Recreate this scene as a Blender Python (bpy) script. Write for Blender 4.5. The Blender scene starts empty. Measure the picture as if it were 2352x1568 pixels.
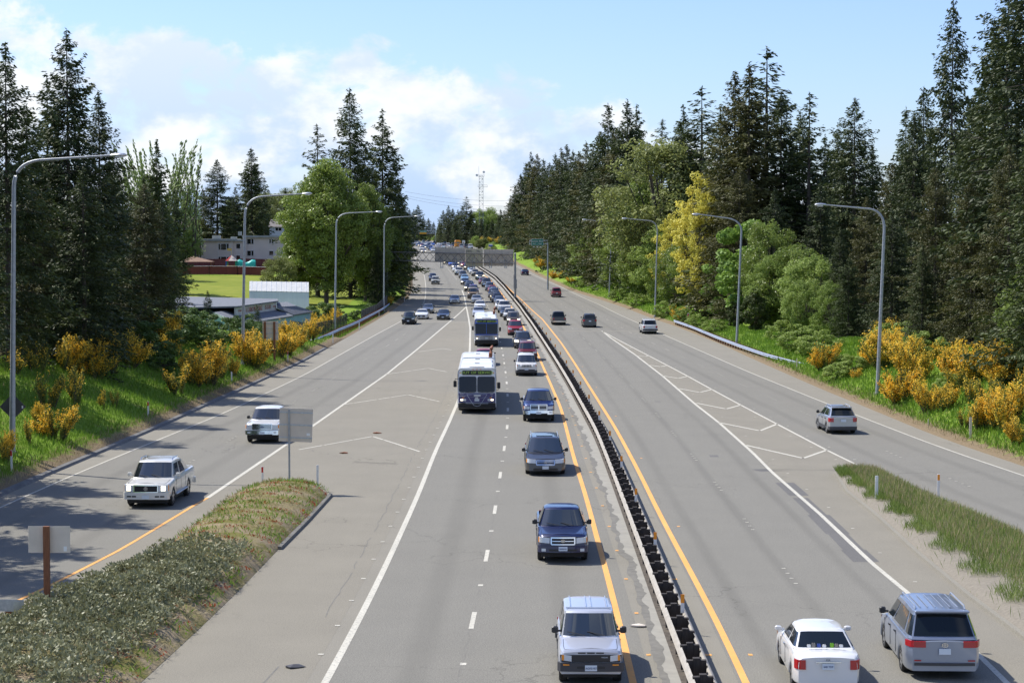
import bpy, bmesh, math, random
import numpy as np
from mathutils import Vector, Matrix
R = math.radians
sc = bpy.context.scene
COL = sc.collection

# ------------------------------------------------------------------ camera
CZ, F, CX, CY, HY = 11.8, 4475.0, 1176.0, 784.0, 543.0      # photo read at 2352 x 1568
PITCH = math.atan((CY - HY) / F)
cd = bpy.data.cameras.new('camera')
cam = bpy.data.objects.new('camera', cd); COL.objects.link(cam)
cam.location = (0, 0, CZ); cam.rotation_euler = (math.pi / 2 - PITCH, 0, 0)
cd.sensor_width = 36; cd.lens = 36 * F / 2352; cd.clip_start = 0.5; cd.clip_end = 9000
sc.camera = cam

# ------------------------------------------------------------------ sun and sky
SUN = Vector((-.645, .39, 1)).normalized()
sd = bpy.data.lights.new('sun', 'SUN'); sd.energy = 4.3; sd.angle = R(.55); sd.color = (1, .955, .88)
so = bpy.data.objects.new('sun', sd); COL.objects.link(so)
so.rotation_euler = SUN.to_track_quat('Z', 'Y').to_euler(); so.location = (-60, 60, 120)
wd = bpy.data.worlds.new('World'); sc.world = wd; wd.use_nodes = True
nt = wd.node_tree; nt.nodes.clear()
def N(t, **k):
    n = nt.nodes.new(t)
    for a, b in k.items():
        if a == 'ins':
            for i, v in b.items(): n.inputs[i].default_value = v
        else: setattr(n, a, b)
    return n
def LK(a, b): nt.links.new(a, b)
def MA(op, a, b=None, c=None, clamp=False):
    n = nt.nodes.new('ShaderNodeMath'); n.operation = op; n.use_clamp = clamp
    for i, v in enumerate((a, b, c)):
        if v is None: continue
        if isinstance(v, (int, float)): n.inputs[i].default_value = v
        else: nt.links.new(v, n.inputs[i])
    return n.outputs[0]
sky = N('ShaderNodeTexSky', sky_type='NISHITA', sun_disc=False, sun_elevation=math.asin(SUN.z),
        sun_rotation=math.atan2(SUN.x, SUN.y), altitude=100, air_density=1.0, dust_density=.6, ozone_density=2.0)
hs = N('ShaderNodeHueSaturation', ins={'Saturation': .95, 'Value': 1.0}); LK(sky.outputs[0], hs.inputs['Color'])
tint = N('ShaderNodeMix', data_type='RGBA', blend_type='MULTIPLY', ins={0: 1.0}); LK(hs.outputs[0], tint.inputs[6]); tint.inputs[7].default_value = (.78, .875, 1.16, 1)
bg1 = N('ShaderNodeBackground', ins={'Strength': .108}); LK(tint.outputs[2], bg1.inputs['Color'])
tc = N('ShaderNodeTexCoord'); sx = N('ShaderNodeSeparateXYZ'); LK(tc.outputs['Generated'], sx.inputs[0])
ys = MA('MAXIMUM', sx.outputs[1], .15)
u = MA('DIVIDE', sx.outputs[0], ys); w = MA('DIVIDE', sx.outputs[2], ys)
un = MA('MULTIPLY_ADD', u, 1 / .6, .5, clamp=True)
fc = N('ShaderNodeFloatCurve'); LK(un, fc.inputs['Value'])
cm = fc.mapping; cv = cm.curves[0]
bound = [(-300, 30), (0, 30), (110, 40), (200, 52), (300, 72), (420, 95), (560, 92), (700, 98), (830, 118), (900, 150), (1000, 168), (1160, 166), (1215, 200), (1300, 232), (1420, 250), (1520, 320), (1700, 420), (2352, 470), (2600, 380)]
pp = [(((x - CX) / F) / .6 + .5, (HY - y) / F * 5) for x, y in bound]
while len(cv.points) < len(pp): cv.points.new(.5, .5)
for p, (a, b) in zip(cv.points, pp): p.location = (a, b); p.handle_type = 'VECTOR'
cm.update()
bnd = MA('MULTIPLY', fc.outputs[0], .2)
cv3 = N('ShaderNodeCombineXYZ'); LK(u, cv3.inputs[0]); LK(MA('MULTIPLY', w, 1.5), cv3.inputs[1])
n1 = N('ShaderNodeTexNoise', ins={'Scale': 24.0, 'Detail': 9.0, 'Roughness': .56, 'Distortion': .25}); LK(cv3.outputs[0], n1.inputs['Vector'])
n2 = N('ShaderNodeTexNoise', ins={'Scale': 15.0, 'Detail': 7.0, 'Roughness': .55}); LK(cv3.outputs[0], n2.inputs['Vector'])
d1 = MA('MULTIPLY', MA('SUBTRACT', bnd, w), 26)                      # positive below the cloud tops
d1 = MA('MINIMUM', d1, .34)
den = MA('ADD', d1, MA('MULTIPLY', MA('SUBTRACT', n1.outputs[0], .5), 2.5))
mask = N('ShaderNodeMapRange', interpolation_type='SMOOTHSTEP', ins={'From Min': -.06, 'From Max': .34}); LK(den, mask.inputs[0])
shade = N('ShaderNodeMapRange', interpolation_type='SMOOTHSTEP', ins={'From Min': .41, 'From Max': .56}); LK(n2.outputs[0], shade.inputs[0])
lo = N('ShaderNodeMapRange', ins={'From Min': .1, 'From Max': .0}); LK(w, lo.inputs[0])
shd = MA('MULTIPLY', shade.outputs[0], MA('MULTIPLY_ADD', lo.outputs[0], .6, .5), clamp=True)
cc = N('ShaderNodeMix', data_type='RGBA'); LK(shd, cc.inputs[0]); cc.inputs[6].default_value = (.95, .97, 1.0, 1); cc.inputs[7].default_value = (.50, .67, .96, 1)
bg2 = N('ShaderNodeBackground', ins={'Strength': .74}); LK(cc.outputs[2], bg2.inputs['Color'])
back = N('ShaderNodeMapRange', ins={'From Min': .1, 'From Max': .25}); LK(sx.outputs[1], back.inputs[0])
n3 = N('ShaderNodeTexNoise', ins={'Scale': 3.0, 'Detail': 7.0, 'Roughness': .55}); LK(tc.outputs['Generated'], n3.inputs['Vector'])
m3 = N('ShaderNodeMapRange', interpolation_type='SMOOTHSTEP', ins={'From Min': .48, 'From Max': .66}); LK(n3.outputs[0], m3.inputs[0])
mm = N('ShaderNodeMix', data_type='FLOAT'); LK(back.outputs[0], mm.inputs[0]); LK(m3.outputs[0], mm.inputs[2]); LK(mask.outputs[0], mm.inputs[3])
ms = N('ShaderNodeMixShader'); LK(MA('MULTIPLY', mm.outputs[0], .93), ms.inputs[0]); LK(bg1.outputs[0], ms.inputs[1]); LK(bg2.outputs[0], ms.inputs[2])
ow = N('ShaderNodeOutputWorld'); LK(ms.outputs[0], ow.inputs[0])
vs = sc.view_settings; vs.view_transform = 'Standard'; vs.look = 'None'; vs.exposure = .55; vs.gamma = 1
sc.cycles.max_bounces = 6; sc.cycles.transparent_max_bounces = 4; sc.cycles.use_denoising = True

# ------------------------------------------------------------------ helpers: tags, meshes
def tag(o, label=None, cat=None, group=None, kind=None):
    if label: o['label'] = label
    if cat: o['category'] = cat
    if group: o['group'] = group
    if kind: o['kind'] = kind
    return o
def empty(name, loc=(0, 0, 0), rz=0):
    o = bpy.data.objects.new(name, None); COL.objects.link(o)
    o.location = loc; o.rotation_euler = (0, 0, rz); o.empty_display_size = .3
    return o
def link(name, me, parent=None, loc=None):
    o = bpy.data.objects.new(name, me); COL.objects.link(o)
    if parent is not None: o.parent = parent
    if loc is not None: o.location = loc
    return o
def kids(o): return [c for c in bpy.data.objects if c.parent == o]
CH = {}
def tree_of(o):
    """children map, recorded while building so that copying is quick"""
    return [(c, tree_of(c)) for c in o.children]
def copy_tree(o, t, parent=None):
    c = o.copy(); COL.objects.link(c)
    c.parent = parent
    for ch, tt in t: copy_tree(ch, tt, c)
    return c
def ordinal(n):
    W = ['first', 'second', 'third', 'fourth', 'fifth', 'sixth', 'seventh', 'eighth', 'ninth', 'tenth', 'eleventh', 'twelfth', 'thirteenth',
         'fourteenth', 'fifteenth', 'sixteenth', 'seventeenth', 'eighteenth', 'nineteenth']
    T = ['', '', 'twenty', 'thirty', 'forty', 'fifty', 'sixty', 'seventy']; TT = ['', '', 'twentieth', 'thirtieth', 'fortieth', 'fiftieth', 'sixtieth', 'seventieth']
    if n <= 19: return W[n - 1]
    return TT[n // 10] if n % 10 == 0 else T[n // 10] + '-' + W[n % 10 - 1]

class MB:
    def __init__(s): s.v = []; s.f = []; s.m = []; s.uv = None
    def add(s, vs, fs, m=0):
        b = len(s.v); s.v += [tuple(q) for q in vs]
        for f in fs: s.f.append([b + i for i in f]); s.m.append(m)
    def box(s, x0, x1, y0, y1, z0, z1, m=0, M=None):
        vs = [(x, y, z) for z in (z0, z1) for x, y in ((x0, y0), (x1, y0), (x1, y1), (x0, y1))]
        if M is not None: vs = [M @ Vector(q) for q in vs]
        s.add(vs, [(3, 2, 1, 0), (4, 5, 6, 7), (0, 1, 5, 4), (1, 2, 6, 5), (2, 3, 7, 6), (3, 0, 4, 7)], m)
        return s
    def bevbox(s, x0, x1, y0, y1, z0, z1, b=.02, m=0):
        """box with chamfered vertical and horizontal edges"""
        ring = lambda i: [(x0 + i + b, y0 + i), (x1 - i - b, y0 + i), (x1 - i, y0 + i + b), (x1 - i, y1 - i - b), (x1 - i - b, y1 - i), (x0 + i + b, y1 - i), (x0 + i, y1 - i - b), (x0 + i, y0 + i + b)]
        vs = []
        for i, z in ((b, z0), (0, z0 + b), (0, z1 - b), (b, z1)): vs += [(x, y, z) for x, y in ring(i)]
        fs = [tuple(range(7, -1, -1)), tuple(range(24, 32))]
        for k in range(3):
            for j in range(8): fs.append((k * 8 + j, k * 8 + (j + 1) % 8, (k + 1) * 8 + (j + 1) % 8, (k + 1) * 8 + j))
        s.add(vs, fs, m); return s
    def tube(s, pts, r, n=8, m=0, cap=True):
        pts = [Vector(p) for p in pts]
        rs = r if isinstance(r, (list, tuple)) else [r] * len(pts)
        vs = []
        for i, p in enumerate(pts):
            t = (pts[min(i + 1, len(pts) - 1)] - pts[max(i - 1, 0)]).normalized()
            a = Vector((0, 0, 1)) if abs(t.z) < .9 else Vector((1, 0, 0))
            e1 = t.cross(a).normalized(); e2 = t.cross(e1)
            for k in range(n):
                an = 2 * math.pi * k / n
                vs.append(p + (e1 * math.cos(an) + e2 * math.sin(an)) * rs[i])
        fs = []
        for i in range(len(pts) - 1):
            for k in range(n):
                fs.append((i * n + k, i * n + (k + 1) % n, (i + 1) * n + (k + 1) % n, (i + 1) * n + k))
        if cap: fs += [tuple(range(n))[::-1], tuple(range((len(pts) - 1) * n, len(pts) * n))]
        s.add(vs, fs, m); return s
    def prism(s, poly, axis, a, b, m=0):
        """extrude 2-D polygon along axis between a and b; axis 0: poly=(y,z), 1: (x,z), 2: (x,y)"""
        def P(q, c): return (c, q[0], q[1]) if axis == 0 else ((q[0], c, q[1]) if axis == 1 else (q[0], q[1], c))
        n = len(poly); vs = [P(q, a) for q in poly] + [P(q, b) for q in poly]
        fs = [tuple(range(n))[::-1], tuple(range(n, 2 * n))] + [(i, (i + 1) % n, n + (i + 1) % n, n + i) for i in range(n)]
        s.add(vs, fs, m); return s
    def build(s, name, mats, parent=None, smooth=None, loc=None):
        me = bpy.data.meshes.new(name); me.from_pydata(s.v, [], s.f)
        if not isinstance(mats, (list, tuple)): mats = [mats]
        for m in mats: me.materials.append(m)
        if len(mats) > 1: me.polygons.foreach_set('material_index', s.m)
        if smooth:
            me.polygons.foreach_set('use_smooth', [True] * len(me.polygons)); me.set_sharp_from_angle(angle=R(smooth))
        me.update()
        return link(name, me, parent, loc)
def fixn(o):
    bm = bmesh.new(); bm.from_mesh(o.data); bmesh.ops.recalc_face_normals(bm, faces=bm.faces); bm.to_mesh(o.data); bm.free(); return o
def np_mesh(name, V, Q, mats, tone=None, midx=None):
    """V (n,3) float, Q (k,4) int"""
    me = bpy.data.meshes.new(name)
    k = len(Q); me.vertices.add(len(V)); me.vertices.foreach_set('co', np.asarray(V, np.float32).ravel())
    me.loops.add(k * 4); me.polygons.add(k)
    me.loops.foreach_set('vertex_index', np.asarray(Q, np.int32).ravel())
    me.polygons.foreach_set('loop_start', np.arange(0, k * 4, 4, dtype=np.int32))
    me.polygons.foreach_set('loop_total', np.full(k, 4, np.int32))
    for m in mats: me.materials.append(m)
    if midx is not None: me.polygons.foreach_set('material_index', np.asarray(midx, np.int32))
    if tone is not None:
        at = me.attributes.new('tone', 'FLOAT', 'POINT'); at.data.foreach_set('value', np.asarray(tone, np.float32))
    me.update(calc_edges=True)
    return me
def smoothstep(t): t = np.clip(t, 0, 1); return t * t * (3 - 2 * t)

# ------------------------------------------------------------------ materials
def mat(name, col, rough=.6, metal=0, spec=.5, coat=0, emit=None, es=0):
    m = bpy.data.materials.new(name); m.use_nodes = True
    b = m.node_tree.nodes['Principled BSDF']
    b.inputs['Base Color'].default_value = (*col, 1); b.inputs['Roughness'].default_value = rough
    b.inputs['Metallic'].default_value = metal; b.inputs['Specular IOR Level'].default_value = spec
    b.inputs['Coat Weight'].default_value = coat; b.inputs['Coat Roughness'].default_value = .04
    if emit: b.inputs['Emission Color'].default_value = (*emit, 1); b.inputs['Emission Strength'].default_value = es
    return m
class G_:
    """small node-graph helper on one material"""
    def __init__(s, m): s.m = m; s.t = m.node_tree; s.b = s.t.nodes['Principled BSDF']
    def n(s, t, ins=None, **k):
        x = s.t.nodes.new(t)
        for a, b in k.items(): setattr(x, a, b)
        for i, v in (ins or {}).items(): x.inputs[i].default_value = v
        return x
    def l(s, a, b): s.t.links.new(a, b)
    def noise(s, scale, detail=4, rough=.6, vec=None, stretch=None):
        x = s.n('ShaderNodeTexNoise', {'Scale': scale, 'Detail': detail, 'Roughness': rough})
        if vec is None: vec = s.n('ShaderNodeTexCoord').outputs['Object']
        if stretch:
            mp = s.n('ShaderNodeMapping'); mp.inputs['Scale'].default_value = stretch; s.l(vec, mp.inputs[0]); vec = mp.outputs[0]
        s.l(vec, x.inputs['Vector']); return x.outputs[0]
    def ramp(s, fac, stops):
        x = s.n('ShaderNodeValToRGB'); e = x.color_ramp.elements
        while len(e) < len(stops): e.new(.5)
        for q, (p, c) in zip(e, stops): q.position = p; q.color = (*c, 1) if len(c) == 3 else c
        s.l(fac, x.inputs[0]); return x.outputs[0]
    def mix(s, fac, a, b, mode='MIX'):
        x = s.n('ShaderNodeMix', data_type='RGBA', blend_type=mode)
        for i, v in ((0, fac), (6, a), (7, b)):
            if isinstance(v, (int, float)): x.inputs[i].default_value = v
            elif isinstance(v, tuple): x.inputs[i].default_value = (*v, 1)
            else: s.l(v, x.inputs[i])
        return x.outputs[2]
    def math(s, op, a, b=None, c=None, clamp=False):
        x = s.n('ShaderNodeMath', operation=op, use_clamp=clamp)
        for i, v in enumerate((a, b, c)):
            if v is None: continue
            if isinstance(v, (int, float)): x.inputs[i].default_value = v
            else: s.l(v, x.inputs[i])
        return x.outputs[0]
    def attr(s, name): return s.n('ShaderNodeAttribute', attribute_name=name)
    def bump(s, h, strength=.3, dist=.05):
        x = s.n('ShaderNodeBump', {'Strength': strength, 'Distance': dist}); s.l(h, x.inputs['Height']); s.l(x.outputs[0], s.b.inputs['Normal'])
    def base(s, c): s.l(c, s.b.inputs['Base Color'])

def mottled(name, c1, c2, scale=6, rough=.7, detail=5, metal=0, bump=0, stretch=None, spec=.5):
    m = mat(name, c1, rough, metal, spec); g = G_(m)
    n = g.noise(scale, detail, .6, stretch=stretch); g.base(g.ramp(n, [(.3, c1), (.7, c2)]))
    if bump: g.bump(n, bump)
    return m
def mul(c, k): return tuple(x * k for x in c)
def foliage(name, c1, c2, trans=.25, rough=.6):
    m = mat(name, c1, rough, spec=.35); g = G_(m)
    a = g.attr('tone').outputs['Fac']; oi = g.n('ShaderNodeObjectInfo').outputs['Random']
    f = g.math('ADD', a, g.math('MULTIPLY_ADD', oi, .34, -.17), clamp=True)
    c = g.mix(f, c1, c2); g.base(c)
    tr = g.n('ShaderNodeBsdfTranslucent'); g.l(c, tr.inputs['Color'])
    mx = g.n('ShaderNodeMixShader'); mx.inputs[0].default_value = trans
    out = g.t.nodes['Material Output']; g.l(g.b.outputs[0], mx.inputs[1]); g.l(tr.outputs[0], mx.inputs[2]); g.l(mx.outputs[0], out.inputs[0])
    return m
def asphalt(name, c, var=.12, lanes=0, speck=.35):
    m = mat(name, c, .88, spec=.25); g = G_(m)
    n = g.noise(.35, 5, .6); f = g.noise(28, 3, .8); st = g.noise(1.0, 4, .6, stretch=(1.2, .05, 1))
    base = g.mix(n, mul(c, 1 - var), mul(c, 1 + var))
    base = g.mix(g.math('MULTIPLY', st, .55), base, g.mix(1.0, base, (.86, .86, .87), 'MULTIPLY'))
    sp = g.ramp(f, [(.32, (1 - speck,) * 3), (.5, (1, 1, 1)), (.72, (1 + speck,) * 3)])
    base = g.mix(1.0, base, sp, 'MULTIPLY')
    if lanes:      # oil drip band in the middle of each lane, polished wheel tracks beside it (uv.x runs across the lanes)
        uv = g.n('ShaderNodeUVMap').outputs[0]; s = g.n('ShaderNodeSeparateXYZ'); g.l(uv, s.inputs[0])
        fr = g.math('FRACT', s.outputs[0]); d = g.math('ABSOLUTE', g.math('SUBTRACT', fr, .5))
        band = g.n('ShaderNodeMapRange', {'From Min': .16, 'From Max': .02}, interpolation_type='SMOOTHSTEP'); g.l(d, band.inputs[0])
        k = g.math('MULTIPLY', band.outputs[0], g.math('MULTIPLY_ADD', st, .5, .05))
        base = g.mix(k, base, mul(c, .58))
    vo = g.n('ShaderNodeTexVoronoi', {'Scale': .22}, feature='DISTANCE_TO_EDGE')
    tcx = g.n('ShaderNodeTexCoord').outputs['Object']; dn = g.n('ShaderNodeTexNoise', {'Scale': 1.3, 'Detail': 4.0}); g.l(tcx, dn.inputs['Vector'])
    vm = g.n('ShaderNodeVectorMath', operation='MULTIPLY_ADD'); g.l(dn.outputs['Color'], vm.inputs[0]); vm.inputs[1].default_value = (1.6, 1.6, 0); g.l(tcx, vm.inputs[2])
    g.l(vm.outputs[0], vo.inputs['Vector'])
    cr = g.n('ShaderNodeMapRange', {'From Min': .008, 'From Max': .002}); g.l(vo.outputs['Distance'], cr.inputs[0])
    gate = g.n('ShaderNodeMapRange', {'From Min': .52, 'From Max': .6}); g.l(g.noise(.09, 2, .5), gate.inputs[0])
    base = g.mix(g.math('MULTIPLY', cr.outputs[0], g.math('MULTIPLY', gate.outputs[0], .5)), base, mul(c, .4))
    g.base(base); g.bump(f, .25, .02)
    return m
M = {}
M['road'] = asphalt('shoulder_asphalt', (.232, .216, .176), .12)
M['lane'] = asphalt('lane_asphalt', (.197, .188, .160), .08, lanes=1, speck=.5)
M['gore'] = asphalt('gore_asphalt', (.226, .208, .166), .12)
M['patch'] = asphalt('patch_asphalt', (.135, .13, .122), .15); M['truss'] = mottled('weathered_truss_steel', (.14, .135, .13), (.24, .225, .21), 3, .6, metal=.2); M['darkback'] = mottled('dark_sign_back', (.05, .05, .055), (.08, .08, .085), 2, .6)
M['gutter'] = mottled('old_concrete', (.25, .238, .205), (.31, .295, .25), 1.5, .85, bump=.2)
M['tar'] = mottled('dark_joint', (.12, .115, .10), (.19, .18, .155), 3, .9)
M['white'] = mat('white_marking', (.6, .57, .48), .75); g = G_(M['white']); g.base(g.mix(g.ramp(g.noise(9, 5, .75), [(.36, (0, 0, 0)), (.5, (1, 1, 1))]), (.27, .26, .225), g.mix(g.noise(.4, 4, .6), (.42, .40, .33), (.6, .57, .48))))
M['yellow'] = mat('yellow_marking', (.7, .33, .07), .75); g = G_(M['yellow']); g.base(g.mix(g.ramp(g.noise(9, 5, .75), [(.33, (0, 0, 0)), (.46, (1, 1, 1))]), (.33, .24, .14), g.mix(g.noise(.4, 4, .6), (.66, .29, .05), (.82, .42, .12))))
M['kerb'] = mottled('kerb_concrete', (.09, .088, .085), (.17, .165, .155), 2, .85)
M['galv'] = mottled('galvanised_steel', (.38, .41, .45), (.55, .58, .62), 9, .42, metal=.75)
M['galvdull'] = mottled('dull_galvanised_steel', (.30, .32, .34), (.42, .44, .46), 5, .55, metal=.5)
M['beamtan'] = mottled('weathered_rail', (.27, .25, .215), (.40, .37, .32), 4, .75)
M['post_dark'] = mottled('tarred_timber', (.022, .018, .016), (.05, .04, .034), 3, .85, stretch=(8, 8, 1))
M['wood'] = mottled('brown_timber', (.16, .06, .028), (.24, .1, .045), 3, .8, stretch=(10, 10, 1))
M['signback'] = mottled('bare_aluminium', (.56, .50, .42), (.70, .62, .52), 1.2, .6)
M['signback2'] = mottled('yellowed_aluminium', (.56, .52, .36), (.68, .62, .42), 1.2, .6)
M['green_sign'] = mat('green_reflective_sheet', (.0, .17, .115), .4)
M['yellow_sign'] = mat('yellow_reflective_sheet', (.62, .3, .02), .4)
M['blue_sign'] = mat('blue_reflective_sheet', (.05, .1, .4), .4)
M['white_paint'] = mat('white_sheet', (.8, .8, .78), .45)
M['plastic_white'] = mat('white_plastic', (.72, .72, .7), .5)
M['plastic_grey'] = mat('grey_plastic', (.4, .43, .46), .5)
M['red'] = mat('red_reflector', (.55, .02, .01), .4)
M['amber'] = mat('amber_reflector', (.85, .3, .02), .4)
M['black'] = mat('matt_black', (.012, .012, .013), .6)
M['lens'] = mat('pale_lens', (.7, .72, .72), .25)
# ------------------------------------------------------------------ road profile, pixel to ground
PY = np.array([-200, 320, 400, 470, 540, 680, 760, 900, 1040, 1400, 1700, 3000.]); PZ = np.array([0, 0, 1.0, 2.3, 3.6, 6.0, 7.2, 7.4, 7.5, 7.8, 9, 14.])
_py = np.arange(-200, 3001, 5.0); _pz = np.interp(_py, PY, PZ); _pz = np.convolve(np.pad(_pz, 8, mode='edge'), np.ones(17) / 17, 'valid')
def prof(Y): return np.interp(Y, _py, _pz)
ct, st_ = math.cos(PITCH), math.sin(PITCH)
def ray(px, py):
    a = (px - CX) / F; b = (CY - py) / F
    return np.array([a, ct + b * st_, -st_ + b * ct])
def G(px, py, hf=prof):
    d = ray(px, py); Y = np.concatenate([np.arange(5, 400, 1.0), np.arange(400, 2600, 3.0)])
    t = Y / d[1]; f = CZ + t * d[2] - (hf(Y) if hf is prof else hf(t * d[0], Y))
    i = np.argmax(f < 0)
    if f[i] >= 0: i = len(Y) - 1
    a = f[i - 1] / (f[i - 1] - f[i]) if i > 0 else 0
    yy = Y[i - 1] + (Y[i] - Y[i - 1]) * a; tt = yy / d[1]
    return Vector((tt * d[0], yy, CZ + tt * d[2]))
def atY(px, py, Y):
    d = ray(px, py); t = Y / d[1]; return Vector((t * d[0], Y, CZ + t * d[2]))
def scr(x, y, z):
    z = z - CZ; dep = y * ct - z * st_; up = y * st_ + z * ct
    return CX + F * x / dep, CY - F * up / dep
class Line:
    """a line on the road given by points read off the photo, kept as X as a function of Y"""
    def __init__(s, pts, world=None):
        P = world or [tuple(G(*p))[:2] for p in pts]
        P = sorted(P, key=lambda q: q[1])
        s.y = np.array([p[1] for p in P]); s.x = np.array([p[0] for p in P])
    def __call__(s, Y):
        Y = np.asarray(Y, float); x = np.interp(Y, s.y, s.x)
        k0 = (s.x[1] - s.x[0]) / (s.y[1] - s.y[0]); k1 = (s.x[-1] - s.x[-2]) / (s.y[-1] - s.y[-2])
        x = np.where(Y < s.y[0], s.x[0] + k0 * (Y - s.y[0]), x)
        return np.where(Y > s.y[-1], s.x[-1] + k1 * (Y - s.y[-1]), x)
def smooth_line(L, win=14, lim=(20, 1450)):
    ys = np.arange(lim[0], lim[1], 2.0); xs = L(ys); k = np.ones(win) / win
    xp = np.pad(xs, (win // 2, win - 1 - win // 2), mode='reflect', reflect_type='odd'); L.x = np.convolve(xp, k, 'valid'); L.y = ys; return L
FARL = [(-52, 1040), (-72, 1240), (-100, 1500)]; FARB = [(-36, 1000), (-52, 1240), (-80, 1500)]; FARR = [(-22, 1040), (-36, 1240), (-60, 1500)]
def far(L, pts): L.x = np.append(L.x, [p[0] for p in pts]); L.y = np.append(L.y, [p[1] for p in pts]); return L
XL = smooth_line(far(Line([(0, 1141), (104, 1094), (216, 1049), (296, 1012.5), (383, 976), (440, 948), (522, 911.6), (609, 871.6), (689, 835), (803.6, 771), (897, 715.7), (927.8, 693.5), (941.9, 677.4), (947.9, 659), (946.9, 639), (943.9, 619), (939, 603), (941.9, 588), (944.9, 574)]), FARL), 8)
XR = smooth_line(far(Line([(2352, 1072), (2168, 1009.5), (2001, 940), (1896.8, 898), (1722.7, 821.5), (1672, 797), (1548, 747.6), (1510, 735.7), (1443.5, 709.5), (1386.4, 690.5), (1315, 669), (1243.6, 636), (1186.5, 607), (1140, 578)]), FARR), 8)
FOGL = smooth_line(far(Line([(0, 1166.6), (146, 1101), (313, 1031.6), (518, 948), (696, 863), (803.6, 802), (861, 770), (921.7, 737.8), (969, 703.6), (975, 690), (977.2, 677.4), (977.7, 659), (975, 637), (970, 619), (960, 603), (954, 593), (949.5, 578)]), [(-49, 1040), (-69, 1240)]), 8)
GL = Line([(0, 1397), (112.8, 1345.6), (280, 1260), (447.8, 1159), (476.6, 1143), (664.4, 1016), (712.5, 982), (888.3, 859), (956, 804), (1070.8, 704.6)])
GR = smooth_line(Line([(748.5, 1568), (804, 1467), (882, 1310), (955.7, 1148.5), (999.6, 1037.7), (1030.4, 973), (1053.9, 917.6), (1071, 850), (1078.7, 806), (1079.8, 756), (1075.8, 729.8), (1070.8, 704.6), (1066.7, 683.5), (1058.7, 659.3), (1048.6, 642)]), 6, (20, 430))
OL = smooth_line(Line([(1455, 1568), (1438.3, 1495.7), (1418.5, 1413.6), (1395.7, 1322), (1373, 1243), (1353, 1164), (1330.3, 1091), (1320.7, 1061), (1289.7, 941), (1263.3, 879.5), (1234, 812), (1198.9, 744.8), (1193, 735)]), 6, (20, 245))
BAR = smooth_line(far(Line([(1593.5, 1561), (1554, 1459), (1457.5, 1204), (1419.5, 1105.3), (1382, 1012), (1316, 893), (1287, 845), (1254.5, 794), (1225, 749), (1199, 712), (1181.5, 690), (1159, 663), (1139, 642), (1119, 628), (1103, 618), (1042, 570)]), FARB), 8)
OR_ = smooth_line(Line([(1715, 1568), (1681.8, 1495.7), (1639, 1410.5), (1581.3, 1304), (1520.5, 1191.4), (1471.8, 1091), (1418, 990), (1320.7, 835.6), (1289.7, 788.7), (1245.7, 733), (1198.9, 690), (1183.5, 676.4), (1159, 653), (1133, 633), (1117, 621)]), 8, (20, 500))
C6 = lambda a: [(1349.4 + x * .26856, 717.8 + y * .26856) for x, y in a]
GNL = Line(C6([(125, 158), (200, 218), (400, 355), (640, 540), (930, 790), (1130, 945), (1360, 1150)]) + [(1726.6, 1037), (1774, 1084.8), (1883.4, 1180), (2002.8, 1292.8), (2101.7, 1374.6), (2245, 1500.8), (2313, 1568)])
GNR = Line(C6([(125, 158), (210, 205), (390, 300), (530, 372), (690, 455), (860, 545), (1065, 658), (1320, 795), (1625, 955), (2045, 1175)]) + [(1981, 1073.5), (2033.5, 1095), (2105, 1132.5), (2169.9, 1159.8), (2258.5, 1193.9), (2352, 1234.8)])
FOGR = smooth_line(Line([(2352, 1094), (2173, 1033.6), (1903.7, 929.4), (1722.7, 856), (1529, 771), (1467, 742.8), (1377, 700), (1320.7, 675.4), (1291, 661), (1213.7, 627), (1185.6, 612)]), 8, (20, 560))

# heights of the ground beside the road
hLy = [0, 150, 185, 215, 240, 290, 330, 420, 700, 3000]; hLz = [6.0, 6.0, 4.2, .6, -1.2, -.4, .6, 1.2, 3, 3]
hRy = [0, 140, 165, 195, 240, 330, 420, 600, 900, 3000]; hRz = [5.6, 5.6, 3.4, 1.4, .8, 1.0, 2.2, 2.6, 3, 3]
def terrain(X, Y):
    X = np.asarray(X, float); Y = np.asarray(Y, float)
    eL = XL(Y) - X; eR = X - XR(Y)
    z = prof(Y) - .07 * ((eL < 0) & (eR < 0))
    hl = np.interp(Y, hLy, hLz); hr = np.interp(Y, hRy, hRz)
    a = np.maximum(eL, 0); b = np.maximum(eR, 0)
    am = np.maximum(np.abs(hl), .3); bm_ = np.maximum(np.abs(hr), .3)
    z = z + np.sign(hl) * am * (1 - np.exp(-(a * .42 / am) ** 1.15)) + np.where(eL > 0, .1, 0)
    z = z + np.sign(hr) * bm_ * (1 - np.exp(-(b * .45 / bm_) ** 1.15)) + np.where(eR > 0, .02, 0)
    lw = np.interp(Y, [285, 330, 400, 412, 445, 700, 900], [0, 1.2, 1.6, 2.3, 3.0, 3.0, 0]) * smoothstep((a - 14) / 9)
    z = z + lw
    return z + np.where((a > 1) | (b > 1), .18 * np.sin(X * .61 + Y * .23) * np.sin(Y * .37 - X * .2) * np.minimum(1, (a + b) / 6), 0)
def T(X, Y): return float(terrain(X, Y))
def GT(px, py): return G(px, py, terrain)

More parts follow.
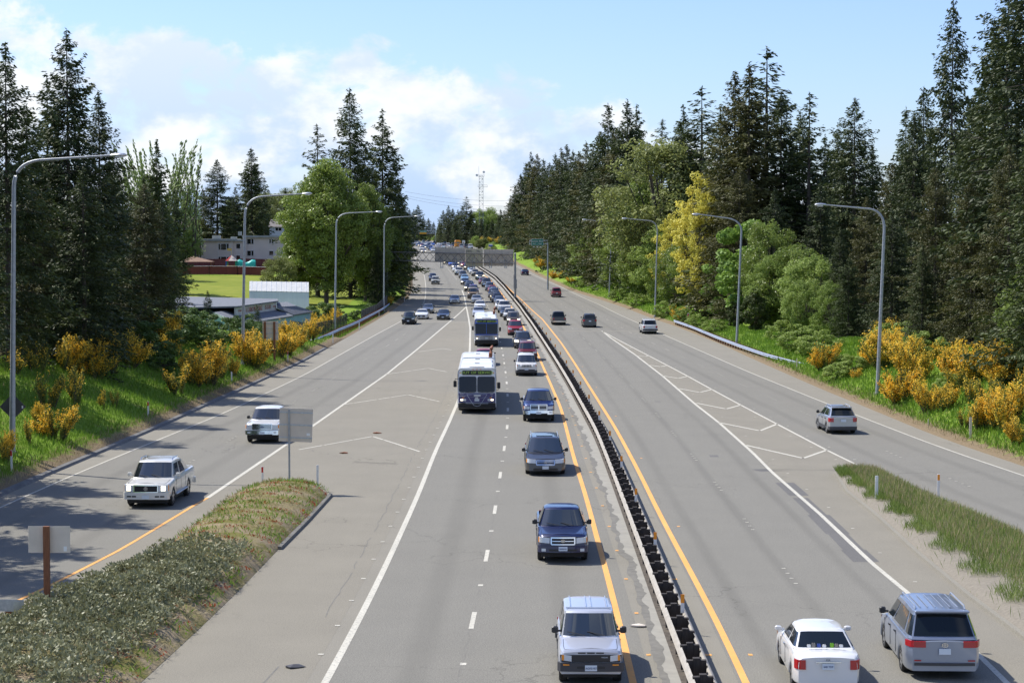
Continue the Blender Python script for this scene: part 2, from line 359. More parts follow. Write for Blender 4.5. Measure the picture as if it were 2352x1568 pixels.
YS = np.concatenate([np.arange(22, 130, 1.5), np.arange(130, 360, 3), np.arange(360, 800, 8), np.arange(800, 1800, 25), np.arange(1800, 3000, 200)])
def grid_mesh(name, XX, YY, ZZ, mats, midx=None, uvx=None):
    r, c = XX.shape; V = np.stack([XX, YY, ZZ], -1).reshape(-1, 3)
    i = np.arange((r - 1) * (c - 1)); a = (i // (c - 1)) * c + i % (c - 1)
    Q = np.stack([a, a + 1, a + c + 1, a + c], -1)
    me = np_mesh(name, V, Q, mats, midx=midx)
    if uvx is not None:
        uv = me.uv_layers.new(name='UVMap'); vals = uvx.ravel()[Q.ravel()]
        uv.data.foreach_set('uv', np.stack([vals, V[Q.ravel(), 1]], -1).astype(np.float32).ravel())
    return me
offs = np.concatenate([[0, .35, .7, 1.2], np.arange(2, 14, 1.0), np.arange(14, 60, 3.0), np.array([60, 75, 100, 140, 200, 300, 500, 900.])])
xl, xr = XL(YS)[:, None], XR(YS)[:, None]
XX = np.concatenate([xl - offs[::-1][None, :], xl + .05 + 0 * xl, (xl * .5 + xr * .5), xr - .05, xr + offs[None, :]], 1)
YY = np.repeat(YS[:, None], XX.shape[1], 1); ZZ = terrain(XX, YY)
def ground_mat():
    m = mat('ground_grass', (.1, .2, .02), .95, spec=.1); g = G_(m)
    e = g.attr('edge').outputs['Fac']; a = g.noise(.25, 5, .6); b = g.noise(5, 4, .7); c = g.noise(.9, 3, .6)
    grass = g.mix(a, (.11, .19, .018), (.17, .27, .03)); grass = g.mix(g.math('MULTIPLY', b, .7), grass, (.23, .33, .05))
    dry = g.n('ShaderNodeMapRange', {'From Min': .56, 'From Max': .68}); g.l(c, dry.inputs[0])
    grass = g.mix(g.math('MULTIPLY', dry.outputs[0], .55), grass, (.26, .22, .09))
    dirt = g.mix(b, (.12, .085, .05), (.28, .22, .14))
    f = g.math('ADD', e, g.math('MULTIPLY_ADD', c, 1.1, -.55), clamp=True)
    ff = g.n('ShaderNodeMapRange', {'From Min': .35, 'From Max': .62}); g.l(f, ff.inputs[0])
    g.base(g.mix(ff.outputs[0], grass, dirt)); g.bump(b, .8, .12)
    return m
M['ground'] = ground_mat()
M['lawn'] = mottled('mown_lawn', (.14, .185, .022), (.235, .25, .04), .22, .95, detail=9, spec=.1)
M['forest'] = mottled('forest_floor', (.035, .04, .015), (.09, .075, .035), .5, .95, spec=.05)
M['mulch'] = mottled('bark_mulch', (.16, .06, .03), (.24, .1, .05), 2, .95)
cxm = (XX[:-1, :-1] + XX[1:, 1:]) / 2; cym = (YY[:-1, :-1] + YY[1:, 1:]) / 2
el, er = XL(cym) - cxm, cxm - XR(cym)
mi = np.zeros(cxm.shape, int)
mi[(el > 8) & (cym > 262) & (cym < 404)] = 1
mi[((er > 9) & (cym > 150)) | ((el > 11) & (cym < 175)) | ((el > 22) & (cym < 225)) | ((er > 14) & (cym < 151)) | ((cym > 404) & (el > 12))] = 2
gm = grid_mesh('ground', XX, YY, ZZ, [M['ground'], M['lawn'], M['forest']], midx=mi.ravel())
eL_, eR_ = XL(YY) - XX, XX - XR(YY)
ed = np.where(eL_ > -.2, 1 - np.clip(eL_ / 2.2, 0, 1), 0) + np.where(eR_ > -.2, 1 - np.clip(eR_ / 1.8, 0, 1), 0)
at = gm.attributes.new('edge', 'FLOAT', 'POINT'); at.data.foreach_set('value', ed.astype(np.float32).ravel())
tag(link('ground', gm), kind='structure')

def sheet(name, La, Lb, y0, y1, m, h, ncol=2, lanes=0, step=2.0):
    ys = np.arange(y0, y1 + .01, min(step, (y1 - y0) / 2)); t = np.linspace(0, 1, ncol)[None, :]
    a, b = La(ys)[:, None], Lb(ys)[:, None]; X = a + (b - a) * t; Y = np.repeat(ys[:, None], ncol, 1)
    me = grid_mesh(name, X, Y, prof(Y) + h, [m], uvx=(t * lanes + 0 * X) if lanes else None)
    return tag(link(name, me), kind='structure')
def shift(L, d): return lambda Y: L(Y) + d
sheet('road', XL, XR, 22, 1500, M['road'], 0, 3)
sheet('lane_surface', shift(FOGL, .1), shift(GL, -.1), 22, 268, M['lane'], .004, 9, 2)
sheet('lane_surface', shift(FOGL, .1), shift(BAR, -2.6), 272, 1240, M['lane'], .004, 9, 4)
sheet('lane_surface', shift(GR, .1), shift(OL, .5), 22, 240, M['lane'], .004, 9, 2)
sheet('lane_surface', shift(GR, .1), shift(BAR, -2.6), 240.5, 271.5, M['lane'], .004, 9, 2)
ytipN = float(GNL.y[-1]); ytip = float(GL.y[-1])
sheet('lane_surface', shift(OR_, -.2), shift(GNL, .0), 22, ytipN, M['lane'], .004, 9, 3)
sheet('lane_surface', shift(GNR, .1), shift(FOGR, -.05), 22, ytipN, M['lane'], .004, 9, 2)
sheet('lane_surface', shift(OR_, -.2), shift(FOGR, -.05), ytipN + .5, 540, M['lane'], .004, 9, 4)
sheet('gore_surface', shift(GL, .1), shift(GR, -.5), 22, 266, M['gore'], .0025, 3)
sheet('lane_surface', shift(BAR, 1.9), shift(XR, -2.2), 541, 1240, M['lane'], .004, 7, 3)
sheet('gore_surface', shift(GNL, .1), shift(GNR, -.1), 22, ytipN - 8, M['gore'], .004, 3)
B4 = lambda a: [(1033.6 + x * .3043, 1091 + y * .3043) for x, y in a]
J1 = Line(B4([(1020, 0), (1090, 200), (1130, 330), (1200, 620), (1260, 860), (1310, 1030), (1345, 1260), (1420, 1568)]), )
J2 = Line(B4([(1105, 0), (1170, 140), (1240, 350), (1300, 560), (1350, 650), (1420, 850), (1490, 1080), (1540, 1270), (1620, 1568)]))
def J1f(Y): return np.where(Y < 95, J1(Y), BAR(Y) - float(BAR(95.) - J1(95.)))
def J2f(Y): return np.where(Y < 95, J2(Y), BAR(Y) - float(BAR(95.) - J2(95.)))
sheet('median_strip', J2f, shift(BAR, -.35), 22, 560, M['gutter'], .008, 3)
rng = np.random.default_rng(3)
def ragged(L, w, y0, y1, m, h, name):
    ys = np.arange(y0, y1, .35); j1 = rng.normal(0, .05, len(ys)).cumsum() * .0 + np.convolve(rng.uniform(-.16, .16, len(ys)), np.ones(4) / 4, 'same'); j2 = np.convolve(rng.uniform(-.2, .2, len(ys)), np.ones(3) / 3, 'same')
    X = np.stack([L(ys) - w / 2 + j1, L(ys) + w / 2 + j2], 1); Y = np.stack([ys, ys], 1)
    return tag(link(name, grid_mesh(name, X, Y, prof(Y) + h, [m])), kind='structure')
ragged(J2f, .24, 22, 330, M['tar'], .012, 'pavement_joint')
#ragged(J1f, .02, 22, 120, M['tar'], .0125, 'pavement_joint')

# ------------------------------------------------------------------ painted lines
def ribbon(mb, L, w, y0, y1, h=.009, step=2.5):
    n = max(2, int((y1 - y0) / step) + 1); ys = np.linspace(y0, y1, n); xs = L(ys); z = prof(ys) + h
    vs = []
    for i in range(n):
        sl = float(L(ys[i] + .5) - L(ys[i] - .5)); k = w / 2 * math.sqrt(1 + sl * sl)
        vs += [(xs[i] - k, ys[i], z[i]), (xs[i] + k, ys[i], z[i])]
    mb.add(vs, [(2 * i, 2 * i + 1, 2 * i + 3, 2 * i + 2) for i in range(n - 1)])
def stroke(mb, a, b, w, h=.009):
    a, b = Vector(a[:2]), Vector(b[:2]); d = (b - a).normalized(); n = Vector((-d.y, d.x)) * w / 2
    q = [a - n, b - n, b + n, a + n]; mb.add([(p.x, p.y, float(prof(p.y)) + h) for p in q], [(0, 1, 2, 3)])
yoy = float(G(476.6, 1143).y)
W_ = MB(); YL = MB()
ribbon(W_, FOGL, .11, 22, 1100)
ribbon(W_, GL, .2, yoy, ytip + 1); ribbon(YL, GL, .15, 22, yoy)
ribbon(W_, GR, .21, 22, ytip + 70)
ribbon(YL, OL, .2, 22, 240); ribbon(YL, shift(BAR, -(float(BAR(240.) - OL(240.)))), .2, 240, 700)
ribbon(YL, OR_, .2, 22, 480); ribbon(YL, shift(BAR, float(OR_(480.) - BAR(480.))), .2, 480, 1000)
ribbon(W_, GNL, .18, 22, ytipN + .5); ytipR = float(G(1981, 1073.5).y)
ribbon(W_, GNR, .16, ytipR - 2, ytipN - 1); ribbon(YL, GNR, .15, 22, ytipR - 2)
ribbon(W_, FOGR, .11, 22, 540)
chev = C6([(325, 300), (360, 303), (385, 300)]), C6([(415, 368), (495, 376), (522, 369)]), C6([(520, 447), (625, 462), (680, 452)]), C6([(638, 540), (775, 562), (855, 545)]), C6([(778, 648), (960, 682), (1065, 657)]), C6([(932, 773), (1185, 824), (1310, 790)]), C6([(1125, 940), (1475, 1010), (1622, 952)]), C6([(1355, 1133), (1845, 1245), (2045, 1175)])
B3 = lambda a: [(689.1 + x * .29297, 689.1 + y * .29297) for x, y in a]
chl = B3([(928, 405), (1122, 380), (1187, 391)]), B3([(668, 583), (1003, 534), (1150, 562)]), B3([(347, 818), (847, 741), (1093, 795)]), B3([(-10, 1172), (205, 1133), (570, 1068), (760, 1128), (938, 1187)])
W2_ = MB()
for c in chev:
    P = [G(*p) for p in c]
    for a, b in zip(P, P[1:]): stroke(W_, a, b, .2)
for c in chl:
    P = [G(*p) for p in c]
    for a, b in zip(P, P[1:]):                                   # worn, broken strokes
        L = (b - a).length; t = 0
        while t < L:
            l = rng.uniform(1.2, 3.5); e = min(t + l, L); stroke(W_, a.lerp(b, t / L), a.lerp(b, e / L), .14); t = e + rng.uniform(.06, .3)
HL = smooth_line(Line([(1061, 1538), (1081.7, 1444), (1115.8, 1288.8), (1135.5, 1180.8), (1147.7, 1098.6), (1165.4, 981), (1166.6, 944.4), (1166, 910.8), (1164.2, 883.3), (1161.8, 859.5), (1158.7, 838.5), (1156.3, 819.5), (1153.2, 803.4), (1146.9, 774.6), (1126.8, 716.9), (1119.7, 702.3), (1112.6, 688.6), (1102.3, 669.2), (1091.7, 653.4), (1084, 643), (1080, 638.8)]), 5, (20, 430))
RLl = smooth_line(Line([(34, 1262), (167, 1209), (504, 1026), (744.8, 882.5), (790.2, 854), (825.3, 834), (854.6, 816.5), (881, 799.8), (901.5, 786.7), (921.7, 772.5), (940.9, 760), (957, 749.5), (971, 740.8), (1012, 707), (1021.4, 690), (1021.8, 677), (1018.4, 659), (1002, 622), (995.7, 613), (988, 602.7)]), 8, (20, 620))
DOT = Line([(1022, 607), (1031.3, 619.7), (1036.4, 626.3), (1043.7, 635), (1048.6, 642)])
NA = smooth_line(Line([(2000, 1568), (1895.4, 1422.3), (1781, 1282.5), (1701, 1180), (1639.4, 1104.5), (1585.7, 1040), (1540, 989), (1506.5, 948.8), (1475.6, 915.2), (1446, 883), (1423.8, 861.5), (1403, 838.7), (1387, 822), (1368, 803.7), (1353.4, 789), (1314.5, 754), (1263, 710.6), (1238, 690), (1187.6, 649.2), (1175.5, 639), (1159.4, 629), (1139, 616)]), 6, (20, 480))
NB = smooth_line(Line([(2352, 1172), (2289, 1144.5), (2122, 1076), (1815.4, 934), (1749.6, 904.5), (1690.5, 877.6), (1642.7, 855.3), (1599, 834.6), (1560, 817), (1528, 801), (1495.8, 787), (1471, 775.5), (1447.4, 764), (1427.3, 752.7), (1409.8, 741.4)]), 6, (20, 280))
def NBf(Y): return np.where(Y < 262, NB(Y), FOGR(Y) - float(FOGR(262.) - NB(262.)))
def NCf(Y): return (NA(Y) + NBf(Y)) / 2
ph = float(G(1115.8, 1288.8).y)
for k in range(-4, 32):
    y = ph + k * 12.19
    if y > 24: ribbon(W_, HL, .15, y, y + (2.6 if y < 300 else 3.0), step=3)
    if y > 24: ribbon(W_, HL, .17, y - 5.0, y - 4.7)
def dots(L, y0, y1, n=4, per=12.19, off=0.0, sz=.11):
    y = y0 + off
    while y < y1:
        for i in range(n):
            yy = y + i * 1.0
            ribbon(W_, L, sz * 1.25, yy, yy + sz * (1.0 if yy < 200 else 2.4), h=.014)
        y += per
dots(RLl, 75, 620); dots(NA, 40, 480, 4, off=float(G(1895, 1422).y) - 40 - 6 + 12.19); dots(NBf, 55, 450, 4); dots(NCf, ytipN + 3, 520, 4)
y = 26.0
while y < 430:                                                   # row of markers left of the thick line, right of it further off
    ribbon(W_, shift(GR, -.55), .16, y, y + .16, h=.014); y += 4.07 if y < 150 else 3.05
y = float(DOT.y[0])
while y < float(DOT.y[-1]): ribbon(W_, DOT, .25, y, y + 1.0); y += 3.6
for L, d, st0 in ((OL, .62, 6.1), (OR_, -.75, 12.19), (OR_, .5, 24.4)):
    y = 30.0
    while y < 230: ribbon(YL, shift(L, d), .3 if d < 0 else .12, y, y + .22, h=.014); y += st0
for L, d in ((GNL, .7), (GNR, -.55), (GNR, .45)):
    y = 60.0
    while y < ytipN - 25: ribbon(W_, shift(L, d), .14, y, y + .12, h=.014); y += 6.1
tag(W_.build('road_marking', M['white']), kind='structure')
tag(YL.build('road_marking', M['yellow']), kind='structure')
PT = MB()
for a, b, w in (((1802, 1108), (1836, 1138), .9), ((1838, 1143), (1880, 1182), .7), ((1880, 1182), (1925, 1226), .95), ((1925, 1226), (1960, 1262), .8), ((1960, 1262), (1990, 1290), .95), ((1504, 922), (1517, 922), .5), ((1630, 1047), (1650, 1047), .9), ((1742, 1077), (1765, 1082), .8)):
    stroke(PT, G(*a), G(*b), w, .006)
tag(PT.build('asphalt_patch', M['patch']), kind='structure')
CRK = MB()                                                        # sealed cracks along the lane joints
for L, y0, y1, w in ((HL, 24, 160, .022), (RLl, 60, 150, .03), (NA, 60, 150, .025), (NB, 60, 130, .025), (shift(GR, -1.1), 60, 170, .03)):
    ys = np.arange(y0, y1, .8); xs = L(ys) + rng.normal(0, .035, len(ys))
    for i in range(len(ys) - 1):
        if rng.random() < .85: stroke(CRK, (xs[i], ys[i]), (xs[i + 1], ys[i + 1]), w, .0065)
for (a, b) in (((200, 0), (0, 0)),):
    P = [(640, 1530), (605, 1568)]
    for p, q in zip(P, P[1:]): stroke(CRK, G(*p), G(*q), .05, .0065)
tag(CRK.build('pavement_crack', M['tar']), kind='structure')

# kerb along the left ramp
def sweep(mb, L, prof_pts, y0, y1, step=2.0, base=prof, m=0):
    n = int((y1 - y0) / step) + 1; ys = np.linspace(y0, y1, n); k = len(prof_pts); vs = []
    for y in ys:
        sl = float(L(y + .5) - L(y - .5)); c = math.sqrt(1 + sl * sl); x = float(L(y)); z = float(base(y))
        vs += [(x + a * c, y, z + b) for a, b in prof_pts]
    fs = [(i * k + j, i * k + (j + 1) % k, (i + 1) * k + (j + 1) % k, (i + 1) * k + j) for i in range(n - 1) for j in range(k)]
    fs += [tuple(range(k)), tuple(range((n - 1) * k, n * k))[::-1]]
    mb.add(vs, fs, m)
kb = MB(); sweep(kb, XL, [(-.3, -.1), (-.3, .15), (-.02, .13), (.08, -.02), (.08, -.1)], 24, 205)
tag(fixn(kb.build('kerb', M['kerb'])), kind='structure')

# gore islands
ILl = Line([(0, 1450), (116, 1400), (239, 1347), (341.8, 1289), (410, 1241), (471.7, 1197), (529.8, 1149), (608, 1117), (649, 1111)])
ILr = Line([(325, 1566), (454.6, 1446.5), (546.9, 1357.6), (639, 1262), (700.7, 1200.4), (757, 1139), (722, 1118), (655, 1110.5)])
IRl = Line([(1919, 1087), (1948, 1132), (2013, 1184), (2109, 1272), (2228, 1371), (2352, 1463), (2480, 1560)])
IRr = Line([(1925, 1086.5), (1960, 1086.8), (2013, 1092), (2060, 1118), (2105, 1142), (2170, 1171), (2258, 1206), (2352, 1249), (2500, 1312)])
def island(La, Lb, y0, y1, hgt, m, name):
    ys = np.concatenate([np.arange(y0, y1 - 2, 1.0), np.linspace(y1 - 2, y1, 9)]); t = np.linspace(0, 1, 13)[None, :]
    a, b = La(ys)[:, None], Lb(ys)[:, None]; X = a + (b - a) * t; Y = np.repeat(ys[:, None], 13, 1)
    w = np.abs(b - a); endf = np.clip((y1 - Y) / 4, 0, 1) ** .6
    Z = .11 + hgt * np.minimum(1, w / 4) * (4 * t * (1 - t)) ** .7 * endf; Z[:, 0] = .0; Z[:, -1] = .0; Z[-1, :] = 0.02
    o = tag(link(name, grid_mesh(name, X, Y, Z + .012, [m])), kind='structure')
    def hf(x, y):
        a, b = float(La(y)), float(Lb(y)); tt = (x - a) / max(b - a, .01); tt = min(max(tt, 0), 1)
        return .12 + hgt * min(1, abs(b - a) / 4) * (4 * tt * (1 - tt)) ** .7 * float(np.clip((y1 - y) / 4, 0, 1)) ** .6
    return hf
isl = mat('island_soil', (.2, .15, .09), .95, spec=.1); g = G_(isl); a = g.noise(.8, 5, .65); b = g.noise(7, 4, .7)
g.base(g.mix(g.ramp(a, [(.42, (0, 0, 0)), (.6, (1, 1, 1))]), g.mix(b, (.2, .15, .095), (.36, .3, .2)), g.mix(b, (.1, .17, .03), (.24, .14, .07)))); g.bump(b, .8, .1)
M['isl'] = isl
M['gravel'] = mottled('island_gravel', (.17, .15, .118), (.235, .21, .165), 9, .95, bump=.3)
yIL, yIR = float(ILl.y[-1]), float(IRl.y[-1])
hIL = island(ILl, ILr, 24, yIL, .55, M['isl'], 'ground'); hIR = island(IRl, IRr, 24, yIR, .3, M['gravel'], 'ground')
ks = MB(); sweep(ks, ILr, [(-.02, -.05), (-.02, .14), (.12, .12), (.15, -.05)], float(G(639, 1262).y), float(G(757, 1139).y), .7)
ks2 = MB(); sweep(ks2, IRl, [(-.14, -.05), (-.1, .1), (.05, .12), (.05, -.05)], 24, yIR - .3, 1.0)
tag(fixn(ks.build('kerb', M['tar'])), kind='structure'); tag(fixn(ks2.build('kerb', M['road'])), kind='structure')
# ------------------------------------------------------------------ vehicles
def paint(name, col, metal=0.0, rough=.3):
    m = mat(name, col, rough, metal, .5, coat=.8); return m
PAINT = dict(white=paint('white_paint', (.72, .72, .71)), pearl=paint('pearl_paint', (.66, .65, .6)), silver=paint('silver_paint', (.42, .44, .47), .55),
             lilac=paint('pale_silver_paint', (.50, .52, .58), .25), grey=paint('grey_paint', (.12, .125, .13), .5), dark=paint('charcoal_paint', (.045, .045, .05), .4),
             black=paint('black_paint', (.012, .012, .014)), navy=paint('navy_paint', (.007, .012, .06), .2), blue=paint('blue_paint', (.010, .026, .14), .2),
             bright=paint('bright_blue_paint', (.03, .08, .42)), red=paint('red_paint', (.33, .012, .015), .1), maroon=paint('maroon_paint', (.2, .012, .02), .2),
             gold=paint('gold_paint', (.42, .31, .2), .3), brown=paint('bronze_paint', (.2, .17, .14), .4), sky=paint('pale_blue_paint', (.24, .42, .58), .2),
             steel=paint('steel_blue_paint', (.13, .17, .25), .45), violet=paint('violet_paint', (.12, .05, .2), .2), green=paint('dark_green_paint', (.012, .03, .025), .1),
             beige=paint('beige_paint', (.5, .45, .36), .2), bluesilver=paint('blue_silver_paint', (.27, .31, .39), .45), teal=paint('grey_green_paint', (.12, .17, .18), .3))
M['glass'] = mat('window_glass', (.012, .017, .02), .04, spec=.9)
M['glass'].node_tree.nodes['Principled BSDF'].inputs['IOR'].default_value = 1.75
M['darkglass'] = mat('tinted_glass', (.008, .012, .014), .06, spec=.5)
M['chrome'] = mat('chrome', (.75, .76, .78), .14, metal=1)
M['tyre'] = mottled('tyre_rubber', (.012, .012, .012), (.03, .03, .03), 6, .85)
M['rim'] = mat('alloy_rim', (.5, .51, .53), .3, metal=.8)
M['head'] = mat('headlight_lens', (.62, .65, .67), .12, spec=.8)
M['lit'] = mat('lit_headlight', (.9, .85, .7), .2, emit=(1, .86, .6), es=2.2)
M['tail'] = mat('tail_light', (.4, .008, .01), .2, spec=.7)
M['trim'] = mat('black_trim', (.02, .02, .022), .45)
M['clad'] = mat('grey_cladding', (.05, .05, .055), .6)
M['plate'] = mat('number_plate', (.62, .68, .74), .4)
M['ink'] = mat('plate_ink', (.04, .08, .22), .5)
M['seat'] = mat('interior_cloth', (.25, .23, .2), .8)

def text_mesh(s, size, m, extrude=0.004):
    cu = bpy.data.curves.new('t', 'FONT'); cu.body = s; cu.size = size; cu.align_x = 'CENTER'; cu.align_y = 'CENTER'; cu.extrude = extrude; cu.resolution_u = 2
    o = bpy.data.objects.new('t', cu); COL.objects.link(o); dg = bpy.context.evaluated_depsgraph_get()
    me = bpy.data.meshes.new_from_object(o.evaluated_get(dg)); me.materials.clear(); me.materials.append(m)
    bpy.data.objects.remove(o); bpy.data.curves.remove(cu)
    return me
# text faces +Z by default; rotate so that it faces -Y
ROTF = Matrix.Rotation(math.pi / 2, 4, 'X'); ROTB = Matrix.Rotation(math.pi, 4, 'Z') @ ROTF
def text_part(name, s, size, m, parent, loc, face='front', sx=1.0):
    me = text_mesh(s, size, m); me.transform((ROTF if face == 'front' else ROTB) @ Matrix.Diagonal((sx, 1, 1, 1))); return link(name, me, parent, loc)

class Car:
    """body is lofted along y (0 = front, L = rear); front faces -Y"""
    D = dict(L=4.7, W=1.8, H=1.45, wr=.32, fo=.9, wb=2.75, zs=.24, lean=.18, bow=.1, fd=.5, rd=.45, fcut=.16, rcut=.1,
             top=[(0, .66), (.12, .73), (.9, .88), (1.25, .96), (3.7, 1.0), (4.6, .98), (4.7, .9)],
             cab=(1.15, 1.95, 3.2, 4.0), zc=(.96, 1.0), tum=.2, bed=None, crown=.04, wins=((.03, .46), (.5, .93)), hood=None,
             head=(.5, .98, .56, .72), grille=(0, .42, .52, .7), gmat='trim', gbar=0, gframe=0, bump=None, low=(.0, .6, .26, .36), tail=(.62, 1.12, .62, .84), plate_r=.6, plate_f=.4,
             mirror='trim', rack=0, clad=0, ridge=0, chrome_bump=0, fog=0, spoiler=0)
    def __init__(s, **k):
        for a, b in {**Car.D, **k}.items(): setattr(s, a, b)
        if s.top is Car.D['top'] and s.L != 4.7: s.top = [(y * s.L / 4.7, z) for y, z in s.top]
    def w(s, y):
        W2 = s.W / 2
        a = s.fcut * max(0, 1 - y / s.fd) ** 2.2; b = s.rcut * max(0, 1 - (s.L - y) / s.rd) ** 2.2
        return W2 * (1 - a - b)
    def zt(s, y): return float(np.interp(y, [p[0] for p in s.top], [p[1] for p in s.top]))
    def yo(s, y, z, x):
        """fore-aft shift: leaning and bowed nose and tail"""
        o = 0
        if y < .5:
            k = 1 - y / .5; o += k * (s.lean * max(0, z - .5) - s.bow * (1 - min(1, (x / (s.W / 2)) ** 2)) + .10 * max(0, .38 - z))
        if s.L - y < .5:
            k = 1 - (s.L - y) / .5; o -= k * (.10 * max(0, z - .6) - .05 * (1 - min(1, (x / (s.W / 2)) ** 2)) + .10 * max(0, .38 - z))
        return o
    def ring(s, y, bed=False, zb=None):
        W = s.w(y); zt = s.zt(y); zb = s.zs if zb is None else zb
        for yc in (s.fo, s.fo + s.wb):
            RR = s.wr * 1.2
            if abs(y - yc) < RR: zb = max(zb, min(zt - .12, s.wr * .85 + math.sqrt(RR * RR - (y - yc) ** 2)))
        zm = max(zb + .08, min(zb * .3 + zt * .7, zt - .18)); c = s.crown
        P = [(0, zb), (.8 * W, zb), (.965 * W, zb), (W, min(zb + .06, zm)), (W, zm), (.985 * W, zt - .1), (.945 * W, zt - .025), (.87 * W, zt)]
        if bed: P += [(.865 * W, s.bed[2]), (0, s.bed[2])]
        else: P += [(.45 * W, zt + c * .75), (0, zt + c)]
        return [Vector((x, y + s.yo(y, z, x), z)) for x, z in P]
    def body(s):
        ys = {0, .04, .1, .2, .35, .5, s.L - .5, s.L - .3, s.L - .15, s.L - .06, s.L}
        for yc in (s.fo, s.fo + s.wb):
            RR = s.wr * 1.2
            for k in range(9): ys.add(yc - RR * math.cos(math.pi * k / 8))
            ys.add(yc - RR * 1.002); ys.add(yc + RR * 1.002)
        for p in s.top: ys.add(p[0])
        st = [(y, False) for y in sorted(ys) if 0 <= y <= s.L]
        if s.bed:
            b0, b1, _ = s.bed; st = [q for q in st if not (b0 <= q[0] <= b1)] + [(y, True) for y, _ in st if b0 < y < b1] + [(b0, False), (b0 + .01, True), (b1 - .01, True), (b1, False)]; st.sort()
        mb = MB(); vs = []; n = 10
        for y, bd in st:
            r = s.ring(y, bd); vs += r + [Vector((-p.x, p.y, p.z)) for p in r[1:-1]]
        m = 2 * n - 2; loop = list(range(n)) + list(range(2 * n - 3, n - 1, -1))
        fs = []
        for i in range(len(st) - 1):
            for j in range(m):
                a, b = loop[j], loop[(j + 1) % m]; fs.append((i * m + a, i * m + b, (i + 1) * m + b, (i + 1) * m + a))
        fs += [tuple(loop)[::-1], tuple((len(st) - 1) * m + q for q in loop)]
        mb.add(vs, fs); return mb
    def surf(s, end, x, z, off):
        """point on nose or tail at lateral position x (beyond the front half width it runs round the corner)"""
        sg = 1 if x >= 0 else -1; a = abs(x); w0 = s.w(0) if end == 'f' else s.w(s.L)
        if a <= w0: px, y = a, 0.0; n = Vector((.15 * a / w0, -1))
        else:
            y = 0.0; px = w0; d = a - w0; st_ = .02
            while d > 0 and y < 1.2:
                y2 = y + st_; x2 = s.w(y2) if end == 'f' else s.w(s.L - y2); d -= math.hypot(st_, x2 - px); px = x2; y = y2
            x2 = s.w(y + .03) if end == 'f' else s.w(s.L - y - .03); t = Vector((x2 - px, .03)).normalized(); n = Vector((t.y, -t.x))
        if end == 'f': return Vector((sg * (px + n.x * off), y + s.yo(y, z, px) + n.y * off, z))
        yy = s.L - y; return Vector((sg * (px + n.x * off), yy + s.yo(yy, z, px) - n.y * off, z))
    def wrap(s, mb, end, x0, x1, z0, z1, off=.015, th=.05, m=0, skew=0.0, n=None, z0b=None, z1b=None):
        n = n or max(2, int(abs(x1 - x0) / .06)); z0b = z0 if z0b is None else z0b; z1b = z1 if z1b is None else z1b; vs = []
        for i in range(n + 1):
            t = i / n; x = x0 + (x1 - x0) * t; a, b = z0 + (z0b - z0) * t, z1 + (z1b - z1) * t
            vs += [s.surf(end, x, a, off), s.surf(end, x, b, off), s.surf(end, x, b, off - th), s.surf(end, x, a, off - th)]
        fs = [(0, 1, 2, 3), tuple(range(4 * n, 4 * n + 4))[::-1]]
        for i in range(n):
            for j in range(4): fs.append((4 * i + j, 4 * i + (j + 1) % 4, 4 * i + 4 + (j + 1) % 4, 4 * i + 4 + j))
        mb.add(vs, fs, m)
    def cabin(s):
        y0, y1, y2, y3 = s.cab; zf, zr = s.zc; H = s.H; W2 = s.W / 2; t = s.tum
        wb_ = W2 * .93; wt = wb_ - t
        B = [(0, y0 - .1, zf), (wb_ * .6, y0 - .05, zf), (wb_ * .9, y0 + .08, zf), (wb_, y0 + .38, zf), (wb_, (y0 + y3) / 2, (zf + zr) / 2), (wb_, y3 - .22, zr), (wb_ * .92, y3, zr), (wb_ * .6, y3 + .05, zr), (0, y3 + .06, zr)]
        zt = H - .05
        Tp = [(0, y1 - .06, zt), (wt * .6, y1 - .03, zt - .003), (wt * .93, y1 + .05, zt - .02), (wt, y1 + .2, zt - .025), (wt, (y1 + y2) / 2, zt - .01), (wt, y2 - .12, zt - .025), (wt * .93, y2, zt - .02), (wt * .6, y2 + .03, zt - .003), (0, y2 + .04, zt)]
        s.B = [Vector(p) for p in B]; s.T = [Vector(p) for p in Tp]
        U = []
        for p in s.T: U.append(Vector((p.x * .86, (p.y - (y1 + y2) / 2) * .9 + (y1 + y2) / 2, p.z + .038)))
        mb = MB(); n = 9; vs = s.B + s.T + U
        vs2 = vs + [Vector((-p.x, p.y, p.z)) for p in vs]
        fs = []
        for o in (0, 27):
            for k in range(8):
                for lv in (0, 9): fs.append((o + lv + k, o + lv + k + 1, o + lv + 10 + k, o + lv + 9 + k))
        for k in range(8): fs.append((18 + k, 18 + k + 1, 45 + k + 1, 45 + k))
        mb.add(vs2, fs); return mb
    def pane(s, mb, u0, u1, v0=.1, v1=.9, off=.008, sides=(1, -1), n=6, m=0, u0t=None, u1t=None):
        u0t = u0 if u0t is None else u0t; u1t = u1 if u1t is None else u1t
        def P(u, v):
            k = min(int(u), 7); f = u - k
            b = s.B[k].lerp(s.B[k + 1], f); t = s.T[k].lerp(s.T[k + 1], f); p = b.lerp(t, v)
            d = (s.B[k + 1] - s.B[k]); e = t - b; nn = e.cross(d); nn.normalize()
            if nn.dot(Vector((p.x, p.y - (s.cab[0] + s.cab[3]) / 2, 0))) < 0: nn = -nn
            return p + nn * off
        for sg in sides:
            vs = []
            for i in range(n + 1):
                ub, ut = u0 + (u1 - u0) * i / n, u0t + (u1t - u0t) * i / n
                for v, uu in ((v0, ub), (v1, ut)):
                    p = P(uu, v); vs.append((p.x * sg, p.y, p.z))
            mb.add(vs, [(2 * i, 2 * i + 2, 2 * i + 3, 2 * i + 1) for i in range(n)], m)
